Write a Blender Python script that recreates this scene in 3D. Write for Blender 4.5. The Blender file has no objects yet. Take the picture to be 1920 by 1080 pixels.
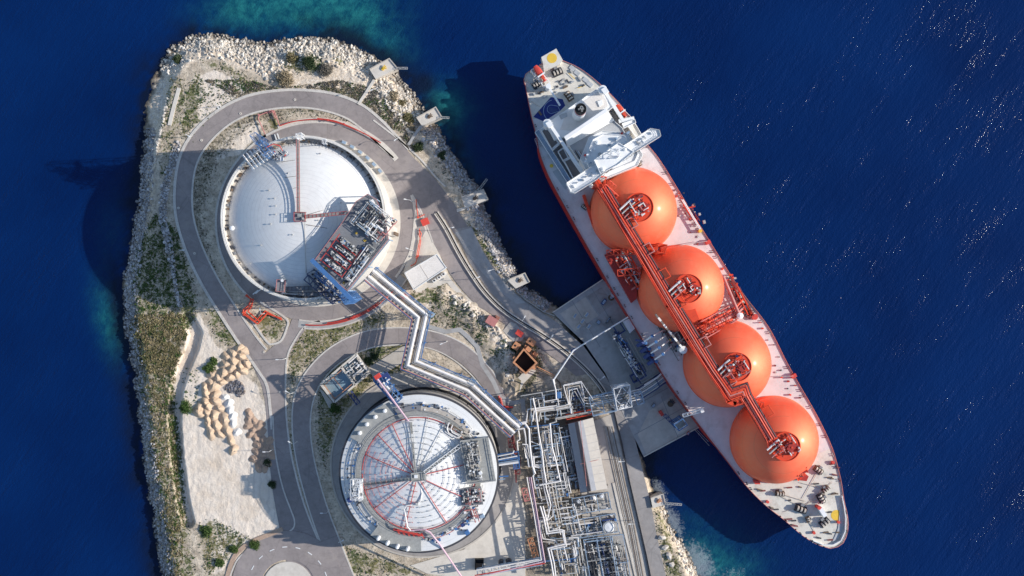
import bpy, bmesh, math, random
import numpy as np
from mathutils import Vector
from mathutils.geometry import tessellate_polygon
random.seed(7); rng = np.random.default_rng(11)
R = math.radians; PI = math.pi
S = 0.27; H = 540.0; SEA = -6.0; DK = 12.0
sc = bpy.context.scene; COL = sc.collection
WL = {}
def P(px, py, z=0.0):
    k = S*(H-z)/H
    return Vector(((px-960)*k, (540-py)*k, z))
def PL(pts, z=0.0): return [P(x, y, z) for x, y in pts]
def zx(l, x0, y0, f): return [(x0+a/f, y0+b/f) for a, b in l]
# ---------------------------------------------------------------- materials
def nodes_of(name):
    m = bpy.data.materials.new(name); m.use_nodes = True
    nt = m.node_tree; return m, nt, nt.nodes, nt.links, nt.nodes['Principled BSDF']
def N(nt, t, **kw):
    n = nt.nodes.new(t)
    for k, v in kw.items():
        if k in n.inputs: n.inputs[k].default_value = v
        else: setattr(n, k, v)
    return n
def noise(nt, scale, detail=4, rough=.55, vec=None):
    n = N(nt, 'ShaderNodeTexNoise'); n.inputs['Scale'].default_value = scale
    n.inputs['Detail'].default_value = detail; n.inputs['Roughness'].default_value = rough
    if vec: nt.links.new(vec, n.inputs['Vector'])
    return n.outputs['Fac']
def mth(nt, op, a, b=None, c=None, clamp=False):
    n = N(nt, 'ShaderNodeMath', operation=op); n.use_clamp = clamp
    for i, v in enumerate((a, b, c)):
        if v is None: continue
        if isinstance(v, (int, float)): n.inputs[i].default_value = v
        else: nt.links.new(v, n.inputs[i])
    return n.outputs[0]
def mapr(nt, v, a, b, c=0., d=1., smooth=False):
    n = N(nt, 'ShaderNodeMapRange'); n.clamp = True
    if smooth: n.interpolation_type = 'SMOOTHSTEP'
    nt.links.new(v, n.inputs[0])
    for i, q in enumerate((a, b, c, d)): n.inputs[i+1].default_value = q
    return n.outputs[0]
def mix(nt, f, a, b, mode='MIX'):
    n = N(nt, 'ShaderNodeMix', data_type='RGBA', blend_type=mode); n.clamp_factor = True
    for i, v in ((0, f), (6, a), (7, b)):
        if isinstance(v, (int, float)): n.inputs[i].default_value = v
        elif isinstance(v, tuple): n.inputs[i].default_value = (*v, 1) if len(v) == 3 else v
        else: nt.links.new(v, n.inputs[i])
    return n.outputs[2]
def pos(nt): return nt.nodes.new('ShaderNodeNewGeometry').outputs['Position']
def mat(name, c, rough=.6, var=.18, sc1=.6, sc2=.06, metal=0., dirt=None, dirtamt=.0, spec=.5, bump=0.):
    m, nt, ns, ln, b = nodes_of(name); p = pos(nt)
    a = noise(nt, sc1, 5, .65, p); g = noise(nt, sc2, 3, .5, p)
    f = mth(nt, 'ADD', mth(nt, 'MULTIPLY', a, .65), mth(nt, 'MULTIPLY', g, .35))
    v = mapr(nt, f, .3, .7, 1-var, 1+var)
    comb = N(nt, 'ShaderNodeCombineColor')
    for i in range(3): ln.new(v, comb.inputs[i])
    col = mix(nt, 1., tuple(c), comb.outputs[0], 'MULTIPLY')
    if dirt:
        d = mapr(nt, noise(nt, sc1*.45, 6, .7, p), .5, .72, 0, dirtamt)
        col = mix(nt, d, col, tuple(dirt))
    ln.new(col, b.inputs['Base Color']); b.inputs['Roughness'].default_value = rough
    b.inputs['Metallic'].default_value = metal; b.inputs['Specular IOR Level'].default_value = spec
    if bump:
        bn = N(nt, 'ShaderNodeBump'); bn.inputs['Strength'].default_value = bump; bn.inputs['Distance'].default_value = .3
        ln.new(a, bn.inputs['Height']); ln.new(bn.outputs[0], b.inputs['Normal'])
    return m
def roadmat(name, c, *q, **k):
    m = mat(name, c, *q, **k); nt = m.node_tree; b = nt.nodes['Principled BSDF']; src = b.inputs['Base Color'].links[0].from_socket; p = pos(nt)
    vo = N(nt, 'ShaderNodeTexVoronoi', feature='F1'); vo.inputs['Scale'].default_value = .045; nt.links.new(p, vo.inputs['Vector']); sc_ = N(nt, 'ShaderNodeSeparateColor'); nt.links.new(vo.outputs['Color'], sc_.inputs[0])
    big = noise(nt, .03, 4, .6, p); v = mth(nt, 'MULTIPLY', mapr(nt, sc_.outputs[0], 0, 1, .95, 1.05), mapr(nt, big, .35, .65, .88, 1.12)); cc = N(nt, 'ShaderNodeCombineColor')
    for i in range(3): nt.links.new(v, cc.inputs[i])
    oil = mapr(nt, noise(nt, .5, 5, .7, p), .62, .74, 0, .45); crack = N(nt, 'ShaderNodeTexVoronoi', feature='DISTANCE_TO_EDGE'); crack.inputs['Scale'].default_value = .07; nt.links.new(p, crack.inputs['Vector'])
    col = mix(nt, oil, mix(nt, 1., src, cc.outputs[0], 'MULTIPLY'), (.12, .105, .1)); col = mix(nt, mapr(nt, crack.outputs[0], 0, .012, .3, 0), col, (.12, .11, .11))
    dust = mapr(nt, noise(nt, .1, 6, .7, p), .54, .72, 0, .4); nt.links.new(mix(nt, dust, col, (.44, .38, .33)), b.inputs['Base Color']); return m
def rockmat(name, c, *q, **k):
    m = mat(name, c, *q, **k); nt = m.node_tree; b = nt.nodes['Principled BSDF']; l = b.inputs['Base Color'].links[0]; src = l.from_socket
    r = nt.nodes.new('ShaderNodeNewGeometry').outputs['Random Per Island']; v = mapr(nt, r, 0, 1, .42, 1.12); cc = N(nt, 'ShaderNodeCombineColor')
    for i in range(3): nt.links.new(v, cc.inputs[i])
    sp = N(nt, 'ShaderNodeSeparateXYZ'); nt.links.new(pos(nt), sp.inputs[0]); tint = mix(nt, mapr(nt, mth(nt, 'FRACT', mth(nt, 'MULTIPLY', r, 7.3)), .72, .9, 0, .5), src, (.45, .33, .22))
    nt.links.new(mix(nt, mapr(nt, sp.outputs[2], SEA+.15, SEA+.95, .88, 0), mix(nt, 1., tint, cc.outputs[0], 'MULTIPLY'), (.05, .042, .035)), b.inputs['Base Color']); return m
M = {}
M['asphalt'] = roadmat('asphalt', (.335, .292, .28), .9, .14, .5, .05, dirt=(.215, .19, .185), dirtamt=.6, spec=.2)
M['asphalt_old'] = roadmat('asphalt_old', (.36, .335, .32), .9, .16, .4, .06, dirt=(.34, .31, .28), dirtamt=.5, spec=.2)
M['concrete'] = mat('concrete', (.56, .51, .45), .85, .14, .35, .05, dirt=(.33, .29, .25), dirtamt=.5, spec=.2)
M['concrete_pale'] = mat('concrete_pale', (.72, .66, .58), .85, .12, .4, .05, dirt=(.46, .41, .35), dirtamt=.5, spec=.2)
M['concrete_grey'] = mat('concrete_grey', (.44, .43, .42), .85, .16, .35, .06, dirt=(.24, .22, .2), dirtamt=.6, spec=.2)
M['kerb'] = mat('kerb', (.66, .61, .55), .8, .2, 1.2, .1, dirt=(.38, .34, .3), dirtamt=.5)
M['paint_white'] = mat('paint_white', (.8, .8, .79), .6, .1, 1.5, .2)
M['white_steel'] = mat('white_steel', (.86, .86, .86), .4, .08, .8, .08, dirt=(.55, .5, .45), dirtamt=.3)
M['white_pipe'] = mat('white_pipe', (.84, .8, .77), .4, .1, .9, .1, dirt=(.5, .46, .42), dirtamt=.4)
M['pink_pipe'] = mat('pink_pipe', (.66, .45, .52), .5, .15, .9, .1)
M['grey_pipe'] = mat('grey_pipe', (.5, .49, .47), .45, .2, .7, .1, dirt=(.3, .26, .22), dirtamt=.5)
M['tan_pipe'] = mat('tan_pipe', (.55, .49, .42), .55, .2, .7, .1, dirt=(.32, .25, .2), dirtamt=.5)
M['blue_steel'] = mat('blue_steel', (.07, .18, .4), .5, .2, .8, .1)
M['deep_blue'] = mat('deep_blue', (.03, .06, .2), .6, .2, .8, .1)
M['blue_dark'] = mat('blue_dark', (.06, .08, .16), .5, .25, .8, .1)
M['blue_grey'] = mat('blue_grey', (.3, .4, .52), .5, .2, .8, .1)
M['dark_steel'] = mat('dark_steel', (.05, .05, .06), .6, .3, 1.2, .1)
M['brown_steel'] = mat('brown_steel', (.16, .11, .075), .7, .4, 1.2, .1)
M['grating'] = mat('grating', (.23, .235, .25), .7, .25, 1.2, .1, dirt=(.28, .27, .25), dirtamt=.5)
M['grating_pale'] = mat('grating_pale', (.36, .36, .34), .7, .25, 1.2, .1, dirt=(.2, .2, .19), dirtamt=.5)
M['red_pipe'] = mat('red_pipe', (.55, .06, .045), .5, .2, .8, .1)
M['fire_orange'] = mat('fire_orange', (.74, .085, .04), .5, .15, .8, .1)
M['red_faded'] = mat('red_faded', (.55, .22, .2), .6, .2, .8, .1)
M['maroon'] = mat('maroon', (.22, .05, .05), .6, .25, .8, .1)
M['hull_red'] = mat('hull_red', (.5, .035, .025), .5, .15, .4, .05, dirt=(.3, .04, .03), dirtamt=.4)
M['ship_red'] = mat('ship_red', (.78, .075, .025), .45, .15, .8, .1, dirt=(.5, .05, .03), dirtamt=.4)
M['ship_dark_red'] = mat('ship_dark_red', (.4, .035, .025), .5, .3, .8, .1)
M['deck_lilac'] = mat('deck_lilac', (.72, .685, .68), .7, .09, .35, .06, dirt=(.46, .36, .32), dirtamt=.5)
M['deck_cream'] = mat('deck_cream', (.74, .7, .62), .7, .1, .45, .08, dirt=(.4, .33, .26), dirtamt=.6)
M['deck_grey'] = mat('deck_grey', (.5, .51, .52), .7, .12, .6, .08, dirt=(.3, .3, .3), dirtamt=.4)
M['deck_brown'] = mat('deck_brown', (.2, .175, .165), .7, .15, .6, .08)
M['ship_white'] = mat('ship_white', (.93, .93, .92), .4, .04, .5, .08, dirt=(.78, .77, .74), dirtamt=.25)
M['yellow'] = mat('yellow', (.85, .55, .06), .6, .12, .8, .1)
M['court_blue'] = mat('court_blue', (.012, .03, .2), .7, .2, .6, .1)
M['brick_orange'] = mat('brick_orange', (.62, .29, .15), .85, .2, .8, .1, dirt=(.32, .16, .09), dirtamt=.6)
M['brick_red'] = mat('brick_red', (.36, .15, .11), .85, .25, .8, .1)
M['signal_red'] = mat('signal_red', (.68, .07, .05), .55, .12, .8, .1)
M['black'] = mat('black', (.012, .012, .014), .7, .2, 1, .1)
M['glass'] = mat('glass', (.03, .045, .06), .12, .2, .5, .1)
M['roof_white'] = mat('roof_white', (.82, .77, .72), .75, .06, .5, .05, dirt=(.6, .55, .5), dirtamt=.4)
M['roof_beige_sunlit'] = mat('roof_beige_sunlit', (.52, .48, .43), .75, .1, .5, .05, dirt=(.42, .38, .33), dirtamt=.5)
M['roof_grey_shade'] = mat('roof_grey_shade', (.33, .34, .37), .7, .1, .5, .05, dirt=(.26, .25, .26), dirtamt=.4)  # shade of the shed's west slope put into this grey; also joints and gutter
M['roof_brown'] = mat('roof_brown', (.2, .15, .14), .8, .15, .6, .1)
M['sand_heap'] = mat('sand_heap', (.66, .5, .36), .95, .16, 1.4, .15, dirt=(.45, .3, .18), dirtamt=.5, spec=.1, bump=.6)
M['clay_heap'] = mat('clay_heap', (.5, .36, .27), .95, .18, 1.2, .15, dirt=(.32, .22, .16), dirtamt=.5, spec=.1, bump=.6)
M['lime_heap'] = mat('lime_heap', (.86, .83, .78), .95, .15, 1.2, .15, spec=.1, bump=.6)
M['rock_white'] = rockmat('rock_white', (.82, .75, .66), .9, .22, .9, .08, dirt=(.5, .4, .3), dirtamt=.4, spec=.15)
M['rock_grey'] = rockmat('rock_grey', (.6, .58, .58), .9, .3, .9, .08, dirt=(.36, .34, .33), dirtamt=.4, spec=.15)
M['rock_dark'] = rockmat('rock_dark', (.22, .22, .25), .9, .3, .9, .08, spec=.15)
M['water_pool'] = mat('water_pool', (.22, .33, .4), .3, .3, .3, .1, dirt=(.45, .42, .36), dirtamt=.6)
def leafmat(name, c, c2, var=.35):
    m, nt, ns, ln, b = nodes_of(name); p = pos(nt)
    f = mapr(nt, noise(nt, .16, 5, .65, p), .36, .62)
    r = nt.nodes.new('ShaderNodeNewGeometry').outputs['Random Per Island']
    f = mth(nt, 'ADD', mth(nt, 'MULTIPLY', f, .65), mth(nt, 'MULTIPLY', r, .5), None, True)
    col = mix(nt, f, tuple(c), tuple(c2))
    ln.new(col, b.inputs['Base Color']); b.inputs['Roughness'].default_value = .8; b.inputs['Specular IOR Level'].default_value = .15
    return m
M['leaf_green'] = leafmat('leaf_green', (.05, .1, .025), (.11, .16, .05))
M['leaf_dark'] = leafmat('leaf_dark', (.03, .06, .025), (.08, .1, .05))
M['leaf_olive'] = leafmat('leaf_olive', (.1, .12, .045), (.34, .27, .15))
M['leaf_dry'] = leafmat('leaf_dry', (.3, .24, .15), (.42, .35, .24))
M['leaf_grey'] = leafmat('leaf_grey', (.14, .13, .11), (.24, .21, .17))
M['bark'] = mat('bark', (.1, .075, .055), .9, .3, 2)
# dome roof sheet: radial and ring seams come from the position
def domemat(name, cx, cy, c, nseam, ring):
    m, nt, ns, ln, b = nodes_of(name); p = pos(nt)
    sp = N(nt, 'ShaderNodeSeparateXYZ'); ln.new(p, sp.inputs[0])
    dx = mth(nt, 'SUBTRACT', sp.outputs[0], cx); dy = mth(nt, 'SUBTRACT', sp.outputs[1], cy)
    rr = mth(nt, 'SQRT', mth(nt, 'ADD', mth(nt, 'MULTIPLY', dx, dx), mth(nt, 'MULTIPLY', dy, dy)))
    an = mth(nt, 'ARCTAN2', dy, dx)
    wob = mth(nt, 'MULTIPLY', noise(nt, .12, 2, .5, p), .6)
    fr = mth(nt, 'FRACT', mth(nt, 'DIVIDE', mth(nt, 'ADD', rr, wob), ring))
    s1 = mth(nt, 'LESS_THAN', fr, .11)
    fa = mth(nt, 'FRACT', mth(nt, 'MULTIPLY', an, nseam/(2*PI)))
    s2 = mth(nt, 'LESS_THAN', fa, .03)
    seam = mth(nt, 'MULTIPLY', mth(nt, 'MAXIMUM', s1, mth(nt, 'MULTIPLY', s2, .6)), mapr(nt, noise(nt, .08, 3, .6, p), .35, .65, .08, .36))
    st = mapr(nt, noise(nt, .3, 7, .75, p), .46, .72, 0, .42)
    col = mix(nt, seam, tuple(c), (.4, .4, .42)); col = mix(nt, st, col, (.62, .6, .58))
    ln.new(col, b.inputs['Base Color']); b.inputs['Roughness'].default_value = .55
    return m
# ---------------------------------------------------------------- objects
def reg(o, kw):
    for k, v in kw.items():
        if v is not None: o[k] = v
def thing(name, label, cat, loc, group=None):
    o = bpy.data.objects.new(name, None); COL.objects.link(o); o.empty_display_size = .5
    o.location = loc; WL[o] = Vector(loc)
    reg(o, dict(label=label, category=cat, group=group)); return o
class MB:
    def __init__(s): s.v = []; s.f = []; s.m = []; s.mi = 0
    def add(s, vs, fs):
        n = len(s.v); s.v.extend([tuple(q) for q in vs]); s.f.extend([tuple(i+n for i in f) for f in fs]); s.m.extend([s.mi]*len(fs)); return s
    def prism(s, poly, z0, z1, top=True, bot=False):
        """poly: list of (x,y) world"""
        n = len(poly)
        a = sum(poly[i][0]*poly[(i+1) % n][1]-poly[(i+1) % n][0]*poly[i][1] for i in range(n))
        if a < 0: poly = poly[::-1]
        vs = [(p[0], p[1], z0) for p in poly]+[(p[0], p[1], z1) for p in poly]
        fs = [(i, (i+1) % n, n+(i+1) % n, n+i) for i in range(n)]
        if n <= 4: tris = [tuple(range(n))]
        else: tris = tessellate_polygon([[Vector((p[0], p[1], 0)) for p in poly]])
        for t in tris:
            t = tuple(t)
            if n > 4:
                p0, p1, p2 = (poly[i] for i in t)
                if (p1[0]-p0[0])*(p2[1]-p0[1])-(p2[0]-p0[0])*(p1[1]-p0[1]) < 0: t = t[::-1]
            if top: fs.append(tuple(n+i for i in t))
            if bot: fs.append(t[::-1])
        return s.add(vs, fs)
    def box(s, c, sx, sy, z0, z1, rot=0.):
        ca, sa = math.cos(rot), math.sin(rot)
        q = [(c[0]+x*ca-y*sa, c[1]+x*sa+y*ca) for x, y in ((-sx/2, -sy/2), (sx/2, -sy/2), (sx/2, sy/2), (-sx/2, sy/2))]
        return s.prism(q, z0, z1, bot=True)
    def beam(s, a, b, w, h=None):
        a = Vector(a); b = Vector(b); h = h or w; d = b-a
        if d.length < 1e-4: return s
        d.normalize(); up = Vector((0, 0, 1)) if abs(d.z) < .95 else Vector((1, 0, 0))
        x = d.cross(up).normalized()*w/2; y = x.cross(d).normalized()*h/2
        vs = [p+q for p in (a, b) for q in (-x-y, x-y, x+y, -x+y)]
        return s.add(vs, [(0, 1, 5, 4), (1, 2, 6, 5), (2, 3, 7, 6), (3, 0, 4, 7), (3, 2, 1, 0), (4, 5, 6, 7)])
    def tube(s, pts, r, n=6):
        pts = [Vector(p) for p in pts]; rings = []
        for i, p in enumerate(pts):
            d = Vector((0, 0, 0))
            if i > 0: d += (p-pts[i-1]).normalized()
            if i < len(pts)-1: d += (pts[i+1]-p).normalized()
            if d.length < 1e-5: d = Vector((1, 0, 0))
            d.normalize(); up = Vector((0, 0, 1)) if abs(d.z) < .9 else Vector((1, 0, 0))
            x = d.cross(up).normalized(); y = x.cross(d)
            k = 1.
            if 0 < i < len(pts)-1:
                k = min(1.5, 1/max(.5, math.cos(.5*(p-pts[i-1]).angle(pts[i+1]-p))))
            rings.append([p+(x*math.cos(t)*k+y*math.sin(t))*r for t in [2*PI*j/n for j in range(n)]])
        vs = [v for q in rings for v in q]; fs = []
        for i in range(len(pts)-1):
            for j in range(n):
                fs.append((i*n+j, (i+1)*n+j, (i+1)*n+(j+1) % n, i*n+(j+1) % n))
        fs.append(tuple(range(n))[::1]); fs.append(tuple((len(pts)-1)*n+j for j in range(n))[::-1])
        return s.add(vs, fs)
    def lathe(s, c, prof, n=48, a0=0., a1=2*PI):
        """prof: (r,z) list, outside seen when z rises"""
        full = abs(a1-a0-2*PI) < 1e-6; k = n if full else n+1
        vs = []; fs = []
        for r, z in prof:
            for j in range(k):
                t = a0+(a1-a0)*j/n; vs.append((c[0]+r*math.cos(t), c[1]+r*math.sin(t), z))
        for i in range(len(prof)-1):
            for j in range(n):
                j2 = (j+1) % k
                fs.append((i*k+j, i*k+j2, (i+1)*k+j2, (i+1)*k+j))
        return s.add(vs, fs)
    def cyl(s, c, r, z0, z1, n=12): return s.lathe(c, [(r, z0), (r, z1), (0.001, z1)], n)
    def hcyl(s, a, b, r, n=10): return s.tube([a, b], r, n)
    def ribbon(s, pts, w, z0, z1, closed=False):
        """strip of width w along a polyline (world xy), a low box in section"""
        pts = [Vector((p[0], p[1])) for p in pts]; n = len(pts); L = []; Rr = []
        for i, p in enumerate(pts):
            a = pts[i-1] if (i > 0 or closed) else p; b = pts[(i+1) % n] if (i < n-1 or closed) else p
            d1 = (p-a).normalized() if (p-a).length > 1e-6 else (b-p).normalized()
            d2 = (b-p).normalized() if (b-p).length > 1e-6 else d1
            d = (d1+d2).normalized() if (d1+d2).length > 1e-6 else d1
            q = Vector((-d.y, d.x)); k = min(2., 1/max(.4, q.dot(Vector((-d1.y, d1.x)))))
            L.append(p+q*w/2*k); Rr.append(p-q*w/2*k)
        vs = [(p.x, p.y, z) for z in (z0, z1) for row in (L, Rr) for p in row]; fs = []
        for i in range(n if closed else n-1):
            j = (i+1) % n
            fs += [(2*n+i, 3*n+i, 3*n+j, 2*n+j), (i, 2*n+i, 2*n+j, j), (n+j, 3*n+j, 3*n+i, n+i)]
        if not closed: fs += [(0, n, 3*n, 2*n), (n-1, 3*n-1, 4*n-1, 2*n-1)]
        return s.add(vs, fs)
    def build(s, name, m, parent=None, smooth=False, **kw):
        off = WL[parent] if parent is not None else Vector((0, 0, 0))
        me = bpy.data.meshes.new(name)
        vs = [(a-off.x, b-off.y, c-off.z) for a, b, c in s.v]
        if parent is None and kw.get('base'):
            pass
        me.from_pydata(vs, [], s.f)
        for q in (m if isinstance(m, (list, tuple)) else [m]): me.materials.append(M[q] if isinstance(q, str) else q)
        if any(s.m): me.polygons.foreach_set('material_index', s.m)
        if smooth:
            me.polygons.foreach_set('use_smooth', [True]*len(me.polygons))
            try: me.set_sharp_from_angle(angle=R(40))
            except Exception: pass
        me.update()
        o = bpy.data.objects.new(name, me); COL.objects.link(o)
        if parent is not None: o.parent = parent
        WL[o] = off; kw.pop('base', None); reg(o, kw); return o
def spline(pts, k=6, closed=False):
    out = []; n = len(pts); g = lambda i: pts[i % n] if closed else pts[max(0, min(n-1, i))]
    for i in range(n if closed else n-1):
        a, b, c, d = g(i-1), g(i), g(i+1), g(i+2)
        for j in range(k):
            t = j/k
            out.append(tuple(.5*((2*b[q])+(c[q]-a[q])*t+(2*a[q]-5*b[q]+4*c[q]-d[q])*t*t+(3*b[q]-a[q]-3*c[q]+d[q])*t**3) for q in (0, 1)))
    if not closed: out.append(tuple(pts[-1]))
    return out
def arc(cx, cy, r, a0, a1, n=40): return [(cx+r*math.cos(R(a0+(a1-a0)*i/n)), cy+r*math.sin(R(a0+(a1-a0)*i/n))) for i in range(n+1)]
# ---------------------------------------------------------------- numpy helpers
def inpoly(X, Y, poly):
    r = np.zeros(X.shape, bool); n = len(poly)
    for i in range(n):
        x1, y1 = poly[i]; x2, y2 = poly[(i+1) % n]
        if y1 == y2: continue
        c = ((y1 > Y) != (y2 > Y)) & (X < (x2-x1)*(Y-y1)/(y2-y1)+x1); r ^= c
    return r
def polydist(X, Y, poly, closed=True):
    d = np.full(X.shape, 1e9)
    n = len(poly)
    for i in range(n if closed else n-1):
        x1, y1 = poly[i]; x2, y2 = poly[(i+1) % n]; dx, dy = x2-x1, y2-y1; L = dx*dx+dy*dy+1e-9
        t = np.clip(((X-x1)*dx+(Y-y1)*dy)/L, 0, 1); d = np.minimum(d, (X-x1-t*dx)**2+(Y-y1-t*dy)**2)
    return np.sqrt(d)
def soft(X, Y, poly, f):
    b = inpoly(X, Y, poly); d = polydist(X, Y, poly); s = np.where(b, d, -d)
    return np.clip(.5+s/(2*f), 0, 1)
def vnoise(X, Y, cell, seed):
    g = np.random.default_rng(seed).random((256, 256)); x = X/cell+1000; y = Y/cell+1000
    i = np.floor(x).astype(int); j = np.floor(y).astype(int); u = x-i; w = y-j; u = u*u*(3-2*u); w = w*w*(3-2*w)
    q = lambda a, b: g[a % 256, b % 256]
    return (q(i, j)*(1-u)+q(i+1, j)*u)*(1-w)+(q(i, j+1)*(1-u)+q(i+1, j+1)*u)*w
def fbm(X, Y, cell, seed, o=4):
    r = 0; a = 1; t = 0
    for k in range(o): r = r+a*vnoise(X, Y, cell/2**k, seed+k); t += a; a *= .5
    return r/t
def npmesh(name, V, F, m, attr=None, smooth=True, parent=None, **kw):
    me = bpy.data.meshes.new(name); me.vertices.add(len(V)); me.vertices.foreach_set('co', np.asarray(V, np.float32).ravel())
    F = np.asarray(F, np.int32); k = F.shape[1]
    me.loops.add(F.size); me.loops.foreach_set('vertex_index', F.ravel())
    me.polygons.add(len(F)); me.polygons.foreach_set('loop_start', np.arange(0, F.size, k, dtype=np.int32))
    try: me.polygons.foreach_set('loop_total', np.full(len(F), k, np.int32))
    except Exception: pass
    me.polygons.foreach_set('use_smooth', np.full(len(F), smooth, bool))
    if attr:
        for an, C in attr.items():
            at = me.attributes.new(an, 'FLOAT_COLOR', 'POINT')
            Q = np.ones((len(V), 4), np.float32); Q[:, :C.shape[1]] = C; at.data.foreach_set('color', Q.ravel())
    me.materials.append(M[m] if isinstance(m, str) else m); me.update(calc_edges=True); me.validate()
    o = bpy.data.objects.new(name, me); COL.objects.link(o)
    if parent is not None: o.parent = parent
    WL[o] = Vector((0, 0, 0)); reg(o, kw); return o
def grid_faces(nx, ny):
    i, j = np.meshgrid(np.arange(nx-1), np.arange(ny-1), indexing='ij'); a = i*ny+j
    return np.stack([a, a+ny, a+ny+1, a+1], -1).reshape(-1, 4)
# ---------------------------------------------------------------- camera, light
cam = bpy.data.objects.new('camera', bpy.data.cameras.new('camera')); COL.objects.link(cam)
cam.location = (0, 0, H); cam.data.sensor_width = 36; cam.data.lens = 36*H/(1920*S); cam.data.clip_start = 5; cam.data.clip_end = 40000
sc.camera = cam
SUN_EL, SUN_AZ = R(26), math.atan2(.055, 1)
sd = Vector((math.cos(SUN_EL)*math.cos(SUN_AZ), math.cos(SUN_EL)*math.sin(SUN_AZ), math.sin(SUN_EL)))
sun = bpy.data.lights.new('sun', 'SUN'); sun.energy = 5.; sun.angle = R(.5); sun.color = (1., .945, .865)
so = bpy.data.objects.new('sun', sun); COL.objects.link(so); so.rotation_euler = (-sd).to_track_quat('-Z', 'Y').to_euler(); so.location = sd*800
w = bpy.data.worlds.new('World'); sc.world = w; w.use_nodes = True
wn = w.node_tree; bg = wn.nodes['Background']; sky = wn.nodes.new('ShaderNodeTexSky'); sky.sky_type = 'NISHITA'
sky.sun_disc = False; sky.sun_elevation = SUN_EL; sky.sun_rotation = PI/2-SUN_AZ; sky.ozone_density = 2.; sky.dust_density = .4
wn.links.new(sky.outputs[0], bg.inputs[0]); bg.inputs[1].default_value = .15
sc.view_settings.view_transform = 'Standard'; sc.view_settings.look = 'None'; sc.view_settings.exposure = 0.
sc.cycles.max_bounces = 4; sc.cycles.diffuse_bounces = 2; sc.cycles.glossy_bounces = 2; sc.cycles.sample_clamp_indirect = 4
# ---------------------------------------------------------------- coast
COAST = [(232,590),(232,540),(240,490),(250,445),(258,400),(262,370),(266,340),(268,300),(270,260),(272,215),(276,190),(287,150),(302,118),(320,92),(345,75),(375,64),(400,62),(430,66),(460,78),(485,82),(515,80),(530,72),(550,72),(570,68),(600,70),(625,72),(650,80),(680,92),(705,108),(730,130),(745,140),(760,155),(780,180),(795,205),(805,222),(825,240),(845,275),(862,300),(878,330),(895,350),(907,370),(912,395),(925,420),(937,445),(950,470),(960,495),(972,520),(988,538),(1010,552),(1038,575),(1060,590),(1115,680),(1170,770),(1205,858),(1215,890),(1228,925),(1240,945),(1255,975),(1275,1010),(1297,1050),(1312,1090),(1340,1200),(1360,1500),(320,1500),(318,1150),(305,1080),(299,1040),(291,990),(281,930),(271,870),(262,800),(255,740),(250,690),(240,640)]
gx = np.arange(205, 1372, 1.9); gy = np.arange(1330, 36, -1.9)
X, Y = np.meshgrid(gx, gy, indexing='ij')
ins = inpoly(X, Y, COAST); dc = polydist(X, Y, COAST); sdst = np.where(ins, dc, -dc)
sdst = sdst+(fbm(X, Y, 26, 3)-.5)*16+(fbm(X, Y, 7, 9)-.5)*6
rockN = [(262,340),(265,180),(300,90),(400,40),(560,50),(700,90),(800,190),(860,280),(830,300),(790,265),(735,225),(690,190),(640,165),(575,165),(520,160),(470,135),(440,125),(400,108),(345,125),(320,165),(300,250),(285,340)]
rn = soft(X, Y, rockN, 10)
slope = np.where(X > 880, 20., 30.)+22*rn*(Y < 260)
t = np.clip(sdst/slope, 0, 1); prof = t*t*(3-2*t)
crag = [(835,540),(870,560),(900,580),(925,605),(955,640),(968,665),(958,690),(940,720),(930,700),(905,650),(870,600),(820,580),(770,565),(800,545)]
cr = soft(X, Y, crag, 9)
cr2 = soft(X, Y, [(940,690),(960,700),(975,715),(968,745),(950,740)], 6)
Z = np.where(sdst > 0, SEA+prof*(-SEA), SEA+sdst*.35)
Z = Z+(fbm(X, Y, 9, 21)-.62)*.5*t+rn*t*(1-t)*(fbm(X, Y, 14, 33)-.4)*5+rn*(fbm(X, Y, 6, 35)-.5)*1.4*np.clip(1.6-t, 0, 1)
Z = Z+(cr*(fbm(X, Y, 18, 41)-.2)*3.2+cr2*(fbm(X, Y, 10, 43))*3)*1.
Z = np.where(sdst > 0, np.minimum(Z, np.maximum(cr, cr2)*9+np.where(t < .98, 1.2, -.02)), Z)
wl = [(352,598),(367,625),(361,650),(344,690),(331,730),(327,790),(332,860),(343,940),(352,978)]
wd_ = polydist(X, Y, wl, False); Z = Z-2.6*np.clip((12-wd_)/3+.5, 0, 1)*(t > .9)
Z = np.maximum(Z, -14)
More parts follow.
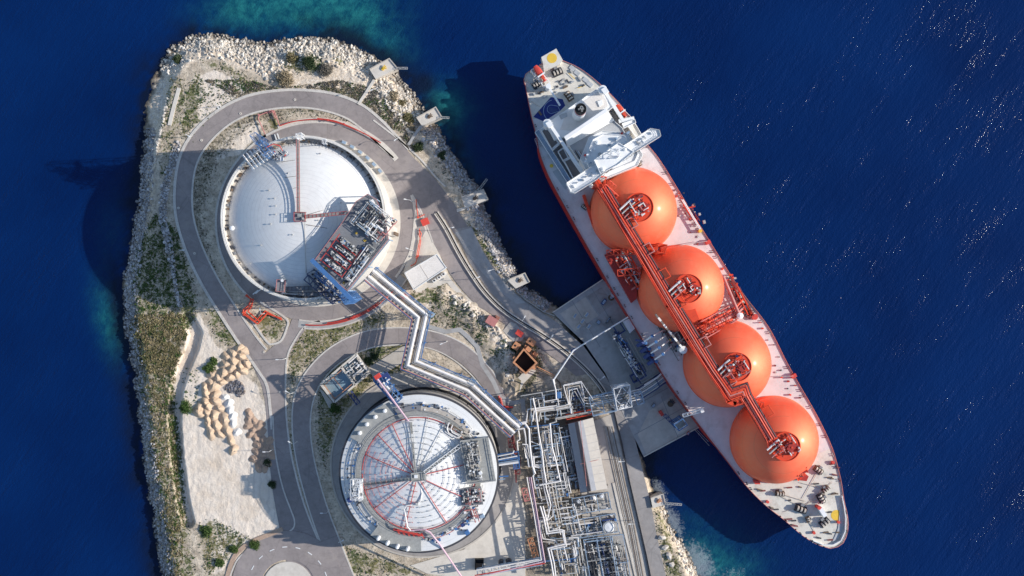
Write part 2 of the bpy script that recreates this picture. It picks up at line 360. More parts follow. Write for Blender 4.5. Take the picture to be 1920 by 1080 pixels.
# zone masks : R grass, G pale sand, B pale rock ; second set: R brown scrub, G dark soil
def zone(*polys, f=8):
    r = 0
    for p in polys: r = np.maximum(r, soft(X, Y, p, f))
    return r
green = zone([(250,470),(285,395),(300,400),(335,430),(372,560),(368,600),(345,640),(330,700),(332,820),(342,900),(352,980),(368,1080),(370,1330),(322,1330),(310,1080),(296,980),(278,860),(262,760),(248,640),(240,560)],
    [(318,130),(345,150),(352,200),(338,250),(318,330),(300,330),(300,240),(310,180)], [(345,170),(372,135),(385,165),(378,200),(355,235),(340,215)], [(336,215),(372,205),(380,225),(345,265),(335,250)],
    [(372,112),(410,112),(450,135),(478,150),(492,165),(465,168),(430,140),(395,128)], [(525,100),(600,98),(625,135),(560,140),(530,125)], [(620,100),(650,95),(655,118),(630,125)],
    [(870,415),(890,420),(925,470),(950,515),(935,520),(905,480)], [(735,180),(770,225),(775,255),(745,225)], [(385,570),(420,590),(470,650),(480,700),(440,660),(400,630)],
    [(540,655),(570,610),(650,600),(720,585),(720,605),(640,640),(560,700),(545,740),(560,900),(540,860)], [(600,700),(640,650),(700,640),(760,640),(765,690),(700,720),(640,790),(610,880),(590,820)],
    [(470,590),(500,585),(540,600),(525,640),(490,630)], [(365,985),(400,970),(450,1000),(470,1010),(430,1050),(385,1080)], [(560,930),(600,1000),(640,1080),(600,1080)], [(640,1020),(760,1060),(800,1080),(650,1080)],
    [(960,640),(1000,600),(1020,690),(985,740),(965,760)], [(1218,915),(1226,930),(1250,975),(1268,1030),(1285,1090),(1250,1090),(1232,1000)], [(770,550),(830,530),(840,560),(780,575)], [(500,215),(540,225),(530,250),(500,245)])
scrub = zone([(350,330),(360,270),(420,205),(500,190),(620,200),(700,245),(640,225),(560,215),(480,235),(410,300),(380,400),(400,500),(440,570),(470,600),(440,600),(380,520),(352,420)],
    [(560,165),(660,175),(730,230),(760,280),(730,250),(670,200),(570,180),(400,190),(380,180),(470,165)], [(800,545),(880,560),(930,640),(960,700),(930,690),(870,625),(810,610)],
    [(765,690),(810,690),(880,725),(860,730)], [(840,290),(880,330),(880,380),(860,360),(820,310)], [(1125,870),(1160,850),(1185,960),(1210,1080),(1180,1080)])
sandz = zone([(345,590),(372,600),(372,650),(345,720),(340,800),(345,900),(360,980),(340,975),(325,880),(318,780),(325,710),(345,660)], [(372,585),(400,640),(480,720),(510,800),(525,900),(548,970),(520,1005),(460,1030),(400,1000),(370,985),(352,955),(345,880),(340,800),(335,700),(355,650)],
    [(360,150),(400,130),(455,150),(480,165),(430,190),(390,215),(365,260),(350,250),(372,215)], [(430,245),(480,225),(495,235),(450,290),(400,300)], [(385,980),(470,1000),(440,1050),(400,1080)])
rockz = np.maximum(np.maximum(rn, zone([(800,250),(870,290),(895,345),(870,375),(845,330),(815,290),(790,260)], [(862,400),(905,400),(965,520),(985,545),(950,520),(915,460)], [(1240,930),(1262,975),(1310,1080),(1290,1080),(1245,960)])), np.maximum(cr, cr2))
dark = zone([(860,700),(1000,690),(1010,740),(985,745)], [(1010,740),(1060,740),(1090,920),(1100,1080),(985,1080),(985,800)], [(985,740),(1100,730),(1112,790),(1060,800),(985,800)])
rimy = zone([(725,150),(800,190),(835,240),(775,250),(740,190)])
green = np.where(X < 345, green*.86, green)
CA = np.stack([green, sandz, rockz], -1).reshape(-1, 3); CB = np.stack([scrub, dark, np.clip(1-sdst/14, 0, 1)], -1).reshape(-1, 3)
def ground_mat():
    m, nt, ns, ln, b = nodes_of('ground'); p = pos(nt)
    sa = N(nt, 'ShaderNodeSeparateColor'); at = N(nt, 'ShaderNodeAttribute', attribute_name='zone_a'); ln.new(at.outputs['Color'], sa.inputs[0])
    sb = N(nt, 'ShaderNodeSeparateColor'); at2 = N(nt, 'ShaderNodeAttribute', attribute_name='zone_b'); ln.new(at2.outputs['Color'], sb.inputs[0])
    nf = noise(nt, .9, 8, .72, p); nm = noise(nt, .22, 6, .65, p); nl = noise(nt, .035, 4, .6, p)
    soil = mix(nt, mapr(nt, nm, .38, .62), (.4, .34, .275), (.66, .58, .48))
    soil = mix(nt, mapr(nt, nf, .52, .64, 0, .75), soil, (.14, .135, .09))
    col = soil
    sand = mix(nt, mapr(nt, nm, .35, .65), (.72, .64, .56), (.82, .74, .66)); sand = mix(nt, mapr(nt, nf, .6, .68, 0, .4), sand, (.4, .36, .31))
    sand = mix(nt, mapr(nt, noise(nt, .07, 5, .65, p), .46, .64, 0, .55), sand, (.6, .49, .38))
    trk = N(nt, 'ShaderNodeTexWave', wave_type='BANDS'); trk.inputs['Scale'].default_value = .09; trk.inputs['Distortion'].default_value = 9; trk.inputs['Detail'].default_value = 4; trk.inputs['Detail Scale'].default_value = 1.2
    ln.new(p, trk.inputs['Vector']); sand = mix(nt, mapr(nt, trk.outputs['Fac'], .72, 1., 0, .35), sand, (.5, .44, .4))
    sm = mapr(nt, mth(nt, 'ADD', sa.outputs[1], mth(nt, 'MULTIPLY', mth(nt, 'SUBTRACT', nm, .5), 1.1)), .4, .6); col = mix(nt, sm, col, sand)
    rk = mix(nt, mapr(nt, nf, .32, .6), (.5, .4, .3), (.82, .75, .67))
    rk = mix(nt, mapr(nt, nl, .45, .62, 0, .5), rk, (.74, .57, .38))
    vor = N(nt, 'ShaderNodeTexVoronoi', feature='DISTANCE_TO_EDGE'); vor.inputs['Scale'].default_value = .55; dv = N(nt, 'ShaderNodeMix', data_type='VECTOR'); dv.inputs[0].default_value = .12; nv = N(nt, 'ShaderNodeTexNoise'); nv.inputs['Scale'].default_value = .35; nv.inputs['Detail'].default_value = 5; ln.new(p, nv.inputs['Vector']); sv = N(nt, 'ShaderNodeVectorMath', operation='SCALE'); sv.inputs['Scale'].default_value = 40; ln.new(nv.outputs['Color'], sv.inputs[0]); ln.new(p, dv.inputs[4]); ln.new(sv.outputs[0], dv.inputs[5]); ln.new(dv.outputs[1], vor.inputs['Vector'])
    rk = mix(nt, mapr(nt, vor.outputs[0], 0, .1, .4, 0), rk, (.36, .29, .22))
    rm = mapr(nt, mth(nt, 'ADD', sa.outputs[2], mth(nt, 'MULTIPLY', mth(nt, 'SUBTRACT', nm, .5), .9)), .35, .55); col = mix(nt, rm, col, rk)
    sc_ = mapr(nt, mth(nt, 'ADD', mth(nt, 'MULTIPLY', sb.outputs[0], .55), mth(nt, 'SUBTRACT', nf, .62)), .3, .52); sc_ = mth(nt, 'MULTIPLY', mth(nt, 'MULTIPLY', sc_, sb.outputs[0]), .7)
    col = mix(nt, sc_, col, (.12, .11, .07))
    g1 = mix(nt, mapr(nt, nl, .4, .6), (.085, .125, .035), (.28, .24, .11)); g1 = mix(nt, mapr(nt, nf, .35, .65), (.05, .065, .025), g1)
    gm = mapr(nt, mth(nt, 'ADD', mth(nt, 'MULTIPLY', sa.outputs[0], .66), mth(nt, 'MULTIPLY', mth(nt, 'SUBTRACT', mth(nt, 'MULTIPLY', mth(nt, 'ADD', nm, nf), .5), .5), 3.2)), .5, .74); gm = mth(nt, 'MULTIPLY', gm, mapr(nt, sa.outputs[0], .02, .3))
    col = mix(nt, mth(nt, 'MULTIPLY', gm, .92), col, g1)
    col = mix(nt, mth(nt, 'MULTIPLY', sb.outputs[1], .65), col, (.15, .13, .11))
    col = mix(nt, 1., col, (1.16, 1.12, 1.06), 'MULTIPLY')
    wet = mth(nt, 'MULTIPLY', sb.outputs[2], mapr(nt, nm, .35, .6)); sp = N(nt, 'ShaderNodeSeparateXYZ'); ln.new(p, sp.inputs[0])
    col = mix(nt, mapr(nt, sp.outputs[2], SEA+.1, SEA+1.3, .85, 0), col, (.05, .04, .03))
    ln.new(col, b.inputs['Base Color']); b.inputs['Roughness'].default_value = .95; b.inputs['Specular IOR Level'].default_value = .1
    bn = N(nt, 'ShaderNodeBump'); bn.inputs['Strength'].default_value = .7; bn.inputs['Distance'].default_value = .5
    ln.new(mth(nt, 'ADD', nf, nm), bn.inputs['Height']); ln.new(bn.outputs[0], b.inputs['Normal'])
    return m
kk = S*(H-Z)/H
V = np.stack([(X-960)*kk, (540-Y)*kk, Z], -1).reshape(-1, 3)
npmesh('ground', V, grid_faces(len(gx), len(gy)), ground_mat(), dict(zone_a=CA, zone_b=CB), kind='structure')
# height lookup in photo pixels for things that stand on the ground
def gz(px, py):
    i = int(round((px-gx[0])/1.9)); j = int(round((gy[0]-py)/1.9))
    if 0 <= i < len(gx) and 0 <= j < len(gy): return float(Z[i, j])
    return 0.
# ---------------------------------------------------------------- sea
fx = np.arange(-280, 281, 1.7); far = np.array([300., 340, 420, 600, 1000, 2000, 5000, 12000])
sx_ = np.concatenate([-far[::-1], fx, far]); fy = np.arange(-165, 166, 1.7); fr = np.array([180., 220, 300, 500, 1000, 2000, 5000, 12000])
sy_ = np.concatenate([-fr[::-1], fy, fr]); SX, SY = np.meshgrid(sx_, sy_, indexing='ij')
ks = S*(H-SEA)/H; PX = SX/ks+960; PY = 540-SY/ks
di = np.where(inpoly(PX, PY, COAST), 0, polydist(PX, PY, COAST))
def blob(cx, cy, rx, ry, rot=0):
    c, s_ = math.cos(R(rot)), math.sin(R(rot)); u = (PX-cx)*c+(PY-cy)*s_; v = -(PX-cx)*s_+(PY-cy)*c
    return np.exp(-((u/rx)**2+(v/ry)**2))
n1 = fbm(PX, PY, 60, 61); n2 = fbm(PX, PY, 14, 65)
shal = np.clip(blob(575, 15, 120, 45)*1.1+blob(450, 25, 70, 35)*.6+blob(710, 65, 60, 36, 35)*.6+blob(835, 205, 40, 40)*1.0+blob(205, 605, 24, 62, -14)*.75+blob(1330, 1080, 90, 65, 40)*.9+blob(870, 300, 20, 60, -30)*.3+blob(215, 440, 30, 60)*.15, 0, 1)
shal = np.clip(shal*(.35+1.25*n1)*(.6+.8*n2), 0, 1)
weed = np.clip(np.exp(-di/12.)*1.2*(n2 > .40)+np.exp(-(di/36.)**2)*.9*np.clip((n1-.42)*5, 0, 1), 0, 1)
weed = np.maximum(weed, np.clip(blob(792, 158, 26, 26)*1.6-.25, 0, 1)*.95)
weed *= np.where((PY > 930) & (PX > 1150), .25, 1)
rv = np.exp(-((di-4)/7.)**2)
foam = np.clip(blob(1262, 975, 16, 40, -28)*.9+blob(1312, 1055, 26, 40, -25)*1.1+blob(1235, 915, 12, 26, -20)*.8+blob(1380, 1075, 30, 16)*.55, 0, 1)*(di < 90)
CS = np.stack([shal, weed, foam], -1).reshape(-1, 3)
def sea_mat():
    m, nt, ns, ln, b = nodes_of('sea'); p = pos(nt)
    sa = N(nt, 'ShaderNodeSeparateColor'); at = N(nt, 'ShaderNodeAttribute', attribute_name='bed'); ln.new(at.outputs['Color'], sa.inputs[0])
    nl = noise(nt, .012, 4, .55, p); nm = noise(nt, .25, 5, .65, p)
    deep = mix(nt, mapr(nt, nl, .35, .65), (.0005, .0145, .084), (.001, .0215, .112))
    turq = mix(nt, mapr(nt, nm, .35, .65), (.004, .075, .12), (.02, .19, .2))
    col = mix(nt, sa.outputs[0], deep, turq)
    col = mix(nt, mth(nt, 'MULTIPLY', sa.outputs[1], .85), col, (.006, .01, .022))
    ff = noise(nt, .75, 7, .75, p); fm = mapr(nt, mth(nt, 'ADD', mth(nt, 'MULTIPLY', sa.outputs[2], .42), ff), .68, .86)
    fm = mth(nt, 'MULTIPLY', fm, mapr(nt, sa.outputs[2], .03, .3)); col = mix(nt, mth(nt, 'MULTIPLY', fm, .4), col, (.5, .56, .58))
    ln.new(col, b.inputs['Base Color']); b.inputs['IOR'].default_value = 1.33
    b.inputs['Roughness'].default_value = .14
    # wind waves: crests run in lines, calmer water between them
    mr = N(nt, 'ShaderNodeMapping'); mr.inputs['Rotation'].default_value = (0, 0, R(-52)); ln.new(p, mr.inputs['Vector']); mp = N(nt, 'ShaderNodeMapping'); mp.inputs['Scale'].default_value = (.3, 1., 1.); ln.new(mr.outputs[0], mp.inputs['Vector'])
    streak = noise(nt, .11, 4, .6, mp.outputs[0]); fine = noise(nt, 1.25, 3, .5, p); rip = noise(nt, .35, 4, .6, mp.outputs[0])
    wind = noise(nt, .01, 2, .5, p)
    h = mth(nt, 'ADD', mth(nt, 'MULTIPLY', fine, .55), mth(nt, 'MULTIPLY', rip, 1.1))
    amp = mth(nt, 'MULTIPLY', mapr(nt, streak, .42, .72, .45, 1.0), mapr(nt, wind, .3, .65, .7, 1.))
    bn = N(nt, 'ShaderNodeBump'); bn.inputs['Distance'].default_value = .69; ln.new(h, bn.inputs['Height']); ln.new(amp, bn.inputs['Strength'])
    ln.new(bn.outputs[0], b.inputs['Normal'])
    return m
SV = np.stack([SX, SY, np.full(SX.shape, SEA)], -1).reshape(-1, 3)
npmesh('sea', SV, grid_faces(len(sx_), len(sy_)), sea_mat(), dict(bed=CS), kind='structure')
# ---------------------------------------------------------------- flat sheets : roads, pads, kerbs
zlev = [.06]; NOGO = []
def sheet(name, poly, m, z=None, world=False):
    zlev[0] += .006; z0 = z or zlev[0]
    if not world: NOGO.append(('p', poly))
    q = [(p[0], p[1]) for p in (poly if world else PL(poly))]
    mb = MB(); mb.prism(q, -.3, z0); return mb.build(name, m, kind='structure')
def strip(name, pts, wpx, m, z=None, k=6, closed=False):
    zlev[0] += .006; z1 = z or zlev[0]
    NOGO.append(('l', spline(pts, k, closed) if k else pts, wpx/2+1.5))
    mb = MB(); mb.ribbon(PL(spline(pts, k, closed) if k else pts), wpx*S, -.2, z1, closed); return mb.build(name, m, kind='structure')
def kerb(pts, w=3.0, z=.27, m='kerb', k=6, closed=False, name='kerb'): return strip(name, pts, w, m, z, k, closed)
def ring(name, c, r0, r1, m, z=None, a0=0., a1=360., n=96):
    zlev[0] += .006; z1 = z or zlev[0]; cx, cy = P(*c)[:2]; mb = MB()
    if a0 == 0: NOGO.append(('c', c, r0-1.5, r1+1.5))
    mb.lathe((cx, cy), [(r1*S, -.2), (r1*S, z1), (r0*S, z1), (r0*S, -.2)], n, R(a0), R(a1)); return mb.build(name, m, kind='structure')
T1 = (593, 417); T2 = (793, 872)
# tank pads and inner roads
ring('tank_apron', T1, 130, 161, 'concrete_pale')
ring('inner_road', T1, 158, 186, 'asphalt'); 
outer = [(566,1100),(548,1020),(530,930),(522,860),(518,790),(510,730),(495,690),(462,635),(425,578),(390,520),(362,460),(346,400),(346,340),(358,290),(385,250),(425,217),(470,196),(520,187),(570,186),(620,193),(665,210),(702,238),(735,272),(765,312)]
strip('ring_road', outer, 34, 'asphalt')
kerb([(x, y) for x, y in [(510,805),(506,760),(500,722),(482,692),(447,642),(410,585),(374,525),(346,463),(329,400),(329,336),(342,282),(372,238),(415,203),(464,180),(518,170),(572,169),(626,176),(676,195),(716,226),(750,262),(766,280)]], 5)
kerb([(500,655),(478,628),(440,572),(405,515),(377,455),(362,400),(362,342),(373,298),(398,262),(434,231),(476,212),(524,203),(570,202),(614,209),(654,224),(688,250),(715,276),(738,296)], 3.4)
sheet('junction_plaza', [(700,225),(735,252),(775,295),(815,335),(850,380),(880,430),(888,455),(850,437),(835,412),(815,398),(800,440),(776,372),(775,420),(771,470),(752,455),(760,400),(752,350),(728,305),(700,272),(715,270),(738,296)], 'asphalt')
kerb([(700,225),(748,262),(790,300),(815,330),(835,350)], 3)
sheet('south_junction', [(500,660),(523,640),(540,618),(548,598),(575,603),(570,622),(552,645),(541,668),(536,690),(536,740),(538,800),(548,870),(570,950),(605,1040),(620,1100),(575,1100),(540,960),(516,830),(505,720),(480,672)], 'asphalt')
kerb([(470,598),(500,640),(512,645),(528,638),(538,615),(540,603),(530,592),(508,578),(488,566)], 3.6)
kerb([(600,602),(572,612),(553,638),(540,665),(536,700),(536,760),(540,810),(550,870),(572,950),(608,1040),(622,1080)], 3.2)
ring('kerb', T1, 186, 190, 'kerb', .27, 120, 232)
# grassy island bed with the red pipes, gravel strip with red pipes south of the tank
strip('gravel_strip', arc(593, 417, 192, 100, 32, 24), 15, 'concrete_grey', k=0)
kerb(arc(593, 417, 200, 97, 30, 24), 2.5, k=0); kerb(arc(593, 417, 185.5, 100, 38, 24), 2.5, k=0)
strip('gravel_strip', arc(593, 417, 192, -112, -38, 30), 8, 'concrete_pale', k=0)
kerb(arc(593, 417, 188, -125, -38, 30), 4, k=0)
# wedge island between the roads
sheet('traffic_island', [(772,366),(786,385),(800,420),(815,455),(830,490),(842,520),(870,552),(893,572),(882,578),(860,556),(838,530),(800,548),(780,548),(757,510),(765,480),(775,440),(776,400)], 'concrete_pale')
sheet('planting_bed', [(776,378),(786,398),(798,432),(792,445),(782,440),(780,405)], 'asphalt_old'); 
kerb([(771,366),(778,395),(775,440),(768,475),(752,505),(742,520)], 4); kerb([(773,365),(788,392),(802,428),(812,455)], 2.4)
# quay roads
sheet('inner_quay_road', [(800,432),(803,400),(817,396),(838,425),(862,470),(890,520),(925,560),(965,588),(1005,612),(1050,640),(1092,672),(1110,700),(1080,705),(1040,672),(1000,645),(960,618),(920,588),(893,572),(868,545),(845,515),(825,478)], 'asphalt')
sheet('quay_road', [(852,430),(884,424),(905,470),(930,510),(960,545),(1000,575),(1045,605),(1095,650),(1135,705),(1168,760),(1188,812),(1200,862),(1209,899),(1219,938),(1231,1001),(1240,1042),(1250,1085),(1275,1200),(1235,1200),(1215,1085),(1192,960),(1175,870),(1158,800),(1138,745),(1105,695),(1060,652),(1020,622),(962,588),(915,545),(880,492)], 'asphalt_old')
sheet('quay_pavement', [(852,436),(884,427),(905,470),(930,512),(958,545),(985,567),(968,570),(936,545),(905,512),(880,480)], 'concrete_grey')
sheet('plant_pavement', [(985,1100),(960,1100),(800,1075),(770,1060),(870,1030),(930,960),(950,880),(965,880),(985,960)], 'concrete_pale')
sheet('plant_yard', [(1090,920),(1142,910),(1150,790),(1180,905),(1200,1000),(1216,1085),(1220,1200),(1100,1200)], 'concrete')
sheet('plant_yard', [(1098,795),(1150,775),(1178,900),(1140,912),(1128,860)], 'concrete')
# tank 2 ground ring and ring road
ring('tank_apron', T2, 138, 173, 'asphalt_old'); ring('tank_apron', T2, 171, 174, 'concrete', .5); ring('tank_gap', T2, 141.6, 146.5, 'black', .4)
sheet('tank_yard', [(700,735),(740,700),(800,700),(880,735),(945,800),(960,830),(930,800),(880,760),(800,720),(740,722)], 'concrete')
ring2 = [(655,1100),(625,1030),(596,950),(574,870),(565,800),(570,745),(592,700),(632,662),(690,637),(750,630),(810,638),(862,660),(902,695),(930,735),(948,770)]
strip('tank_road', ring2, 32, 'asphalt')
kerb([(638,1100),(606,1030),(578,950),(557,870),(548,800),(553,740),(578,692),(622,650),(682,622),(750,614),(816,622),(870,645),(912,682),(940,722),(958,760)], 2.6)
kerb([(672,1100),(640,1020),(612,945),(590,865),(582,800),(588,750),(608,710),(644,676),(696,652),(752,646)], 2.6)
kerb([(775,648),(812,655),(850,674),(886,705),(912,740),(930,775)], 2.2)
sheet('concrete_path', [(690,690),(750,652),(765,645),(768,672),(702,712)], 'concrete')
# drain path that winds over the rocks
strip('footpath', [(803,612),(836,622),(862,618),(878,632),(895,650),(905,685),(925,715),(938,745),(960,756),(980,752),(984,790)], 8, 'concrete_grey', k=0)
strip('footpath', [(905,655),(944,628),(955,620)], 10, 'concrete_pale', k=0)
strip('footpath', [(962,745),(975,715),(990,700),(1000,690)], 15, 'concrete_pale', k=0)
strip('footpath', [(336,165),(325,205),(318,235)], 7, 'concrete_pale')
strip('footpath', [(672,196),(688,172),(702,150)], 5, 'concrete_pale', .5, k=0); strip('footpath', [(766,272),(776,256),(790,236)], 5, 'concrete_grey', .5, k=0)
# roundabout
rc = (540, 1096)
strip('roundabout_road', arc(540, 1100, 78, 180, 360, 30), 54, 'asphalt', k=0)
ring('roundabout_island', (540, 1100), 0.1, 46, 'concrete_pale'); ring('kerb', (540, 1100), 30, 34, 'kerb', .3); ring('kerb', (540, 1100), 44, 47, 'kerb', .3)
kerb([(430,1085),(445,1050),(472,1027),(505,1012),(535,1000),(550,990),(552,975),(545,955),(532,920),(522,880),(514,830),(512,780)], 2.6)
strip('dirt_verge', [(425,1085),(440,1043),(468,1018),(503,1003),(530,992)], 8, 'clay_heap')
for i in range(9):
    a0 = 186+i*19
    strip('lane_mark', arc(540, 1100, 75, a0, a0+7, 4), 1.6, 'paint_white', .42, k=0)
sheet('lay_by', [(1095,790),(1112,786),(1140,905),(1132,912)], 'concrete')
# small round road covers
for (x, y) in [(553,187),(451,213),(378,263),(335,390),(365,475),(495,660),(525,735)]:
    ring('road_cover', (x, y), .9, 2.3, 'concrete_pale', .33, n=14)
# ---------------------------------------------------------------- rocks (rubble nobody could count)
def ico():
    bm = bmesh.new(); bmesh.ops.create_icosphere(bm, subdivisions=1, radius=1.); v = np.array([q.co[:] for q in bm.verts]); f = np.array([[x.index for x in q.verts] for q in bm.faces]); bm.free(); return v, f
IV, IF = ico()
def scatter_px(poly_or_band, n, width=None):
    """random photo pixels inside a polygon, or inside a band along a polyline"""
    if width is None:
        a = np.array(poly_or_band, float); lo, hi = a.min(0), a.max(0); out = np.zeros((0, 2))
        while len(out) < n:
            q = rng.uniform(lo, hi, (n*2, 2)); out = np.vstack([out, q[inpoly(q[:, 0], q[:, 1], poly_or_band)]])
        return out[:n]
    a = np.array(poly_or_band, float); L = np.r_[0, np.cumsum(np.hypot(*np.diff(a, axis=0).T))]; t = rng.uniform(0, L[-1], n)
    x = np.interp(t, L, a[:, 0]); y = np.interp(t, L, a[:, 1]); i = np.clip(np.searchsorted(L, t)-1, 0, len(a)-2); d = np.diff(a, axis=0)[i]; d /= np.hypot(*d.T)[:, None]
    o = (rng.random(n)-.5)*width
    return np.stack([x-d[:, 1]*o, y+d[:, 0]*o], -1)
def gzv(q):
    i = np.clip(np.round((q[:, 0]-gx[0])/1.9).astype(int), 0, len(gx)-1); j = np.clip(np.round((gy[0]-q[:, 1])/1.9).astype(int), 0, len(gy)-1); return Z[i, j]
def rocks(name, q, s0, s1, m, lift=.25, powr=2.):
    z = gzv(q); keep = z > SEA-1.2; q = q[keep]; z = z[keep]; n = len(q)
    s = s0+(s1-s0)*rng.random(n)**powr; k = S*(H-z)/H; c = np.stack([(q[:, 0]-960)*k, (540-q[:, 1])*k, z+s*lift], -1)
    sh = rng.uniform(.6, 1.15, (n, 1, 3)); v = IV[None]*(1+rng.uniform(-.28, .22, (n, len(IV), 1)))*sh*s[:, None, None]
    a = rng.uniform(0, 2*PI, n); ca, sa = np.cos(a)[:, None], np.sin(a)[:, None]; v = np.stack([v[..., 0]*ca-v[..., 1]*sa, v[..., 0]*sa+v[..., 1]*ca, v[..., 2]*.85], -1)+c[:, None]
    f = (IF[None]+(np.arange(n)*len(IV))[:, None, None]).reshape(-1, 3)
    return npmesh(name, v.reshape(-1, 3), f, m, smooth=False, kind='stuff')
wband = [(310,85+30),(292,150),(282,190),(278,240),(276,290),(272,340),(268,380),(262,420),(252,470),(246,520),(243,560),(243,600),(248,650),(258,710),(265,770),(272,820),(280,870),(290,930),(299,990),(307,1040),(315,1090)]
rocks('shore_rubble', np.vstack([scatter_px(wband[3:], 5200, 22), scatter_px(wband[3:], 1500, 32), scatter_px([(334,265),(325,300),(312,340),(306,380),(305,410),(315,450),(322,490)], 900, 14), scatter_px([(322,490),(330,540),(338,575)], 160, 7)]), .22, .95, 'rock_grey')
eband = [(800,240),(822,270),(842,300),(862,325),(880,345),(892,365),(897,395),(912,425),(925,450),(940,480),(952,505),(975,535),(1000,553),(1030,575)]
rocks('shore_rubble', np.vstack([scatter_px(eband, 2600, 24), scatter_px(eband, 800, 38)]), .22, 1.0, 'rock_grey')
nband = [(300,130),(325,98),(350,84),(400,76),(440,84),(480,96),(520,96),(560,88),(610,88),(650,98),(690,118),(730,146),(755,170),(778,200),(790,225)]
rocks('limestone_rubble', np.vstack([scatter_px(nband, 4600, 34), scatter_px(nband, 2600, 62), scatter_px([(400,80),(520,95),(535,130),(520,160),(470,130),(420,105)], 800), scatter_px([(700,150),(760,180),(790,230),(770,250),(720,190)], 700)]), .15, 1.15, 'rock_white', .05, 3.)
rocks('limestone_rubble', np.vstack([scatter_px([(1243,935),(1258,975),(1280,1020),(1303,1070),(1318,1120)], 700, 26), scatter_px([(840,550),(900,590),(950,645),(965,680),(955,720)], 160, 16)]), .3, 1.3, 'rock_white', .15, 2.5)
rocks('dark_rubble', scatter_px([(420,728),(430,716),(446,713),(457,722),(459,738),(450,746),(441,738),(428,737)], 420), .2, .75, 'rock_dark')
# ---------------------------------------------------------------- low plants (nobody could count them)
def leaf_cloud(c, n, rx, rz, s, flat=.6):
    """n small leaf quads spread through an ellipsoid volume; returns verts, faces"""
    d = rng.normal(size=(n, 3)); d /= np.linalg.norm(d, axis=1)[:, None]; r = rng.random((n, 1))**.45
    lump = 1+.25*np.sin(d[:, :1]*5+c[0])*np.cos(d[:, 1:2]*6+c[1])
    p = d*r*lump*np.array([rx, rx, rz]); p[:, 2] = np.abs(p[:, 2])*.9
    a = rng.normal(size=(n, 3)); a[:, 2] *= flat; a /= np.linalg.norm(a, axis=1)[:, None]; b = np.cross(a, rng.normal(size=(n, 3))); b /= np.linalg.norm(b, axis=1)[:, None]
    ss = s*rng.uniform(.6, 1.4, (n, 1)); a = a*ss; b = b*ss*.7; p = p+np.array(c)
    return np.stack([p-a, p-b*.9, p+a, p+b], 1)
def tufts(name, q, n_leaf, r0, r1, m, s=.22, zf=.6):
    z = gzv(q); keep = z > -4.5; q = q[keep]; z = z[keep]; n = len(q); k = S*(H-z)/H
    c = np.stack([(q[:, 0]-960)*k, (540-q[:, 1])*k, z], -1); r = r0+(r1-r0)*rng.random((n, 1, 1))**2
    d = rng.normal(size=(n, n_leaf, 3)); d /= np.linalg.norm(d, axis=2)[..., None]; p = d*(rng.random((n, n_leaf, 1))**.5)*r*np.array([1, 1, zf])*rng.uniform(.6, 1.4, (n, 1, 3)); p[..., 2] = np.abs(p[..., 2])
    p = p+c[:, None]; a = rng.normal(size=p.shape); a[..., 2] *= .5; a /= np.linalg.norm(a, axis=2)[..., None]; b = np.cross(a, rng.normal(size=p.shape)); b /= np.linalg.norm(b, axis=2)[..., None]
    ss = (s*rng.uniform(.6, 1.5, (n, n_leaf, 1)))*(.5+r); a *= ss; b *= ss*.7
    v = np.stack([p-a, p-b, p+a, p+b], 2).reshape(-1, 3); f = np.arange(len(v)).reshape(-1, 4)
    return npmesh(name, v, f, m, smooth=False, kind='stuff')
def masked(poly, n, mask, lo):
    q = scatter_px(poly, n); q = q+rng.normal(size=q.shape)*.01; i = np.clip(np.round((q[:, 0]-gx[0])/1.9).astype(int), 0, len(gx)-1); j = np.clip(np.round((gy[0]-q[:, 1])/1.9).astype(int), 0, len(gy)-1)
    return q[(mask[i, j] > lo)]
ALL = [(225,60),(1310,60),(1310,1090),(225,1090)]
nogo = np.zeros(X.shape, bool)
for q in NOGO:
    if q[0] == 'p': nogo |= inpoly(X, Y, q[1])
    elif q[0] == 'l': nogo |= polydist(X, Y, q[1], False) < q[2]
    else: rr_ = np.hypot(X-q[1][0], Y-q[1][1]); nogo |= (rr_ > q[2]) & (rr_ < q[3])
nogo |= (np.hypot(X-T1[0], Y-T1[1]) < 165) | (np.hypot(X-T2[0], Y-T2[1]) < 180)
ok_ = ~nogo
gm_ = ok_*green*(fbm(X, Y, 22, 71) > .47)*(t > .6); sm_ = ok_*scrub*(fbm(X, Y, 14, 75) > .45)*(t > .6)
tufts('ground_plants', masked(ALL, 45000, gm_, .5), 7, .15, 1.0, 'leaf_green')
tufts('ground_plants', masked(ALL, 26000, ok_*(np.maximum(scrub, green*.9) > .3)*(t > .7), .5), 7, .15, .75, 'leaf_dark')
tufts('ground_plants', masked(ALL, 30000, gm_, .5), 7, .15, .9, 'leaf_olive')
tufts('dry_scrub', masked(ALL, 60000, sm_, .5), 6, .2, .75, 'leaf_grey')
emb = [(238,590),(345,588),(352,625),(330,690),(322,760),(334,830),(345,960),(340,1080),(310,1080),(280,850),(255,690)]
tufts('embankment_scrub', np.vstack([scatter_px(emb, 900), scatter_px([(240,590),(345,590),(350,630),(325,700),(255,700)], 1200)]), 20, .15, 1.7, 'leaf_olive', .2, .3)
tufts('embankment_scrub', np.vstack([scatter_px(emb, 380), scatter_px([(250,470),(290,400),(335,430),(365,570),(245,585)], 700), scatter_px([(322,700),(338,820),(350,960),(335,980),(318,850),(310,740)], 350)]), 20, .15, 1.5, 'leaf_green', .2, .35)
tufts('embankment_scrub', scatter_px(emb, 800), 18, .15, 1.7, 'leaf_dry', .2, .3)
NB = [(380,150),(470,150),(520,165),(640,150),(700,165),(740,200),(780,285),(740,262),(690,215),(640,178),(560,165),(450,185)]
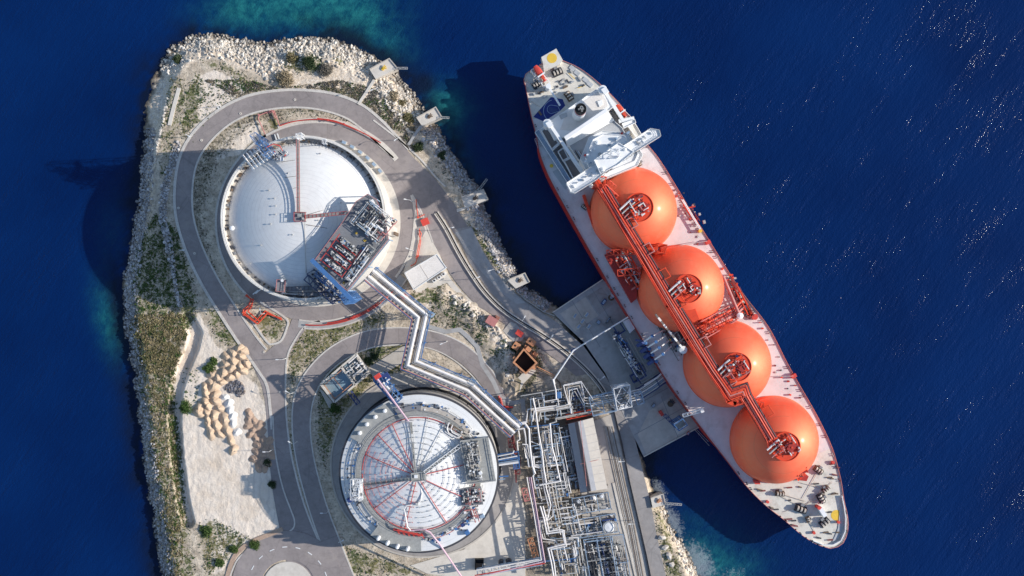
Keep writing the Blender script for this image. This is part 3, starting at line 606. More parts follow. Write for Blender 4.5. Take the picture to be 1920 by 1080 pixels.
tufts('dry_scrub', masked(NB, 5200, ok_*np.ones(X.shape)*(fbm(X, Y, 12, 88) > .44), .5), 7, .15, .8, 'leaf_grey'); tufts('ground_plants', masked(NB, 2600, ok_*np.ones(X.shape)*(fbm(X, Y, 16, 89) > .5), .5), 7, .15, .85, 'leaf_green'); tufts('dry_scrub', masked(NB, 2600, ok_*np.ones(X.shape)*(fbm(X, Y, 12, 90) > .48), .5), 7, .15, .9, 'leaf_dry')
tufts('ground_plants', masked([(820,540),(880,575),(960,650),(950,700),(880,620),(800,610)], 1500, ok_*np.ones(X.shape)*(fbm(X, Y, 12, 91) > .47), .5), 7, .15, .8, 'leaf_green')
tufts('yard_weeds', np.vstack([scatter_px([(360,160),(440,150),(480,165),(400,215),(360,270)], 220), scatter_px([(375,985),(460,1000),(440,1050),(390,1080)], 130), scatter_px([(340,690),(375,690),(370,760),(345,760)], 60)]), 9, .2, .8, 'leaf_green')
# ---------------------------------------------------------------- shrubs and trees one can tell apart
def shrub(px, py, r, hgt, m, label, name='shrub', group=None, nl=None, trunk=True):
    z = max(gz(px, py), -4)-.05; c = P(px, py, z); t_ = thing(name, label, 'tree' if name.endswith('tree') else 'shrub', c, group)
    n = nl or int(140+r*r*70); V_ = []
    k = max(3, int(r*1.6))
    for i in range(k):
        a = 2*PI*i/k+random.random(); d = r*random.uniform(.25, .62); rr = r*random.uniform(.38, .62)
        V_.append(leaf_cloud((d*math.cos(a), d*math.sin(a), hgt*random.uniform(.1, .35)), n//k, rr, hgt*.62*random.uniform(.8, 1.1), .3))
    V_.append(leaf_cloud((0, 0, hgt*.3), n//3, r*.6, hgt*.7, .3))
    v = np.concatenate(V_).reshape(-1, 3); f = np.arange(len(v)).reshape(-1, 4)
    npmesh('crown', v, f, m, smooth=False, parent=t_)
    mb = MB()
    for i in range(5):
        a = 2*PI*i/5+.4; mb.tube([(c.x, c.y, c.z), (c.x+.12*r*math.cos(a), c.y+.12*r*math.sin(a), c.z+hgt*.3), (c.x+.42*r*math.cos(a), c.y+.42*r*math.sin(a), c.z+hgt*.62)], .06+.02*r, 5)
    mb.build('trunk', 'bark', t_)
for a in [
    (535, 148, 5.4, 4, 'leaf_dry', 'wide dry beige bush on the white limestone north of the ring road'),
    (580, 117, 4.6, 3.6, 'leaf_dark', 'dark green bush between two duller bushes on the northern rocks'),
    (612, 131, 4.3, 3.2, 'leaf_grey', 'round grey brown bush right of the dark green bush on the northern rocks'),
    (550, 112, 4., 3, 'leaf_olive', 'olive bush left of the dark green bush on the northern rocks'),
    (333, 112, 3.4, 2.4, 'leaf_dark', 'dark low shrub on the north west rubble corner of the shore'),
    (738, 182, 3.6, 2.6, 'leaf_dry', 'tan bush on the rocks south of the mooring platform with yellow hook'),
    (752, 195, 2.8, 2.2, 'leaf_olive', 'olive bush just right of the tan bush on the eastern rocks'),
    (765, 222, 3.8, 2.8, 'leaf_olive', 'larger olive bush left of the second mooring platform'),
    (770, 240, 3.2, 2.4, 'leaf_dry', 'pale tan bush beside the path to the second mooring platform'),
    (785, 275, 3.2, 2.2, 'leaf_dark', 'dark bush at the foot of the path to the second mooring platform'),
    (828, 292, 3., 2.2, 'leaf_dark', 'dark bush on the grey rubble slope north of the third mooring platform'),
    (350, 764, 4.4, 5, 'leaf_green', 'green leafy tree at the western edge of the sandy yard'),
    (392, 690, 3.6, 2.6, 'leaf_green', 'green bush left of the sand heaps at the top of the yard'),
    (402, 676, 2.6, 2., 'leaf_green', 'small green bush above the other bush by the sand heaps'),
    (628, 766, 3.2, 3., 'leaf_green', 'bright green shrub below the concrete basin by the south tank'),
    (703, 668, 2.6, 2.6, 'leaf_dark', 'dark round shrub right of the concrete basin near the path'),
    (690, 676, 2.2, 2.2, 'leaf_dark', 'smaller dark shrub between the basin and the round shrub'),
    (478, 1020, 3., 2.2, 'leaf_green', 'green shrub on the verge just above the roundabout'),
    (440, 1030, 2.8, 2., 'leaf_green', 'green shrub on the sand left of the roundabout verge'),
    (412, 1055, 3., 2., 'leaf_green', 'lowest green shrub on the pale sand left of the roundabout'),
    (388, 995, 3.2, 2.2, 'leaf_green', 'spreading green shrub in the south west corner of the sandy yard'),
    (511, 908, 2.6, 1.8, 'leaf_dark', 'dark shrub below the brown clay heaps beside the road kerb'),
    (501, 868, 2.6, 1.8, 'leaf_dark', 'dark scrubby shrub at the right foot of the brown clay heaps'),
    (965, 655, 2.4, 2.2, 'leaf_dark', 'dark shrub left of the small orange brick boxes')]:
    shrub(*a, name='leafy_tree' if 'tree' in a[5] else 'shrub')
# boulders in a white row and big white blocks
def boulder(px, py, s, label, group, m='rock_white'):
    z = gz(px, py); c = P(px, py, z); t_ = MB()
    qx, qy, an = random.uniform(.7, 1.3), random.uniform(.7, 1.2), random.random()*6; rr_ = [random.uniform(.62, 1.12) for _ in IV]
    v = [(c.x+s*w2*(a*qx*math.cos(an)-b*qy*math.sin(an)), c.y+s*w2*(a*qx*math.sin(an)+b*qy*math.cos(an)), c.z+s*.25+d*s*.6*w2) for (a, b, d), w2 in zip(IV, rr_)]
    t_.add(v, IF); o = t_.build('boulder', m); ctr = Vector((c.x, c.y, c.z))
    o.data.transform(__import__('mathutils').Matrix.Translation(-ctr)); o.location = ctr; reg(o, dict(label=label, category='boulder', group=group))
for i in range(24):
    u = i/23; boulder(314-26*u+random.uniform(-1.5, 1.5), 185+125*u, random.uniform(.75, 1.25), 'white boulder in the row lining the western shore path', 'white boulders lining the shore path')
for (x, y, s, l) in [(1241,1008,2.1,'big pale boulder at the top of the group of four beside the quay road'), (1247,1026,1.9,'second pale boulder down in the group of four beside the quay road'), (1254,1042,2.2,'third and widest pale boulder in the group of four beside the quay road'), (1259,1058,1.7,'lowest pale boulder of the four beside the quay road')]:
    boulder(x, y, s, l, 'pale boulders beside the quay road')
# ---------------------------------------------------------------- heaps
def heap(px, py, r, h, m, label, group, name):
    n = 16; rings = 5; c = P(px, py, 0); vs = []; ph = random.random()*6
    for i in range(rings):
        u = i/(rings-1); rr = r*(1-u)**1.05; z = -.15+h*(1-(1-u)**1.08)
        for j in range(n):
            a = 2*PI*j/n; w_ = 1+.24*math.sin(2*a+ph)+.08*math.sin(5*a+ph*2)+random.uniform(-.05, .05); vs.append((rr*w_*math.cos(a), rr*w_*math.sin(a), z+random.uniform(-.07, .07)*h*(0 < i)))
    fs = [(i*n+j, i*n+(j+1) % n, (i+1)*n+(j+1) % n, (i+1)*n+j) for i in range(rings-1) for j in range(n)]
    mb = MB(); mb.add(vs, fs); o = mb.build(name, m, smooth=True); o.location = (c.x, c.y, .1); reg(o, dict(label=label, category='heap', group=group))
tan_ = zx([(415,130),(440,190),(378,170),(385,225),(425,260),(470,235),(330,190),(318,245),(360,275),(300,300),(395,300),(350,335),(265,340),(225,320),(295,365),(175,400),(215,385),(245,410),(185,455),(248,465),(180,515),(250,512),(195,550),(270,560),(130,550),(125,595),(185,600),(245,610),(195,640),(310,640),(200,685),(260,680),(215,745),(270,745),(330,730),(365,790),(370,860),(438,150),(440,285)], 340, 620, 3.858)
for i, (x, y) in enumerate(tan_): heap(x+random.uniform(-2, 2), y+random.uniform(-2, 2), random.uniform(2.3, 3.5), random.uniform(1.9, 3.), 'sand_heap', 'tan sand heap in the sunlit cluster on the sandy yard', 'tan sand heaps on the yard', 'sand_heap')
clay = zx([(490,640),(525,650),(560,690),(480,690),(520,720),(575,740),(500,750),(540,780),(590,800),(630,800),(560,830),(610,850),(650,860),(545,880),(590,900),(530,930),(580,950),(620,960),(560,985),(600,990),(640,900),(490,600)], 340, 620, 3.858)
for x, y in clay: heap(x, y, random.uniform(2.2, 3.), random.uniform(1.1, 1.6), 'clay_heap', 'brown earth heap in the shaded cluster beside the road', 'brown earth heaps on the yard', 'earth_heap')
for i, (x, y) in enumerate(zx([(315,480),(345,525),(355,575),(370,620),(400,735),(375,665)], 340, 620, 3.858)): heap(x, y, random.uniform(2., 2.6), random.uniform(1.4, 1.9), 'lime_heap', 'white lime heap in the line right of the tan sand heaps', 'white lime heaps on the yard', 'lime_heap')
# ---------------------------------------------------------------- shared pieces
def frame3(o, a, b):
    """local frame from photo pixels: o origin, a and b pixel vectors"""
    return lambda u, v, z: P(o[0]+a[0]*u+b[0]*v, o[1]+a[1]*u+b[1]*v, z)
def rail(mb, pts, h=1.1, step=3., r=.07):
    """posts and a top rail along points (top of floor)"""
    for a, b in zip(pts[:-1], pts[1:]):
        a = Vector(a); b = Vector(b); L = (b-a).length; n = max(1, int(L/step))
        for i in range(n+1): p = a+(b-a)*i/n; mb.beam(p, p+Vector((0, 0, h)), r)
        mb.beam(a+Vector((0, 0, h)), b+Vector((0, 0, h)), r*1.4); mb.beam(a+Vector((0, 0, h*.55)), b+Vector((0, 0, h*.55)), r)
def truss(mb, pts, wpx_vec, z0, z1, r=.18, step=4.):
    pass
def lattice(mb, a, b, w, h, r=.16, step=3.5):
    """box truss between two points: four chords, verticals, diagonals"""
    a = Vector(a); b = Vector(b); d = b-a; L = d.length; n = max(2, int(L/step)); u = d.normalized()
    s_ = u.cross(Vector((0, 0, 1))); s_ = (s_.normalized() if s_.length > .01 else Vector((1, 0, 0)))*w/2; q = s_.cross(u).normalized()*h/2
    C4 = [-s_-q, s_-q, s_+q, -s_+q]
    for c in C4: mb.beam(a+c, b+c, r*1.3)
    for i in range(n+1):
        p = a+d*i/n
        for k in range(4): mb.beam(p+C4[k], p+C4[(k+1) % 4], r)
        if i < n:
            p2 = a+d*(i+1)/n
            mb.beam(p+C4[0], p2+C4[3], r*.8); mb.beam(p+C4[1], p2+C4[2], r*.8); mb.beam(p+C4[3], p2+C4[2], r*.8); mb.beam(p+C4[0], p2+C4[1], r*.8)
def tower(mb, q, z0, z1, r=.16, step=4.):
    """open frame tower on four plan points"""
    n = max(1, int((z1-z0)/step)); k = len(q)
    for x, y in q: mb.beam((x, y, z0), (x, y, z1), r*1.4)
    for i in range(n+1):
        z = z0+(z1-z0)*i/n
        for j in range(k):
            a = q[j]; b = q[(j+1) % k]; mb.beam((*a, z), (*b, z), r)
            if i < n: mb.beam((*a, z), (*b, z+(z1-z0)/n), r*.8)
def pipe(parent, pts, r, m='white_pipe', n=7, name='pipe'):
    mb = MB(); mb.tube(pts, r, n); return mb.build(name, m, parent, smooth=True)
def valve(mb, p, s):
    mb.lathe((p[0], p[1]), [(.001, p[2]-s*.2), (s*.5, p[2]), (s*.5, p[2]+s*.5), (s*.2, p[2]+s*.7), (s*.2, p[2]+s*1.4), (s*.6, p[2]+s*1.4), (s*.6, p[2]+s*1.55), (.001, p[2]+s*1.6)], 7)
def clutter(parent, F, nu, nv, z, seed, pal, rr=(.12, .32), zr=(.4, 2.6), nvalve=12, nbox=4, uspan=(0, 1), vspan=(0, 1)):
    """equipment floor: pipes along u, pipes along v with elbows, valves, small vessels and boxes"""
    rd = random.Random(seed); U = lambda: rd.uniform(*uspan); Vv = lambda: rd.uniform(*vspan)
    for i in range(nu):
        v = Vv(); u0, u1 = sorted((U(), U())); h = z+rd.uniform(*zr); 
        if u1-u0 < .15: u1 = min(uspan[1], u0+.25)
        pts = [F(u0, v, z), F(u0, v, h), F(u1, v, h)]
        if rd.random() < .55: v2 = min(vspan[1], max(vspan[0], v+rd.uniform(-.25, .25))); pts += [F(u1, v2, h)]
        else: pts += [F(u1, v, z)]
        pipe(parent, pts, rd.uniform(*rr), rd.choice(pal), 6)
    for i in range(nv):
        u = U(); v0, v1 = sorted((Vv(), Vv())); h = z+rd.uniform(*zr)
        if v1-v0 < .15: v1 = min(vspan[1], v0+.25)
        pts = [F(u, v0, h), F(u, v1, h)]
        if rd.random() < .55: pts = [F(min(uspan[1], u+rd.uniform(.03, .15)), v0, h)]+pts
        if rd.random() < .6: pts = pts+[F(u, v1, z)]
        pipe(parent, pts, rd.uniform(*rr), rd.choice(pal), 6)
    for i in range(nvalve):
        mb = MB(); p = F(U(), Vv(), z+rd.uniform(.6, 1.6)); valve(mb, p, rd.uniform(.5, .95)); mb.build('valve', rd.choice(pal+['grey_pipe', 'dark_steel']), parent)
    for i in range(nbox):
        mb = MB(); p = F(U(), Vv(), z); s_ = rd.uniform(.7, 1.6); mb.box(p, s_, s_*rd.uniform(.6, 1.6), z, z+rd.uniform(.8, 2.2), rd.uniform(0, .6)); mb.build('cabinet', rd.choice(['white_steel', 'blue_steel', 'grey_pipe', 'dark_steel']), parent)
def on_cap(c, r0, z0, z1):
    """height of a round roof (spherical cap): edge radius r0 at z0, apex z1"""
    h = z1-z0; Rr = (r0*r0+h*h)/(2*h)
    return lambda r: math.sqrt(max(0, Rr*Rr-r*r))-Rr+z1
# ================================================================ NORTH TANK
c1 = P(*T1); cx, cy = c1.x, c1.y; RT = 144*S; ZT = 34.; ZE = 30.5; ZA = 40.5; RD = 36.1
t1 = thing('storage_tank', 'big white gas tank with domed roof in the ring of road at the north end', 'storage tank', (cx, cy, 0))
mb = MB(); mb.lathe((cx, cy), [(RT, 0), (RT, ZT-1.2), (RT+.35, ZT-1.2), (RT+.35, ZT), (RT-.9, ZT), (RT-.9, ZE-.6)], 160); mb.build('wall', mat('tank_wall', (.72, .68, .62), .75, .08, .3, .05, dirt=(.55, .5, .43), dirtamt=.45), t1, smooth=True)
mb = MB(); mb.lathe((cx, cy), [(RT-.85, ZE-.6), (RD-.2, ZE-.35)], 160); mb.build('roof_gutter', 'concrete_pale', t1)
cap1 = on_cap(c1, RD, ZE, ZA)
mb = MB(); mb.lathe((cx, cy), [(RD+.05, ZE-.9)]+[(max(.01, r), cap1(r)) for r in np.linspace(RD, 0, 26)], 160); mb.build('dome_roof', domemat('dome_sheet_north', cx, cy, (.84, .83, .81), 36, 1.9), t1, smooth=True)
mb = MB()
for i in range(150):
    a = 2*PI*i/150; rr = RT-.45; mb.beam((cx+rr*math.cos(a), cy+rr*math.sin(a), ZT), (cx+rr*math.cos(a), cy+rr*math.sin(a), ZT+1.1), .08)
mb.tube([(cx+(RT-.45)*math.cos(2*PI*i/80), cy+(RT-.45)*math.sin(2*PI*i/80), ZT+1.1) for i in range(81)], .07, 4)
mb.build('handrail', 'white_steel', t1)
for i in range(96):   # dark brackets and lamps in the gutter
    a = 2*PI*(i+.7*random.random())/96; mb = MB(); rr = RT-random.uniform(1.3, 2.3)
    mb.box((cx+rr*math.cos(a), cy+rr*math.sin(a)), random.uniform(.5, 1.1), random.uniform(.5, 1.3), ZE-.5, ZE+random.uniform(.6, 1.6), a); mb.build('gutter_box', random.choice(['grating', 'dark_steel', 'brown_steel']), t1)
for i in range(44):
    a = R(-75+i*5.2); mb = MB(); rr = RT-2.3
    mb.tube([(cx+rr*math.cos(a), cy+rr*math.sin(a), ZE), (cx+rr*math.cos(a), cy+rr*math.sin(a), ZE+1.2), (cx+(rr-1.6)*math.cos(a), cy+(rr-1.6)*math.sin(a), ZE+1.5)], .1, 5); mb.build('vent_hook', 'dark_steel', t1)
# floodlight ball on the west rim, big vents
mb = MB(); p = P(436, 428, ZE+1.5); mb.lathe(p, [(.01, p.z-.2), (.9, p.z+.2), (1.25, p.z+1.1), (.9, p.z+2), (.01, p.z+2.3)], 16); mb.build('vent_cap', 'white_steel', t1, smooth=True)
# apex platform and the two roof walkways
ap = P(565, 405, 42.2)
mb = MB(); q = [P(x, y, 42.2) for x, y in [(552, 398), (573, 398), (573, 415), (552, 415)]]; mb.prism([(v.x, v.y) for v in q], 41.8, 42.1, bot=True)
for v in q: mb.beam((v.x, v.y, 38.5), (v.x, v.y, 41.8), .25)
ph = mb.build('apex_platform', 'grating', t1); mb = MB(); rail(mb, [Vector((v.x, v.y, 42.1)) for v in q+[q[0]]], 1.2, 2, .12); mb.build('handrail', 'red_pipe', ph)
mb = MB(); mb.box(P(562, 404, 42), 1.6, 1.3, 42.1, 43.4); mb.build('cabinet', 'grating_pale', ph); mb = MB(); mb.cyl(P(569, 410, 42), .5, 42.1, 43.6); mb.build('valve', 'grey_pipe', ph)
def walkway(parent, a, b, z0, z1, wpx, mdeck='grating_pale', mrail='red_faded', posts=True, name='walkway'):
    A = P(*a, z0); B = P(*b, z1); d = (B-A); d2 = Vector((d.x, d.y, 0)).normalized(); s_ = Vector((-d2.y, d2.x, 0))*wpx*S*.45
    mb = MB(); vs = [A-s_, B-s_, B+s_, A+s_]; mb.add([tuple(v) for v in vs]+[tuple(v-Vector((0, 0, .25))) for v in vs], [(0, 1, 2, 3), (4, 7, 6, 5), (0, 4, 5, 1), (2, 6, 7, 3), (1, 5, 6, 2), (3, 7, 4, 0)])
    w_ = mb.build(name, mdeck, parent); mb = MB()
    rail(mb, [A-s_, B-s_], 1.1, 2.2, .12); rail(mb, [A+s_, B+s_], 1.1, 2.2, .12); n = max(2, int(d.length/1.8))
    for i in range(n): mb.beam(A-s_+d*i/n+Vector((0, 0, .06)), A+s_+d*i/n+Vector((0, 0, .06)), .12)
    mb.build('handrail', mrail, w_); return w_
walkway(t1, (560, 398), (559, 262), 42., 40., 5.5)
walkway(t1, (572, 407), (652, 399), 42.3, 44.6, 6, mrail='red_pipe')
mb = MB(); mb.tube([P(571, 416, 41.2), P(573, 480, 38.8), P(574, 512, 35.6)], .16, 5); mb.build('roof_pipe', 'grey_pipe', t1)
mb = MB(); mb.tube([P(552, 411, 41.3), P(498, 424, 37.5), P(464, 428, 33.6)], .12, 5); mb.build('roof_pipe', 'grey_pipe', t1)
for (a, b, za, zb) in [((573,404),(632,386),41.3,38.2), ((574,421),(614,428),40.9,39.2), ((553,300),(527,304),37.2,35.7), ((556,330),(534,333),38.5,37.6), ((556,352),(538,355),39.3,38.6), ((557,370),(543,372),39.9,39.4)]:
    mb = MB(); mb.tube([P(*a, za), P(*b, zb)], .09, 4); mb.build('roof_pipe', 'brown_steel', t1)
for (x, y) in [(601,288),(505,357),(515,372),(517,386),(517,402),(508,420),(597,413),(540,325),(549,440),(490,460),(470,495),(640,380)]:
    z = cap1(math.hypot((x-960)*S*.93-cx, (540-y)*S*.93-cy)); mb = MB(); q = P(x, y, z); valve(mb, q, .6); mb.build('roof_stud', 'grey_pipe', t1)
# stair tower with its row of pipes on the north west side
st_ = lambda l, z: [tuple(P(x, y, z)[:2]) for x, y in l]
def plan(l, zref=0): return [tuple(P(x, y, zref)[:2]) for x, y in l]
mb = MB(); q0 = plan([(478,260),(488,254),(498,268),(488,275)], 42); q1 = plan([(490,280),(502,270),(511,285),(500,295)], 42)
tower(mb, q0, 24, 52, .16, 5.); tower(mb, q1, 27, 50, .16, 5.); lattice(mb, P(484, 264, 51), P(500, 284, 48), 2.2, 1.4, .13, 3.)
tw = mb.build('stair_tower', 'blue_steel', t1); mb = MB(); mb.prism(q1, 47, 47.2, bot=True); mb.prism(q0, 45, 45.2, bot=True); mb.build('landing', 'grating', tw)
Fm = frame3((458, 297), (14, 18), (38, -24))
mb = MB()
for i in range(7):
    a = Fm(-.3, i/6, 40); b = Fm(1.25, i/6, 33.); mb.beam(a, b, .22)
    for h in (36, 39, 42): mb.beam(Fm(0, i/6, h), Fm(1, i/6, h), .2)
    mb.beam(Fm(0, i/6, 30), Fm(0, i/6, 44), .26); mb.beam(Fm(1, i/6, 30), Fm(1, i/6, 42), .26)
for h in (36, 39.5, 43):
    for u in (0, .5, 1): mb.beam(Fm(u, 0, h), Fm(u, 1, h), .2)
mb.build('pipe_frame', 'blue_grey', t1)
for i in range(7):
    pipe(t1, [Fm(-.3, i/6+.05, 44.5), Fm(.1, i/6+.05, 44), Fm(.7, i/6+.05, 40), Fm(1.15, i/6+.05, 35)], .28, 'white_pipe', name='relief_pipe')
clutter(t1, frame3((505, 290), (22, -14), (16, 14)), 6, 5, 35, 5, ['grey_pipe', 'white_pipe', 'dark_steel', 'red_pipe'], nvalve=8, nbox=4)
pipe(t1, [P(498, 277, 48), P(512, 270, 48), P(524, 273, 47), P(530, 283, 40)], .22, 'red_pipe')
# south west small platform
Fs = frame3((520, 524), (20, 2), (-2, 22)); mb = MB(); q = [Fs(u, v, 36) for u, v in ((0, 0), (.8, 0), (.8, 1), (0, 1))]; mb.prism([v[:2] for v in q], 35.6, 36, bot=True)
for v in q: mb.beam((v.x, v.y, ZE), (v.x, v.y, 36), .25)
p_ = mb.build('side_platform', 'grating', t1); mb = MB(); rail(mb, q+[q[0]], 1.2, 1.5, .13); mb.build('handrail', 'red_faded', p_); mb = MB(); mb.cyl(P(530, 526, 36), .7, 36, 37.3); mb.build('vent_cap', 'white_steel', p_)
walkway(t1, (532, 542), (586, 540), 35., 35., 8, 'grating', 'dark_steel'); walkway(t1, (560, 551), (640, 553), 34.5, 34.5, 7, 'grating', 'dark_steel')
clutter(t1, frame3((520, 548), (120, 8), (0, 10)), 12, 8, ZE, 9, ['dark_steel', 'grey_pipe', 'brown_steel', 'white_pipe'], nvalve=12, nbox=6, zr=(.6, 3))
# pump platform
PZ = 45.
PP = [(588,492),(652,545),(729,449),(724,415),(706,374),(690,364),(668,378),(642,418)]
mb = MB(); mb.prism(plan(PP, PZ), PZ-.4, PZ, bot=True); pp = mb.build('pump_platform', 'grating', t1)
mb = MB(); rail(mb, [P(x, y, PZ) for x, y in PP+PP[:1]], 1.2, 2.2, .14); mb.build('handrail', 'red_faded', pp)
mb = MB()
for x, y in PP+[(620,455),(690,500),(660,480),(690,420)]: v = P(x, y, PZ); mb.beam((v.x, v.y, ZE-1), (v.x, v.y, PZ-.4), .5)
for a, b in [(0, 1), (1, 2), (0, 7)]: lattice(mb, P(*PP[a], PZ-2.2), P(*PP[b], PZ-2.2), .8, 2.6, .2, 3)
mb.build('platform_frame', 'blue_grey', pp)
Fp = frame3((590, 492), (62, 50), (54, -74))
PALW = ['grey_pipe', 'white_pipe', 'blue_grey', 'grating_pale', 'dark_steel']
for k in range(4):   # four pump rows between red pipes
    v0 = .14+k*.175
    F_ = (lambda v0: lambda u, v, z: Fp(.16+u*.5, v0+v*.1, z))(v0)
    mb = MB(); mb.prism([F_(u, v, PZ)[:2] for u, v in ((0, 0), (1, 0), (1, 1), (0, 1))], PZ, PZ+.5); mb.build('pump_base', 'dark_steel', pp)
    for q_ in range(2): pipe(pp, [F_(.02, .3+.45*q_, PZ+1.1), F_(.98, .3+.45*q_, PZ+1.1)], .34, PALW[(k+q_) % 4], 8, 'pump_barrel')
    clutter(pp, F_, 8, 10, PZ+.5, 40+k, PALW, (.08, .18), (.5, 1.8), 12, 2)
    pipe(pp, [F_(-.15, -.25, PZ+1.6), F_(1.08, -.25, PZ+1.6)], .2, 'red_pipe')
pipe(pp, [Fp(.08, .1, PZ+1.6), Fp(.08, .78, PZ+1.6)], .2, 'red_pipe'); pipe(pp, [Fp(.72, .1, PZ+1.6), Fp(.72, .8, PZ+1.6)], .2, 'red_pipe')
clutter(pp, Fp, 18, 24, PZ, 51, PALW, (.08, .22), (.5, 2.6), 26, 4, (.74, .98), (.08, 1.0))
Fq = frame3((648, 420), (60, 48), (42, -54)); clutter(pp, Fq, 30, 36, PZ, 52, PALW+['red_faded', 'white_pipe'], (.09, .26), (.6, 4.), 30, 8, (.05, .95), (.1, .95))
for u, v in [(.35, .3), (.45, .45), (.6, .5)]: pipe(pp, [Fq(u, v, PZ+2), Fq(u+.22, v, PZ+2)], .6, 'white_steel', 10, 'vessel')
for x, y in [(668,437),(684,451),(645,530),(612,503),(676,502),(704,431)]:
    for a, b in ((-1, 0), (1, 0), (0, 1), (0, -1)):
        mb = MB(); q = P(x+a*1.6, y+b*1.6, PZ); mb.box(q, .42, .42, PZ, PZ+.35); mb.build('floor_marker', 'yellow', pp)
# blue girder beside the platform and hanging frames
mb = MB(); g0, g1 = P(584, 487, 47), P(664, 566, 47); mb.beam(g0, g1, 1.9, 1.6); 
for u in (.05, .45, .9): p = g0.lerp(g1, u); mb.beam((p.x, p.y, 30), p, .6)
gd = mb.build('crane_girder', 'blue_steel', t1); mb = MB(); lattice(mb, P(596, 507, 43), P(650, 560, 43), 3.2, 2., .2, 3); mb.build('girder_brace', 'blue_steel', gd)
mb = MB(); tower(mb, plan([(640,555),(652,546),(664,561),(650,570)], 36), 10, 42, .3, 4); mb.build('girder_leg', 'blue_steel', gd)
mb = MB(); tower(mb, plan([(576,514),(590,505),(640,556),(622,566)], 36), 30, 37, .22, 3.4); lattice(mb, P(574, 520, 36.5), P(628, 566, 36.5), 3., 2, .22, 3); mb.build('pipe_frame', 'blue_dark', t1)
clutter(t1, frame3((580, 512), (50, 50), (10, -8)), 10, 12, 34, 61, ['grey_pipe', 'dark_steel', 'blue_steel', 'white_pipe'], nvalve=14, nbox=5)
# concrete buttress ladder on the east side and the vent boxes standing on the ring apron
mb = MB(); v = P(737, 436, 0); mb.box((v.x+.8, v.y), 2.4, 4.5, 0, 15); mb.build('buttress', 'concrete_pale', t1); mb = MB(); mb.box((v.x+2.4, v.y-1.2), .9, 1.6, 0, 15.5); mb.build('cable_riser', 'brown_steel', t1)
for i, (x, y) in enumerate([(646,268),(661,276),(676,286),(690,297),(702,309),(713,321)]):
    c = P(x, y, 0); a = math.atan2(c.y-cy, c.x-cx); vb = thing('vent_box', ['northernmost', 'second', 'third', 'fourth', 'fifth', 'southernmost'][i]+' grey vent box on the apron along the north east side of the domed tank', 'vent box', (c.x, c.y, 0), 'grey vent boxes on the tank apron')
    mb = MB(); mb.box(c, 1.8, 2.6, .05, 1.9, a); mb.build('housing', 'grey_pipe', vb); mb = MB(); mb.box(c, 1.3, 1.9, 1.9, 2.3, a); mb.build('lid', 'blue_grey', vb)
clutter(t1, frame3((610, 562), (42, -4), (0, 9)), 6, 4, 1, 63, ['grey_pipe', 'blue_grey', 'white_pipe'], nvalve=4, nbox=3, zr=(1, 5))
mb = MB(); tower(mb, plan([(556,252),(566,250),(567,258),(557,260)], 38), 20, 40, .2, 3); mb.build('stair_tower', 'white_steel', t1)
mb = MB(); tower(mb, plan([(606,262),(612,262),(612,270),(606,270)], 35), 30, 38, .16, 3); mb.build('roof_ladder', 'white_steel', t1)
# two light barriers across the inner road
for i, (a, b, l) in enumerate([((515,252),(519,262),'white barrier pair lying across the inner road north of the domed tank'), ((474,552),(484,542),'white barrier pair across the shaded inner road south west of the domed tank')]):
    c = P(*a, 0); bt = thing('road_barrier', l, 'barrier', (c.x, c.y, 0)); 
    for k in (0, 5): mb = MB(); mb.beam(P(a[0]+k, a[1]-k*.3, .8), P(b[0]+k, b[1]-k*.3+2, .8), .5, .5); mb.build('rail', 'paint_white', bt)
# ================================================================ SOUTH TANK
c2 = P(*T2); cx2, cy2 = c2.x, c2.y; RT2 = 141.5*S; Z2 = 23.; RD2 = 28.0; ZA2 = 30.5
t2 = thing('storage_tank', 'low white gas tank with red radial pipes over its roof at the south', 'storage tank', (cx2, cy2, 0))
mb = MB(); mb.lathe((cx2, cy2), [(RT2, 0), (RT2, Z2-1), (RT2, Z2-.2), (RT2-.3, Z2)], 160); mb.build('wall', 'tank_wall_s' if 'tank_wall_s' in M else mat('tank_wall_south', (.5, .47, .43), .75, .1, .3, .05, dirt=(.3, .27, .24), dirtamt=.5), t2, smooth=True)
mb = MB(); mb.lathe((cx2, cy2), [(RT2-.3, Z2), (RD2+1.8, Z2+1.2)], 160); mb.build('roof_ring', domemat('roof_ring_sheet', cx2, cy2, (.82, .82, .81), 60, 3.), t2, smooth=True)
mb = MB(); mb.lathe((cx2, cy2), [(RT2+.02, Z2-1.4), (RT2+.7, Z2-1.2), (RT2+.7, Z2-.1), (RT2-.1, Z2+.05)], 160); mb.build('rim', 'dark_steel', t2)
mb = MB(); mb.lathe((cx2, cy2), [(RD2+2.3, Z2+1.0), (RD2+2.3, Z2+1.9), (RD2+.1, Z2+1.9), (RD2+.1, Z2+1.)], 160); rw = mb.build('ring_walkway', 'grating_pale', t2); mb = MB()
for rr in (RD2+2.3, RD2+.1):
    mb.tube([(cx2+rr*math.cos(2*PI*i/90), cy2+rr*math.sin(2*PI*i/90), Z2+3) for i in range(91)], .09, 4)
    for i in range(90): a = 2*PI*i/90; mb.beam((cx2+rr*math.cos(a), cy2+rr*math.sin(a), Z2+1.9), (cx2+rr*math.cos(a), cy2+rr*math.sin(a), Z2+3), .09)
mb.build('handrail', 'grey_pipe', rw)
cap2 = on_cap(c2, RD2+.2, Z2+1.2, ZA2)
mb = MB(); mb.lathe((cx2, cy2), [(max(.01, r), cap2(r)) for r in np.linspace(RD2+.15, 0, 24)], 160); mb.build('dome_roof', domemat('dome_sheet_south', cx2, cy2, (.85, .85, .84), 20, 2.2), t2, smooth=True)
P2 = lambda r, a, dz=0.: (cx2+r*math.cos(a), cy2+r*math.sin(a), cap2(r)+dz)
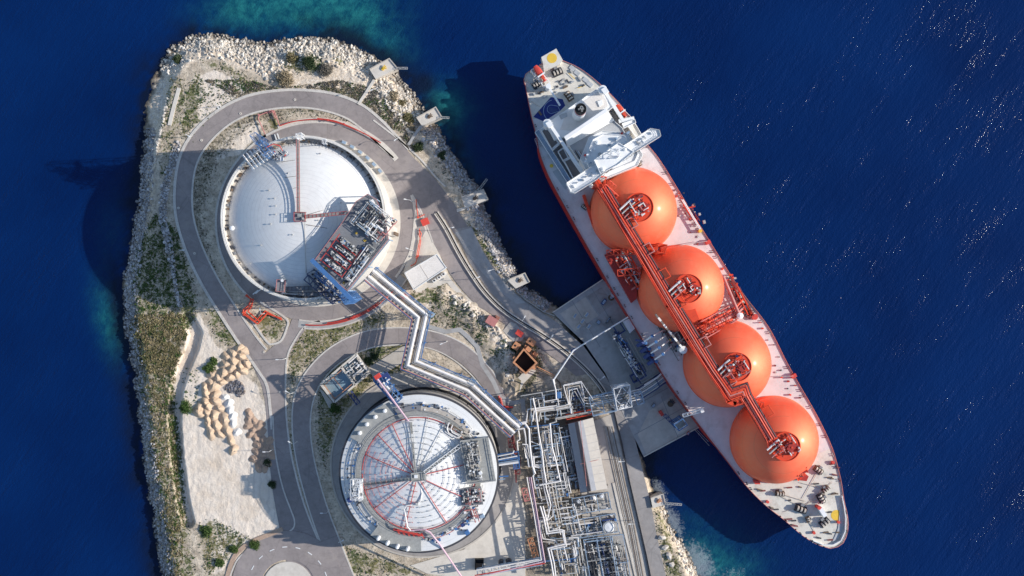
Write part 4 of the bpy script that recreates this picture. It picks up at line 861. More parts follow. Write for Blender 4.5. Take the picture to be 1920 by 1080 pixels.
for i, a in enumerate([R(q) for q in (12, 118, 136, 160, 197, 218, 256, 300, 333, 80, 62, 100)]):
    m_ = 'red_pipe' if i < 9 else 'grey_pipe'
    mb = MB(); mb.tube([P2(r, a, .75) for r in np.linspace(2, RD2-.6, 9)], .2 if i < 9 else .15, 5); mb.build('radial_pipe', m_, t2)
for k, r in enumerate(np.linspace(5, RD2-2, 9)):
    for i in range(12):   # ring pipes in arcs with gaps, with nozzles
        a0 = 2*PI*i/12+.05*(k % 3); a1 = a0+2*PI/12*random.uniform(.6, .92)
        if k > 2 or i % 2 == 0:
            mb = MB(); mb.tube([P2(r, a0+(a1-a0)*j/6, .5) for j in range(7)], .085, 4)
            for j in (0, 3, 6): p = P2(r, a0+(a1-a0)*j/6, .4); mb.cyl(p, .28, p[2], p[2]+.35, 6)
            mb.build('spray_pipe', 'red_faded' if PI*.75 < (a0 % (2*PI)) < PI*1.35 else 'grey_pipe', t2)
mb = MB(); mb.tube([P2(RD2-.8, 2*PI*i/100, .6) for i in range(-5, 50)], .22, 5); mb.build('ring_pipe', 'red_pipe', t2); mb = MB(); mb.tube([P2(RD2-.8, R(180+i*3), .6) for i in range(50)], .22, 5); mb.build('ring_pipe', 'red_pipe', t2)
# apex platform with bridges
mb = MB(); a_ = plan([(771,887),(797,884),(799,900),(773,903)], 33); mb.prism(a_, 32.4, 32.8, bot=True); tower(mb, a_, 29, 32.4, .16, 3); ap2 = mb.build('apex_platform', 'grating_pale', t2)
mb = MB(); rail(mb, [Vector((*q, 32.8)) for q in a_+[a_[0]]], 1.2, 1.5, .13); mb.build('handrail', 'grey_pipe', ap2); mb = MB(); mb.box(P(780, 893, 33), 1.5, 1.5, 32.8, 34); mb.build('cabinet', 'white_steel', ap2)
walkway(t2, (772, 897), (684, 908), 32.6, 25.6, 6, 'grating_pale', 'grey_pipe'); walkway(t2, (796, 886), (862, 836), 32.6, 27.5, 6, 'grating_pale', 'grey_pipe'); walkway(t2, (779, 886), (771, 792), 32.4, 26, 4, 'grating_pale', 'grey_pipe')
mb = MB(); lattice(mb, P(796, 886, 33.6), P(862, 836, 29), 1.6, 1.6, .14, 2.5); mb.build('bridge_frame', 'white_steel', t2)
pipe(t2, zz := [P(x, y, 30) for x, y in [(787,904),(791,925),(788,940),(781,945),(762,948),(758,955),(764,988),(770,995)]], .3, 'white_pipe')
mb = MB(); mb.box(P(782, 945, 30), 1.2, 1.4, 28, 31); mb.build('cabinet', 'grey_pipe', t2)
# grating platforms on the roof ring (two sectors) with dark hoods
def sector(a0, a1, r0, r1, z, name, m, parent=t2):
    mb = MB(); n = 14; A = [(cx2+r1*math.cos(R(a0+(a1-a0)*i/n)), cy2+r1*math.sin(R(a0+(a1-a0)*i/n))) for i in range(n+1)]+[(cx2+r0*math.cos(R(a1+(a0-a1)*i/n)), cy2+r0*math.sin(R(a1+(a0-a1)*i/n))) for i in range(n+1)]
    mb.prism(A, z-.3, z, bot=True); return mb.build(name, m, parent)
s1_ = sector(112, 152, RD2+2.6, RT2-.8, Z2+2.4, 'roof_platform', 'grating_pale'); s2_ = sector(232, 272, RD2+2.6, RT2-.6, Z2+2.4, 'roof_platform', 'grating_pale')
s3_ = sector(88, 112, RD2+2.5, RD2+5, Z2+2.3, 'roof_platform', 'grating'); s4_ = sector(40, 88, RD2+2.5, RD2+4.5, Z2+2.3, 'roof_platform', 'tan_pipe')
for a in (118, 127, 136, 145): mb = MB(); p = (cx2+34.5*math.cos(R(a)), cy2+34.5*math.sin(R(a))); mb.lathe(p, [(1.0, Z2+2.4), (1.0, Z2+4), (.7, Z2+4.6), (.01, Z2+4.8)], 14); mb.build('relief_hood', 'white_steel', s1_, smooth=True)
for a in (238, 246, 254, 262):
    mb = MB(); p = (cx2+36.*math.cos(R(a)), cy2+36.*math.sin(R(a))); mb.lathe(p, [(.9, Z2+2.4), (.9, Z2+6.4), (.6, Z2+7), (.01, Z2+7.2)], 14); mb.build('relief_hood', 'white_steel', s2_, smooth=True)
for i in range(150):   # ring equipment on the roof ring
    a = R(random.choice([random.uniform(30, 112), random.uniform(30, 112), random.uniform(150, 232), random.uniform(272, 345)])); r = random.uniform(RD2+2.8, RT2-3.5); p = (cx2+r*math.cos(a), cy2+r*math.sin(a), Z2+1.1)
    mb = MB(); valve(mb, p, random.uniform(.5, 1.)) if random.random() < .7 else mb.box(p, 1.2, .8, Z2+.7, Z2+2, a); mb.build('roof_valve', random.choice(['dark_steel', 'grey_pipe', 'white_pipe', 'blue_steel']), t2)
for rr, a0, a1, m_ in [(RD2+4, 150, 235, 'grey_pipe'), (RD2+5, 150, 235, 'dark_steel'), (RT2-2, 150, 230, 'grey_pipe'), (RD2+3.4, 272, 350, 'grey_pipe'), (RD2+4.2, 275, 345, 'red_pipe'), (RD2+3.5, 30, 90, 'brown_steel'), (RD2+5.6, 40, 110, 'grey_pipe')]:
    mb = MB(); mb.tube([(cx2+rr*math.cos(R(a0+(a1-a0)*i/30)), cy2+rr*math.sin(R(a0+(a1-a0)*i/30)), Z2+1.8) for i in range(31)], .16, 5); mb.build('ring_pipe', m_, t2)
# white tangled vessel frame on the west side of the roof
Fw = frame3((658, 898), (22, 0), (0, 38)); mb = MB(); tower(mb, [Fw(u, v, 27)[:2] for u, v in ((0, 0), (1, 0), (1, 1), (0, 1))], 23, 29, .2, 2.5)
for i in range(9): mb.beam(Fw(i/8, 0, 29), Fw((i+3)/8 % 1, 1, 29), .18)
wf = mb.build('valve_frame', 'white_steel', t2); clutter(wf if False else t2, Fw, 8, 8, 25, 77, ['white_steel', 'white_pipe'], nvalve=10, nbox=3, rr=(.2, .45), zr=(1, 4.5))
mb = MB(); mb.box(P(657, 936, 24), 2.6, 2.2, 23, 25.5, .5); mb.build('cabinet', 'deep_blue', t2); mb = MB(); mb.box(P(876, 998, 24), 2.0, 2.0, 23, 25.5, .5); mb.build('cabinet', 'blue_steel', t2); mb = MB(); mb.box(P(868, 984, 24), 1.6, 1.6, 23, 25, .5); mb.build('cabinet', 'deep_blue', t2); mb = MB(); mb.box(P(904, 968, 24), 2., 1.6, 23, 25, .5); mb.build('cabinet', 'blue_grey', t2)
# east process platforms
Fe = frame3((863, 826), (52, -6), (14, 80)); mb = MB(); mb.prism([Fe(u, v, 29)[:2] for u, v in ((0, 0), (1, 0), (1, 1), (0, 1))], 28.6, 29, bot=True); tower(mb, [Fe(u, v, 26)[:2] for u, v in ((0, 0), (1, 0), (1, 1), (0, 1))], 22, 28.6, .25, 3)
ep = mb.build('pump_platform', 'grating_pale', t2); clutter(ep, Fe, 14, 26, 29, 81, ['white_steel', 'grey_pipe', 'tan_pipe', 'grating', 'dark_steel'], (.09, .2), (.4, 1.8), 60, 4, (.08, .6), (.04, .96)); mb = MB(); rail(mb, [Fe(u, v, 29) for u, v in ((0, 0), (1, 0), (1, 1), (0, 1), (0, 0))], 1.2, 2, .13); mb.build('handrail', 'grey_pipe', ep)
Fe2 = frame3((862, 916), (40, -4), (4, 34)); mb = MB(); mb.prism([Fe2(u, v, 27)[:2] for u, v in ((0, 0), (1, 0), (1, 1), (0, 1))], 26.6, 27, bot=True); ep2 = mb.build('pump_platform', 'grating', t2); clutter(ep2, Fe2, 14, 16, 27, 83, ['grey_pipe', 'tan_pipe', 'white_pipe', 'red_faded', 'dark_steel'], (.09, .22), (.4, 2.), 30, 4, (.04, .96), (.04, .96))
clutter(t2, frame3((866, 952), (30, -6), (10, 32)), 6, 6, 24, 85, ['grey_pipe', 'red_faded', 'white_pipe'], nvalve=8, nbox=3)
clutter(t2, frame3((838, 790), (40, 22), (-10, 16)), 8, 6, 24.5, 87, ['grey_pipe', 'white_pipe', 'brown_steel', 'tan_pipe'], nvalve=10, nbox=3)
pipe(t2, [P(x, y, 27) for x, y in [(842,792),(838,803),(841,812),(856,821),(864,818)]], .3); pipe(t2, [P(x, y, 27) for x, y in [(849,796),(845,805),(848,811),(860,817)]], .25)
# pipe bridge from the basin over the wall, and the pipe leaving to the south east
mb = MB(); lattice(mb, P(708, 707, 25), P(748, 752, 25), 5., 3., .3, 3); br = mb.build('pipe_bridge', 'blue_steel', t2); mb = MB(); tower(mb, plan([(706,705),(716,700),(724,712),(714,718)], 12), 0, 25, .3, 4); mb.build('bridge_tower', 'blue_steel', br)
pipe(t2, [P(707, 710, 28), P(766, 790, 27)], .5, 'pink_pipe'); mb = MB(); mb.box(P(708, 706, 28), 3, 2.2, 26.5, 28.6, .6); mb.build('cabinet', 'signal_red', br); mb = MB(); mb.box(P(724, 708, 28), 3.4, 4, 25.5, 27, .6); mb.build('cabinet', 'deep_blue', br)
clutter(br, frame3((714, 712), (34, 38), (10, -8)), 3, 6, 26, 89, ['white_pipe', 'blue_grey', 'blue_steel'], nvalve=4, nbox=3)
pipe(t2, [P(798, 995, 27), P(806, 998, 27), P(824, 1020, 25), P(868, 1085, 10)], .45, 'pink_pipe'); pipe(t2, [P(770, 995, 26), P(800, 992, 26)], .3, 'pink_pipe')
mb = MB()
for i in range(6): mb.beam(P(745+i*9, 994+i*1.2, 26), P(750+i*9, 1003+i*1.2, 25), .5)
mb.beam(P(738, 992, 26), P(792, 1004, 26), .9); mb.build('manifold', 'red_pipe', t2)
# ---------------------------------------------------------------- pipe racks and plant
def offset(pts, d):
    out = []; n = len(pts)
    for i, p in enumerate(pts):
        p = Vector(p[:2]); a = Vector(pts[max(0, i-1)][:2]); b = Vector(pts[min(n-1, i+1)][:2])
        d1 = (p-a).normalized() if i > 0 else (b-p).normalized(); d2 = (b-p).normalized() if i < n-1 else d1
        q = (Vector((-d1.y, d1.x))+Vector((-d2.y, d2.x))).normalized(); k = min(1.8, 1/max(.5, q.dot(Vector((-d1.y, d1.x)))))
        out.append((p.x+q.x*d*k, p.y+q.y*d*k))
    return out
def rack(name, label, path, z, wpx, pipes, fm='blue_steel', step=7., cat='pipe rack', legs=True, tiers=1):
    """path in photo pixels at height z; pipes: (offset px, radius m, material)"""
    c = P(*path[len(path)//2], 0); t_ = thing(name, label, cat, (c.x, c.y, 0)); pts = PL(path, z)
    for s_ in (-1, 1):
        mb = MB(); e = [Vector((x, y, z-.6)) for x, y in [tuple(P(a, b, z)[:2]) for a, b in offset(path, s_*wpx/2)]]
        for a, b in zip(e[:-1], e[1:]): mb.beam(a, b, .45, .6)
        mb.build('edge_beam', fm, t_)
        mb = MB(); rail(mb, [v+Vector((0, 0, .3)) for v in e], 1.1, 2.4, .12); mb.build('handrail', fm, t_)
    L = PL(offset(path, -wpx/2), z); Rr = PL(offset(path, wpx/2), z); mbc = MB(); k = 0
    for i in range(len(path)-1):
        n = max(1, int((pts[i+1]-pts[i]).length/step))
        for j in range(n+(i == len(path)-2)):
            a = L[i].lerp(L[i+1], j/n); b = Rr[i].lerp(Rr[i+1], j/n); mbc.beam((a.x, a.y, z-.45), (b.x, b.y, z-.45), .35, .35)
            if legs and k % 2 == 0:
                mb = MB(); 
                for q in (a, b): mb.beam((q.x, q.y, -.1), (q.x, q.y, z-.5), .4)
                mb.beam((a.x, a.y, z*.5), (b.x, b.y, z*.5), .3); mb.beam((a.x, a.y, .5), (b.x, b.y, z-1), .2); mb.build('trestle', fm, t_)
            k += 1
    mbc.build('cross_beams' if False else 'cross_tie', fm, t_)
    for o, r, m_ in pipes:
        pipe(t_, [Vector((*tuple(P(a, b, z)[:2]), z+r)) for a, b in offset(path, o)], r, m_, 8)
    return t_
pathA = [(694,514),(790,593),(770,682),(880,728),(968,808)]
rack('pipe_rack', 'long zigzag rack of fat white pipes between the two tanks', pathA, 12., 33,
    [(-8.5, .82, 'white_pipe'), (5, .78, 'white_pipe'), (-3.2, .3, 'grey_pipe'), (-13.8, .24, 'blue_grey'), (9.6, .3, 'white_pipe'), (15, .2, 'red_faded'), (-.6, .22, 'dark_steel')])
rk = [o for o in bpy.data.objects if o.name.startswith('pipe_rack')][0]
mb = MB()
for i in range(len(pathA)-1):
    a = P(*offset(pathA, 12)[i], 12); b = P(*offset(pathA, 12)[i+1], 12); n = int((b-a).length/2.2)
    for j in range(n): p = a+(b-a)*(j+.5)/n; mb.beam(p+Vector((0, 0, -.3)), p+(b-a)/n*.5+Vector((0, 0, -.3)), 1.3, .15)
mb.build('walkway', 'grating_pale', rk)
for (x, y) in [(808,588),(887,715)]:
    mb = MB(); tower(mb, plan([(x-4,y-4),(x+5,y+1),(x+1,y+7),(x-7,y+2)], 12), 0, 14, .16, 3); mb.build('stair_tower', 'blue_grey', rk)
pipe(rk, [P(668, 508, 12), P(700, 535, 12), P(722, 552, 11), P(724, 562, 10), P(716, 569, 9)], .5)
# plant: traced pipes, grouped in two things (north cross rack, south main rack)
c = P(1010, 920); plant = thing('pipe_rack', 'broad main bank of white and pink pipes running down the plant', 'pipe rack', (c.x, c.y, 0))
Z11 = lambda l: zx(l, 920, 680, 4.8); Z12 = lambda l: zx(l, 920, 855, 4.8); ZC = lambda l: zx(l, 960, 700, 6.75)
def tp(pts, r, z, m='white_pipe', par=None, tail=True):
    q = PL(pts, z); 
    return pipe(par or plant, q, r*.82, m, 8)
for pts, r, z, m_ in [
    (Z11([(215,560),(310,548),(345,600),(352,760),(375,930),(400,1000)]), .62, 9, 'white_pipe'),
    (Z11([(235,600),(300,592),(315,670),(322,800),(345,940)]), .55, 8.4, 'white_pipe'),
    (Z11([(250,610),(262,690),(238,705),(245,790)]), .4, 8, 'white_pipe'),
    (Z11([(285,735),(330,738),(352,860),(300,760),(318,860)]), .38, 9, 'white_pipe'),
    (Z11([(380,320),(402,420),(432,640),(462,800),(478,960),(500,1080)]), .5, 10, 'white_pipe'),
    (Z11([(385,850),(460,842),(468,920),(440,945),(390,935),(385,850)]), .5, 9, 'white_pipe'),
    (Z11([(532,545),(552,760),(590,900),(625,1062)])+Z12([(625,225),(440,262)]), .5, 10, 'white_pipe'),
    (Z11([(598,560),(625,680),(605,690),(640,860),(672,1080)]), .26, 6, 'grey_pipe'),
    (Z11([(690,665),(610,685),(640,800)]), .22, 6, 'grey_pipe'), (Z11([(700,690),(635,705),(650,850),(690,1080)]), .24, 6.4, 'white_pipe'), (Z11([(720,700),(640,720)]), .2, 6, 'white_pipe'),
    (Z11([(760,820),(660,838)]), .2, 6, 'grey_pipe'), (Z11([(760,870),(680,890)]), .22, 6, 'white_pipe'), (Z11([(770,1010),(690,1025)]), .22, 6, 'white_pipe'), (Z11([(770,1050),(690,1065)]), .2, 6, 'grey_pipe'),
    (Z11([(460,640),(475,780),(500,900),(520,1080)]), .4, 8, 'tan_pipe'), (Z11([(490,640),(510,800),(540,960)]), .34, 8, 'white_pipe'), (Z11([(430,640),(440,740),(365,710)]), .34, 8.5, 'white_pipe'),
    (Z11([(480,790),(545,775),(560,900),(510,905)]), .36, 9, 'white_pipe'), (Z11([(515,1000),(570,990),(575,1040),(530,1060)]), .3, 9, 'grey_pipe'),
    (Z12([(325,190),(350,330),(385,500),(425,740),(455,935),(0,1040)]), .34, 11, 'white_pipe'), (Z12([(345,190),(372,330),(402,500),(440,740),(478,950),(0,1062)]), .4, 11, 'pink_pipe'), (Z12([(362,190),(385,330),(415,500),(452,740),(490,960)]), .36, 11.4, 'pink_pipe'), (Z12([(380,0),(395,160),(380,180),(400,290),(440,285)]), .36, 9, 'white_pipe'),
    (Z12([(400,80),(470,85),(500,290),(540,440),(510,570),(440,580),(450,640)]), .42, 9, 'white_pipe'), (Z12([(455,100),(480,290),(525,470),(520,545),(440,556)]), .4, 8.6, 'white_pipe'),
    (Z12([(545,230),(575,400),(620,600),(440,612)]), .36, 8.8, 'tan_pipe'), (Z12([(575,230),(600,400),(640,600)]), .3, 8.2, 'grey_pipe'), (Z12([(520,300),(560,430),(560,540),(520,575),(445,590)]), .34, 8, 'white_pipe'),
    (Z12([(445,450),(480,570),(505,700),(645,680),(668,790),(515,830),(545,960),(565,1080)]), .48, 10, 'white_pipe'), (Z12([(470,450),(500,570),(525,680),(625,662),(655,670),(680,810),(540,838),(570,960),(585,1080)]), .42, 10, 'white_pipe'),
    (Z12([(440,600),(470,745),(580,760),(600,790)]), .36, 8, 'white_pipe'), (Z12([(455,590),(490,740)]), .3, 7.5, 'grey_pipe'), (Z12([(470,770),(570,785),(590,830),(615,950)]), .34, 8, 'tan_pipe'), (Z12([(620,820),(650,950)]), .3, 8, 'grey_pipe'), (Z12([(660,820),(690,940)]), .34, 8, 'white_pipe'),
    (Z12([(605,260),(660,560),(740,900),(780,1080)]), .5, 5, 'tan_pipe'), (Z12([(730,420),(745,490),(880,470),(895,500)]), .36, 5, 'grey_pipe'), (Z12([(770,740),(830,1080)]), .4, 5, 'tan_pipe'), (Z12([(800,740),(860,1080)]), .4, 5, 'grey_pipe'), (Z12([(690,560),(820,520)]), .3, 7, 'white_pipe'), (Z12([(720,720),(1000,680)]), .25, 8, 'white_pipe')]: tp(pts, r, z, m_)
for k in range(8):   # trestles under the main bank
    y = 800+k*36; x0 = 984+k*4.6; mb = MB()
    for x in (x0, x0+30, x0+60): v = P(x, y, 8); mb.beam((v.x, v.y, -.1), (v.x, v.y, 7.6), .4)
    mb.beam(P(x0-3, y+1, 7.6), P(x0+64, y-5, 7.6), .4); mb.beam(P(x0-3, y+1, 5), P(x0+64, y-5, 5), .4); mb.build('trestle', random.choice(['grey_pipe', 'blue_grey', 'blue_steel']), plant)
for i, (o, a, b, nu, nv, nv2) in enumerate([((985,800),(60,-6),(10,80),14,16,26), ((1000,880),(62,-6),(12,60),10,16,18), ((1008,950),(70,-8),(14,60),10,14,16), ((1025,1010),(60,-6),(12,70),10,14,16), ((1040,800),(30,-6),(22,110),10,8,8)]):
    clutter(plant, frame3(o, a, b), nu, nv, 4.5, 100+i, ['grey_pipe', 'white_pipe', 'tan_pipe', 'blue_grey', 'white_pipe'], (.14, .32), (.4, 4), nv2, 6)
for i, (o, a, b, nu, nv) in enumerate([((984,800),(66,-6),(10,80),26,34), ((996,880),(66,-6),(12,60),22,30), ((1006,950),(74,-8),(14,60),20,30), ((1020,1010),(72,-6),(12,70),20,30), ((1046,800),(28,-5),(24,116),14,26)]):
    clutter(plant, frame3(o, a, b), nu, nv, 2.5, 300+i, ['grey_pipe', 'dark_steel', 'grating_pale', 'tan_pipe', 'blue_grey'], (.08, .19), (.4, 4.5), 14, 3)
for pts, m_ in [(Z11([(245,850),(240,1000)]), 'maroon'), (Z11([(180,680),(190,760)]), 'maroon'), (Z12([(300,290),(330,400)]), 'red_faded'), (Z12([(355,740),(410,920)]), 'brick_orange')]:
    mb = MB(); a, b = P(*pts[0], 5), P(*pts[1], 5); lattice(mb, a, b, 2.6, 2., .3, 2.4); mb.build('stair_tower', m_, plant)
# blue pipes between plant and south tank
for pts, r, m_ in [(Z11([(-190,1000),(-30,1050),(20,1040),(30,950),(60,920),(250,895)]), .75, 'white_pipe'), (Z11([(0,855),(200,815),(210,790)]), .35, 'white_pipe'), (Z11([(0,885),(240,840)]), .4, 'white_pipe'), (Z11([(60,885),(250,855)]), .35, 'blue_steel'), (Z11([(60,905),(250,875)]), .3, 'blue_grey'), (Z12([(-120,225),(0,190),(160,180)]), .45, 'blue_steel'), (Z12([(-100,240),(130,205)]), .3, 'blue_grey')]: tp(pts, r, 22, m_, t2)
mb = MB(); lattice(mb, P(*Z11([(10,870)])[0], 20.5), P(*Z11([(255,835)])[0], 20.5), 4., 1.6, .24, 3); mb.build('pipe_bridge', 'blue_steel', t2)
mb = MB(); tower(mb, plan(Z11([(10,900),(50,890),(60,960),(20,970)]), 18), 0, 21, .3, 4); tower(mb, plan(Z11([(200,880),(250,870),(260,940),(210,950)]), 18), 0, 21, .3, 4); mb.build('bridge_tower', 'blue_steel', t2)
# north cross rack with the U shaped loops and the way to the jetty
c = P(1100, 750); nr = thing('pipe_rack', 'pipe rack with four nested U shaped loops leading to the lattice tower on the quay', 'pipe rack', (c.x, c.y, 0))
for k in range(4):
    d = k*26
    tp(Z11([(590, 400+d*.4),(668-d*-.9, 385+d*.2),(700+d*.0+(-d*-.2), 372-d*.0),(655+d, 207+d*.8),(815-d*.75, 180+d),(845-d*.1, 318+d*1.0-d*.1),(905,318+d*1.0),(1110, 285+d*.75)]), .3, 9-.2*k, ['white_pipe', 'tan_pipe', 'white_pipe', 'grey_pipe'][k], nr)
for k in range(5):
    d = k*24; tp(Z11([(905, 322+d*.9),(1110, 290+d*.7),(1250, 262+d*.6),(1340, 245+d*.55)]), .3, 8.4, ['grey_pipe', 'white_pipe', 'blue_grey', 'white_pipe', 'tan_pipe'][k], nr)
for k in range(5): d = k*28; tp(Z11([(320+d, 530+d*.0),(335+d, 420+d*.22),(500+d*.2, 398+d*.3),(600, 385+d*.35)]), .4, 8.2, ['white_pipe', 'tan_pipe', 'white_pipe', 'tan_pipe', 'grey_pipe'][k], nr)
tp(Z11([(560,150),(585,245),(590,330)]), .45, 12, 'white_pipe', nr); tp(Z11([(200,560),(230,548),(330,530)]), .6, 9, 'white_pipe', nr); tp(Z11([(270,300),(460,268),(640,235)]), .3, 9, 'grey_pipe', nr); tp(Z11([(460,268),(480,350),(600,330)]), .3, 9, 'white_pipe', nr); tp(Z11([(660,200),(815,168)]), .3, 10, 'white_pipe', nr); tp(Z11([(812,165),(920,330)]), .16, 12, 'white_steel', nr)
tp(Z11([(530,550),(590,530),(585,500),(900,440),(1000,425)]), .4, 8, 'grey_pipe', nr); tp(Z11([(600,510),(900,450)]), .35, 7.6, 'tan_pipe', nr)
for (a, b, c_, d) in [(610,240,600,480),(700,200,720,450),(820,190,850,440),(480,300,490,540),(360,330,370,560)]:
    mb = MB(); A = P(*Z11([(a, b)])[0], 8); B = P(*Z11([(c_, d)])[0], 8); mb.beam(A, B, .35)
    for q in (A, B, A.lerp(B, .5)): mb.beam((q.x, q.y, -.1), (q.x, q.y, 8), .35)
    mb.build('trestle', 'blue_grey', nr)
mb = MB(); mb.box(P(*Z11([(615,290)])[0], 9), 1.9, 3.2, 7, 10.5, .1); mb.build('cabinet', 'blue_steel', nr); mb = MB(); mb.box(P(*Z11([(628,290)])[0], 9), 1., 3., 7, 10.2, .1); mb.build('cabinet', 'paint_white', nr)
clutter(nr, frame3((990, 745), (85, -12), (8, 45)), 14, 18, 3.5, 120, ['grey_pipe', 'white_pipe', 'tan_pipe', 'dark_steel', 'blue_grey'], (.1, .26), (.4, 5), 30, 7); clutter(nr, frame3((985, 742), (120, -16), (10, 50)), 34, 30, 2.5, 122, ['grey_pipe', 'dark_steel', 'tan_pipe', 'grating_pale'], (.08, .18), (.4, 5), 20, 4)
clutter(nr, frame3((1055, 728), (40, -8), (6, 50)), 6, 12, 4, 121, ['white_pipe', 'blue_grey', 'deep_blue'], (.14, .3), (.4, 4), 10, 3)
mb = MB(); lattice(mb, P(1108, 762, 10), P(1152, 752, 10), 9.5, 3.5, .26, 4); mb.build('bridge_frame', 'blue_grey', nr)
mb = MB(); lattice(mb, P(1062, 782, 6), P(1110, 772, 6), 2.4, 1.6, .28, 2.4); mb.build('stair_tower', 'fire_orange', nr)
# white lattice tower over the quay road
c = P(1173, 745); lt = thing('lattice_tower', 'square white lattice tower standing across the quay road beside the jetty', 'lattice tower', (c.x, c.y, 0)); q = plan(Z11([(1105,232),(1250,200),(1270,395),(1140,425)]), 16)
mb = MB(); tower(mb, q, 0, 17, .3, 5.5); mb.build('frame', 'white_steel', lt); mb = MB(); cq = [Vector((*v, 17)) for v in q]
for i in range(4): mb.beam(cq[i], cq[(i+2) % 4], .25); mb.beam(cq[i].lerp(cq[(i+1) % 4], .5), cq[(i+1) % 4].lerp(cq[(i+2) % 4], .5), .25); mb.beam(cq[i].lerp(cq[(i+1) % 4], .5), cq[(i+2) % 4].lerp(cq[(i+3) % 4], .5), .2)
mb.build('top_bracing', 'white_steel', lt); mb = MB(); lattice(mb, P(1195, 735, 14), P(1202, 757, 14), 3.4, 2.5, .22, 3); mb.build('side_bay', 'blue_grey', lt)
for k in range(5): pipe(lt, [P(1152+k*1.5, 742+k*4, 9), P(1198+k*1.2, 730+k*4.4, 9)], .26, ['white_pipe', 'grey_pipe'][k % 2])
mb = MB(); mb.box(P(1172, 742, 12), 3.4, 4.4, 8.4, 8.7, .2); mb.build('landing', 'grating_pale', lt)
# ---------------------------------------------------------------- buildings
def quad_house(name, label, corners, h, wallm, roofm, cat='building', parap=.5):
    """flat roof: corners are photo pixels of the roof outline"""
    q = PL(corners, h); c = sum((v for v in q), Vector())/len(q); t_ = thing(name, label, cat, (c.x, c.y, 0))
    pl = [(v.x, v.y) for v in q]; mb = MB(); mb.prism(pl, -.2, h-.1); mb.build('wall', wallm, t_)
    ins_ = [(c.x+(x-c.x)*.97, c.y+(y-c.y)*.95) for x, y in pl]; mb = MB(); mb.prism(ins_, h-.1, h+.02); mb.build('roof', roofm, t_)
    mb = MB(); mb.ribbon(pl+pl[:1], .45, h-.35, h+parap*.6, False); mb.build('parapet', 'paint_white', t_); return t_, q
gh, q = quad_house('office_building', 'low white flat roofed building on the wedge island east of the domed tank', [(759,512),(819,477),(837,502),(776,543)], 5., 'concrete_pale', 'roof_white')
a, b = q[2], q[3]; nrm = Vector((b.y-a.y, a.x-b.x, 0)).normalized(); nrm = nrm if nrm.y < 0 else -nrm
for i in range(6):
    p = a.lerp(b, (i+.6)/6.6); mb = MB(); mb.beam((p.x, p.y, 2.2), (p.x+nrm.x*.06, p.y+nrm.y*.06, 2.2), 1.6, 1.2); f = mb.build('window', 'glass', gh)
mb = MB(); mb.beam((*q[0].lerp(q[1], .46)[:2], 5.06), (*q[3].lerp(q[2], .46)[:2], 5.06), .18, .12); mb.build('roof_joint', 'concrete', gh)
for i, (x, y) in enumerate([(832,514),(824,520),(815,526)]):
    c = P(x, y); ac = thing('air_unit', ['right hand', 'middle', 'left hand'][i]+' white air unit behind the flat roofed building on the wedge island', 'air unit', (c.x, c.y, 0), 'air units behind the flat roofed building'); mb = MB(); mb.box(c, 2., 1.4, .1, 1.7, .55); mb.build('housing', 'paint_white', ac); mb = MB(); mb.cyl(c, .5, 1.7, 1.85, 10); mb.build('fan', 'dark_steel', ac)
sh = thing('process_shed', 'long gabled shed with west slope coloured as shaded and east as sunlit in the plant', 'shed', tuple(P(1103, 855)))
E = {k: P(*v, z) for k, v, z in [('a', (1065,795), 8), ('b', (1088,923), 8), ('r0', (1082,791), 11), ('r1', (1106,921), 11), ('c', (1112,783), 8), ('d', (1139,916), 8), ('k0', (1090,789), 10.3), ('k1', (1113,920), 10.3)]}
mb = MB(); pl = [tuple(E[k][:2]) for k in 'acdb']; mb.prism(pl, -.2, 7.9); mb.add([E['a'], E['c'], E['r0'], E['b'], E['d'], E['r1']], [(0, 1, 2), (5, 4, 3)]); mb.build('wall', 'roof_brown', sh)
def slab(n, m, ks, dz=.25, par=None):
    mb = MB(); v = [E[k] if isinstance(k, str) else k for k in ks]; vs = [tuple(p+Vector((0, 0, dz))) for p in v]+[tuple(p) for p in v]; mb.add(vs, [(0, 1, 2, 3), (7, 6, 5, 4)]+[(i, i+4, (i+1) % 4+4, (i+1) % 4) for i in range(4)]); return mb.build(n, m, par or sh)
w_ = slab('west_roof', 'roof_grey_shade', ['a', 'b', 'r1', 'r0']); slab('ridge_vent', 'roof_brown', [E['a'].lerp(E['r0'], .72)+Vector((0, 0, .35)), E['b'].lerp(E['r1'], .72)+Vector((0, 0, .35)), E['r1'].lerp(E['d'], .05)+Vector((0, 0, .5)), E['r0'].lerp(E['c'], .05)+Vector((0, 0, .5))], .35)
slab('east_roof', 'roof_beige_sunlit', ['r0', 'r1', 'd', 'c'])  # sun and shade are in the slope colours: beige east, grey west
mb = MB()
for i in range(1, 9): mb.beam(E['r0'].lerp(E['r1'], i/9)+Vector((0, 0, .35)), E['c'].lerp(E['d'], i/9)+Vector((0, 0, .35)), .1)
mb.build('roof_joint', 'roof_grey_shade', sh)
slab('roof_gutter', 'roof_grey_shade', [E['r0'].lerp(E['c'], .08)+Vector((0, 0, .2)), E['r1'].lerp(E['d'], .08)+Vector((0, 0, .2)), E['r1'].lerp(E['d'], .36)+Vector((0, 0, .12)), E['r0'].lerp(E['c'], .36)+Vector((0, 0, .12))], .2)
pipe(sh, [P(1088, 788, 12), P(1100, 912, 12)], .12, 'red_faded'); pipe(sh, [P(1088, 870, 11.5), P(1122, 862, 9.5)], .1, 'red_faded')
for i in range(12): mb = MB(); a = E['a'].lerp(E['b'], i/11.); mb.beam((a.x-.6, a.y, 0), (a.x-.6, a.y, 8), .3); mb.build('buttress', 'maroon', sh)
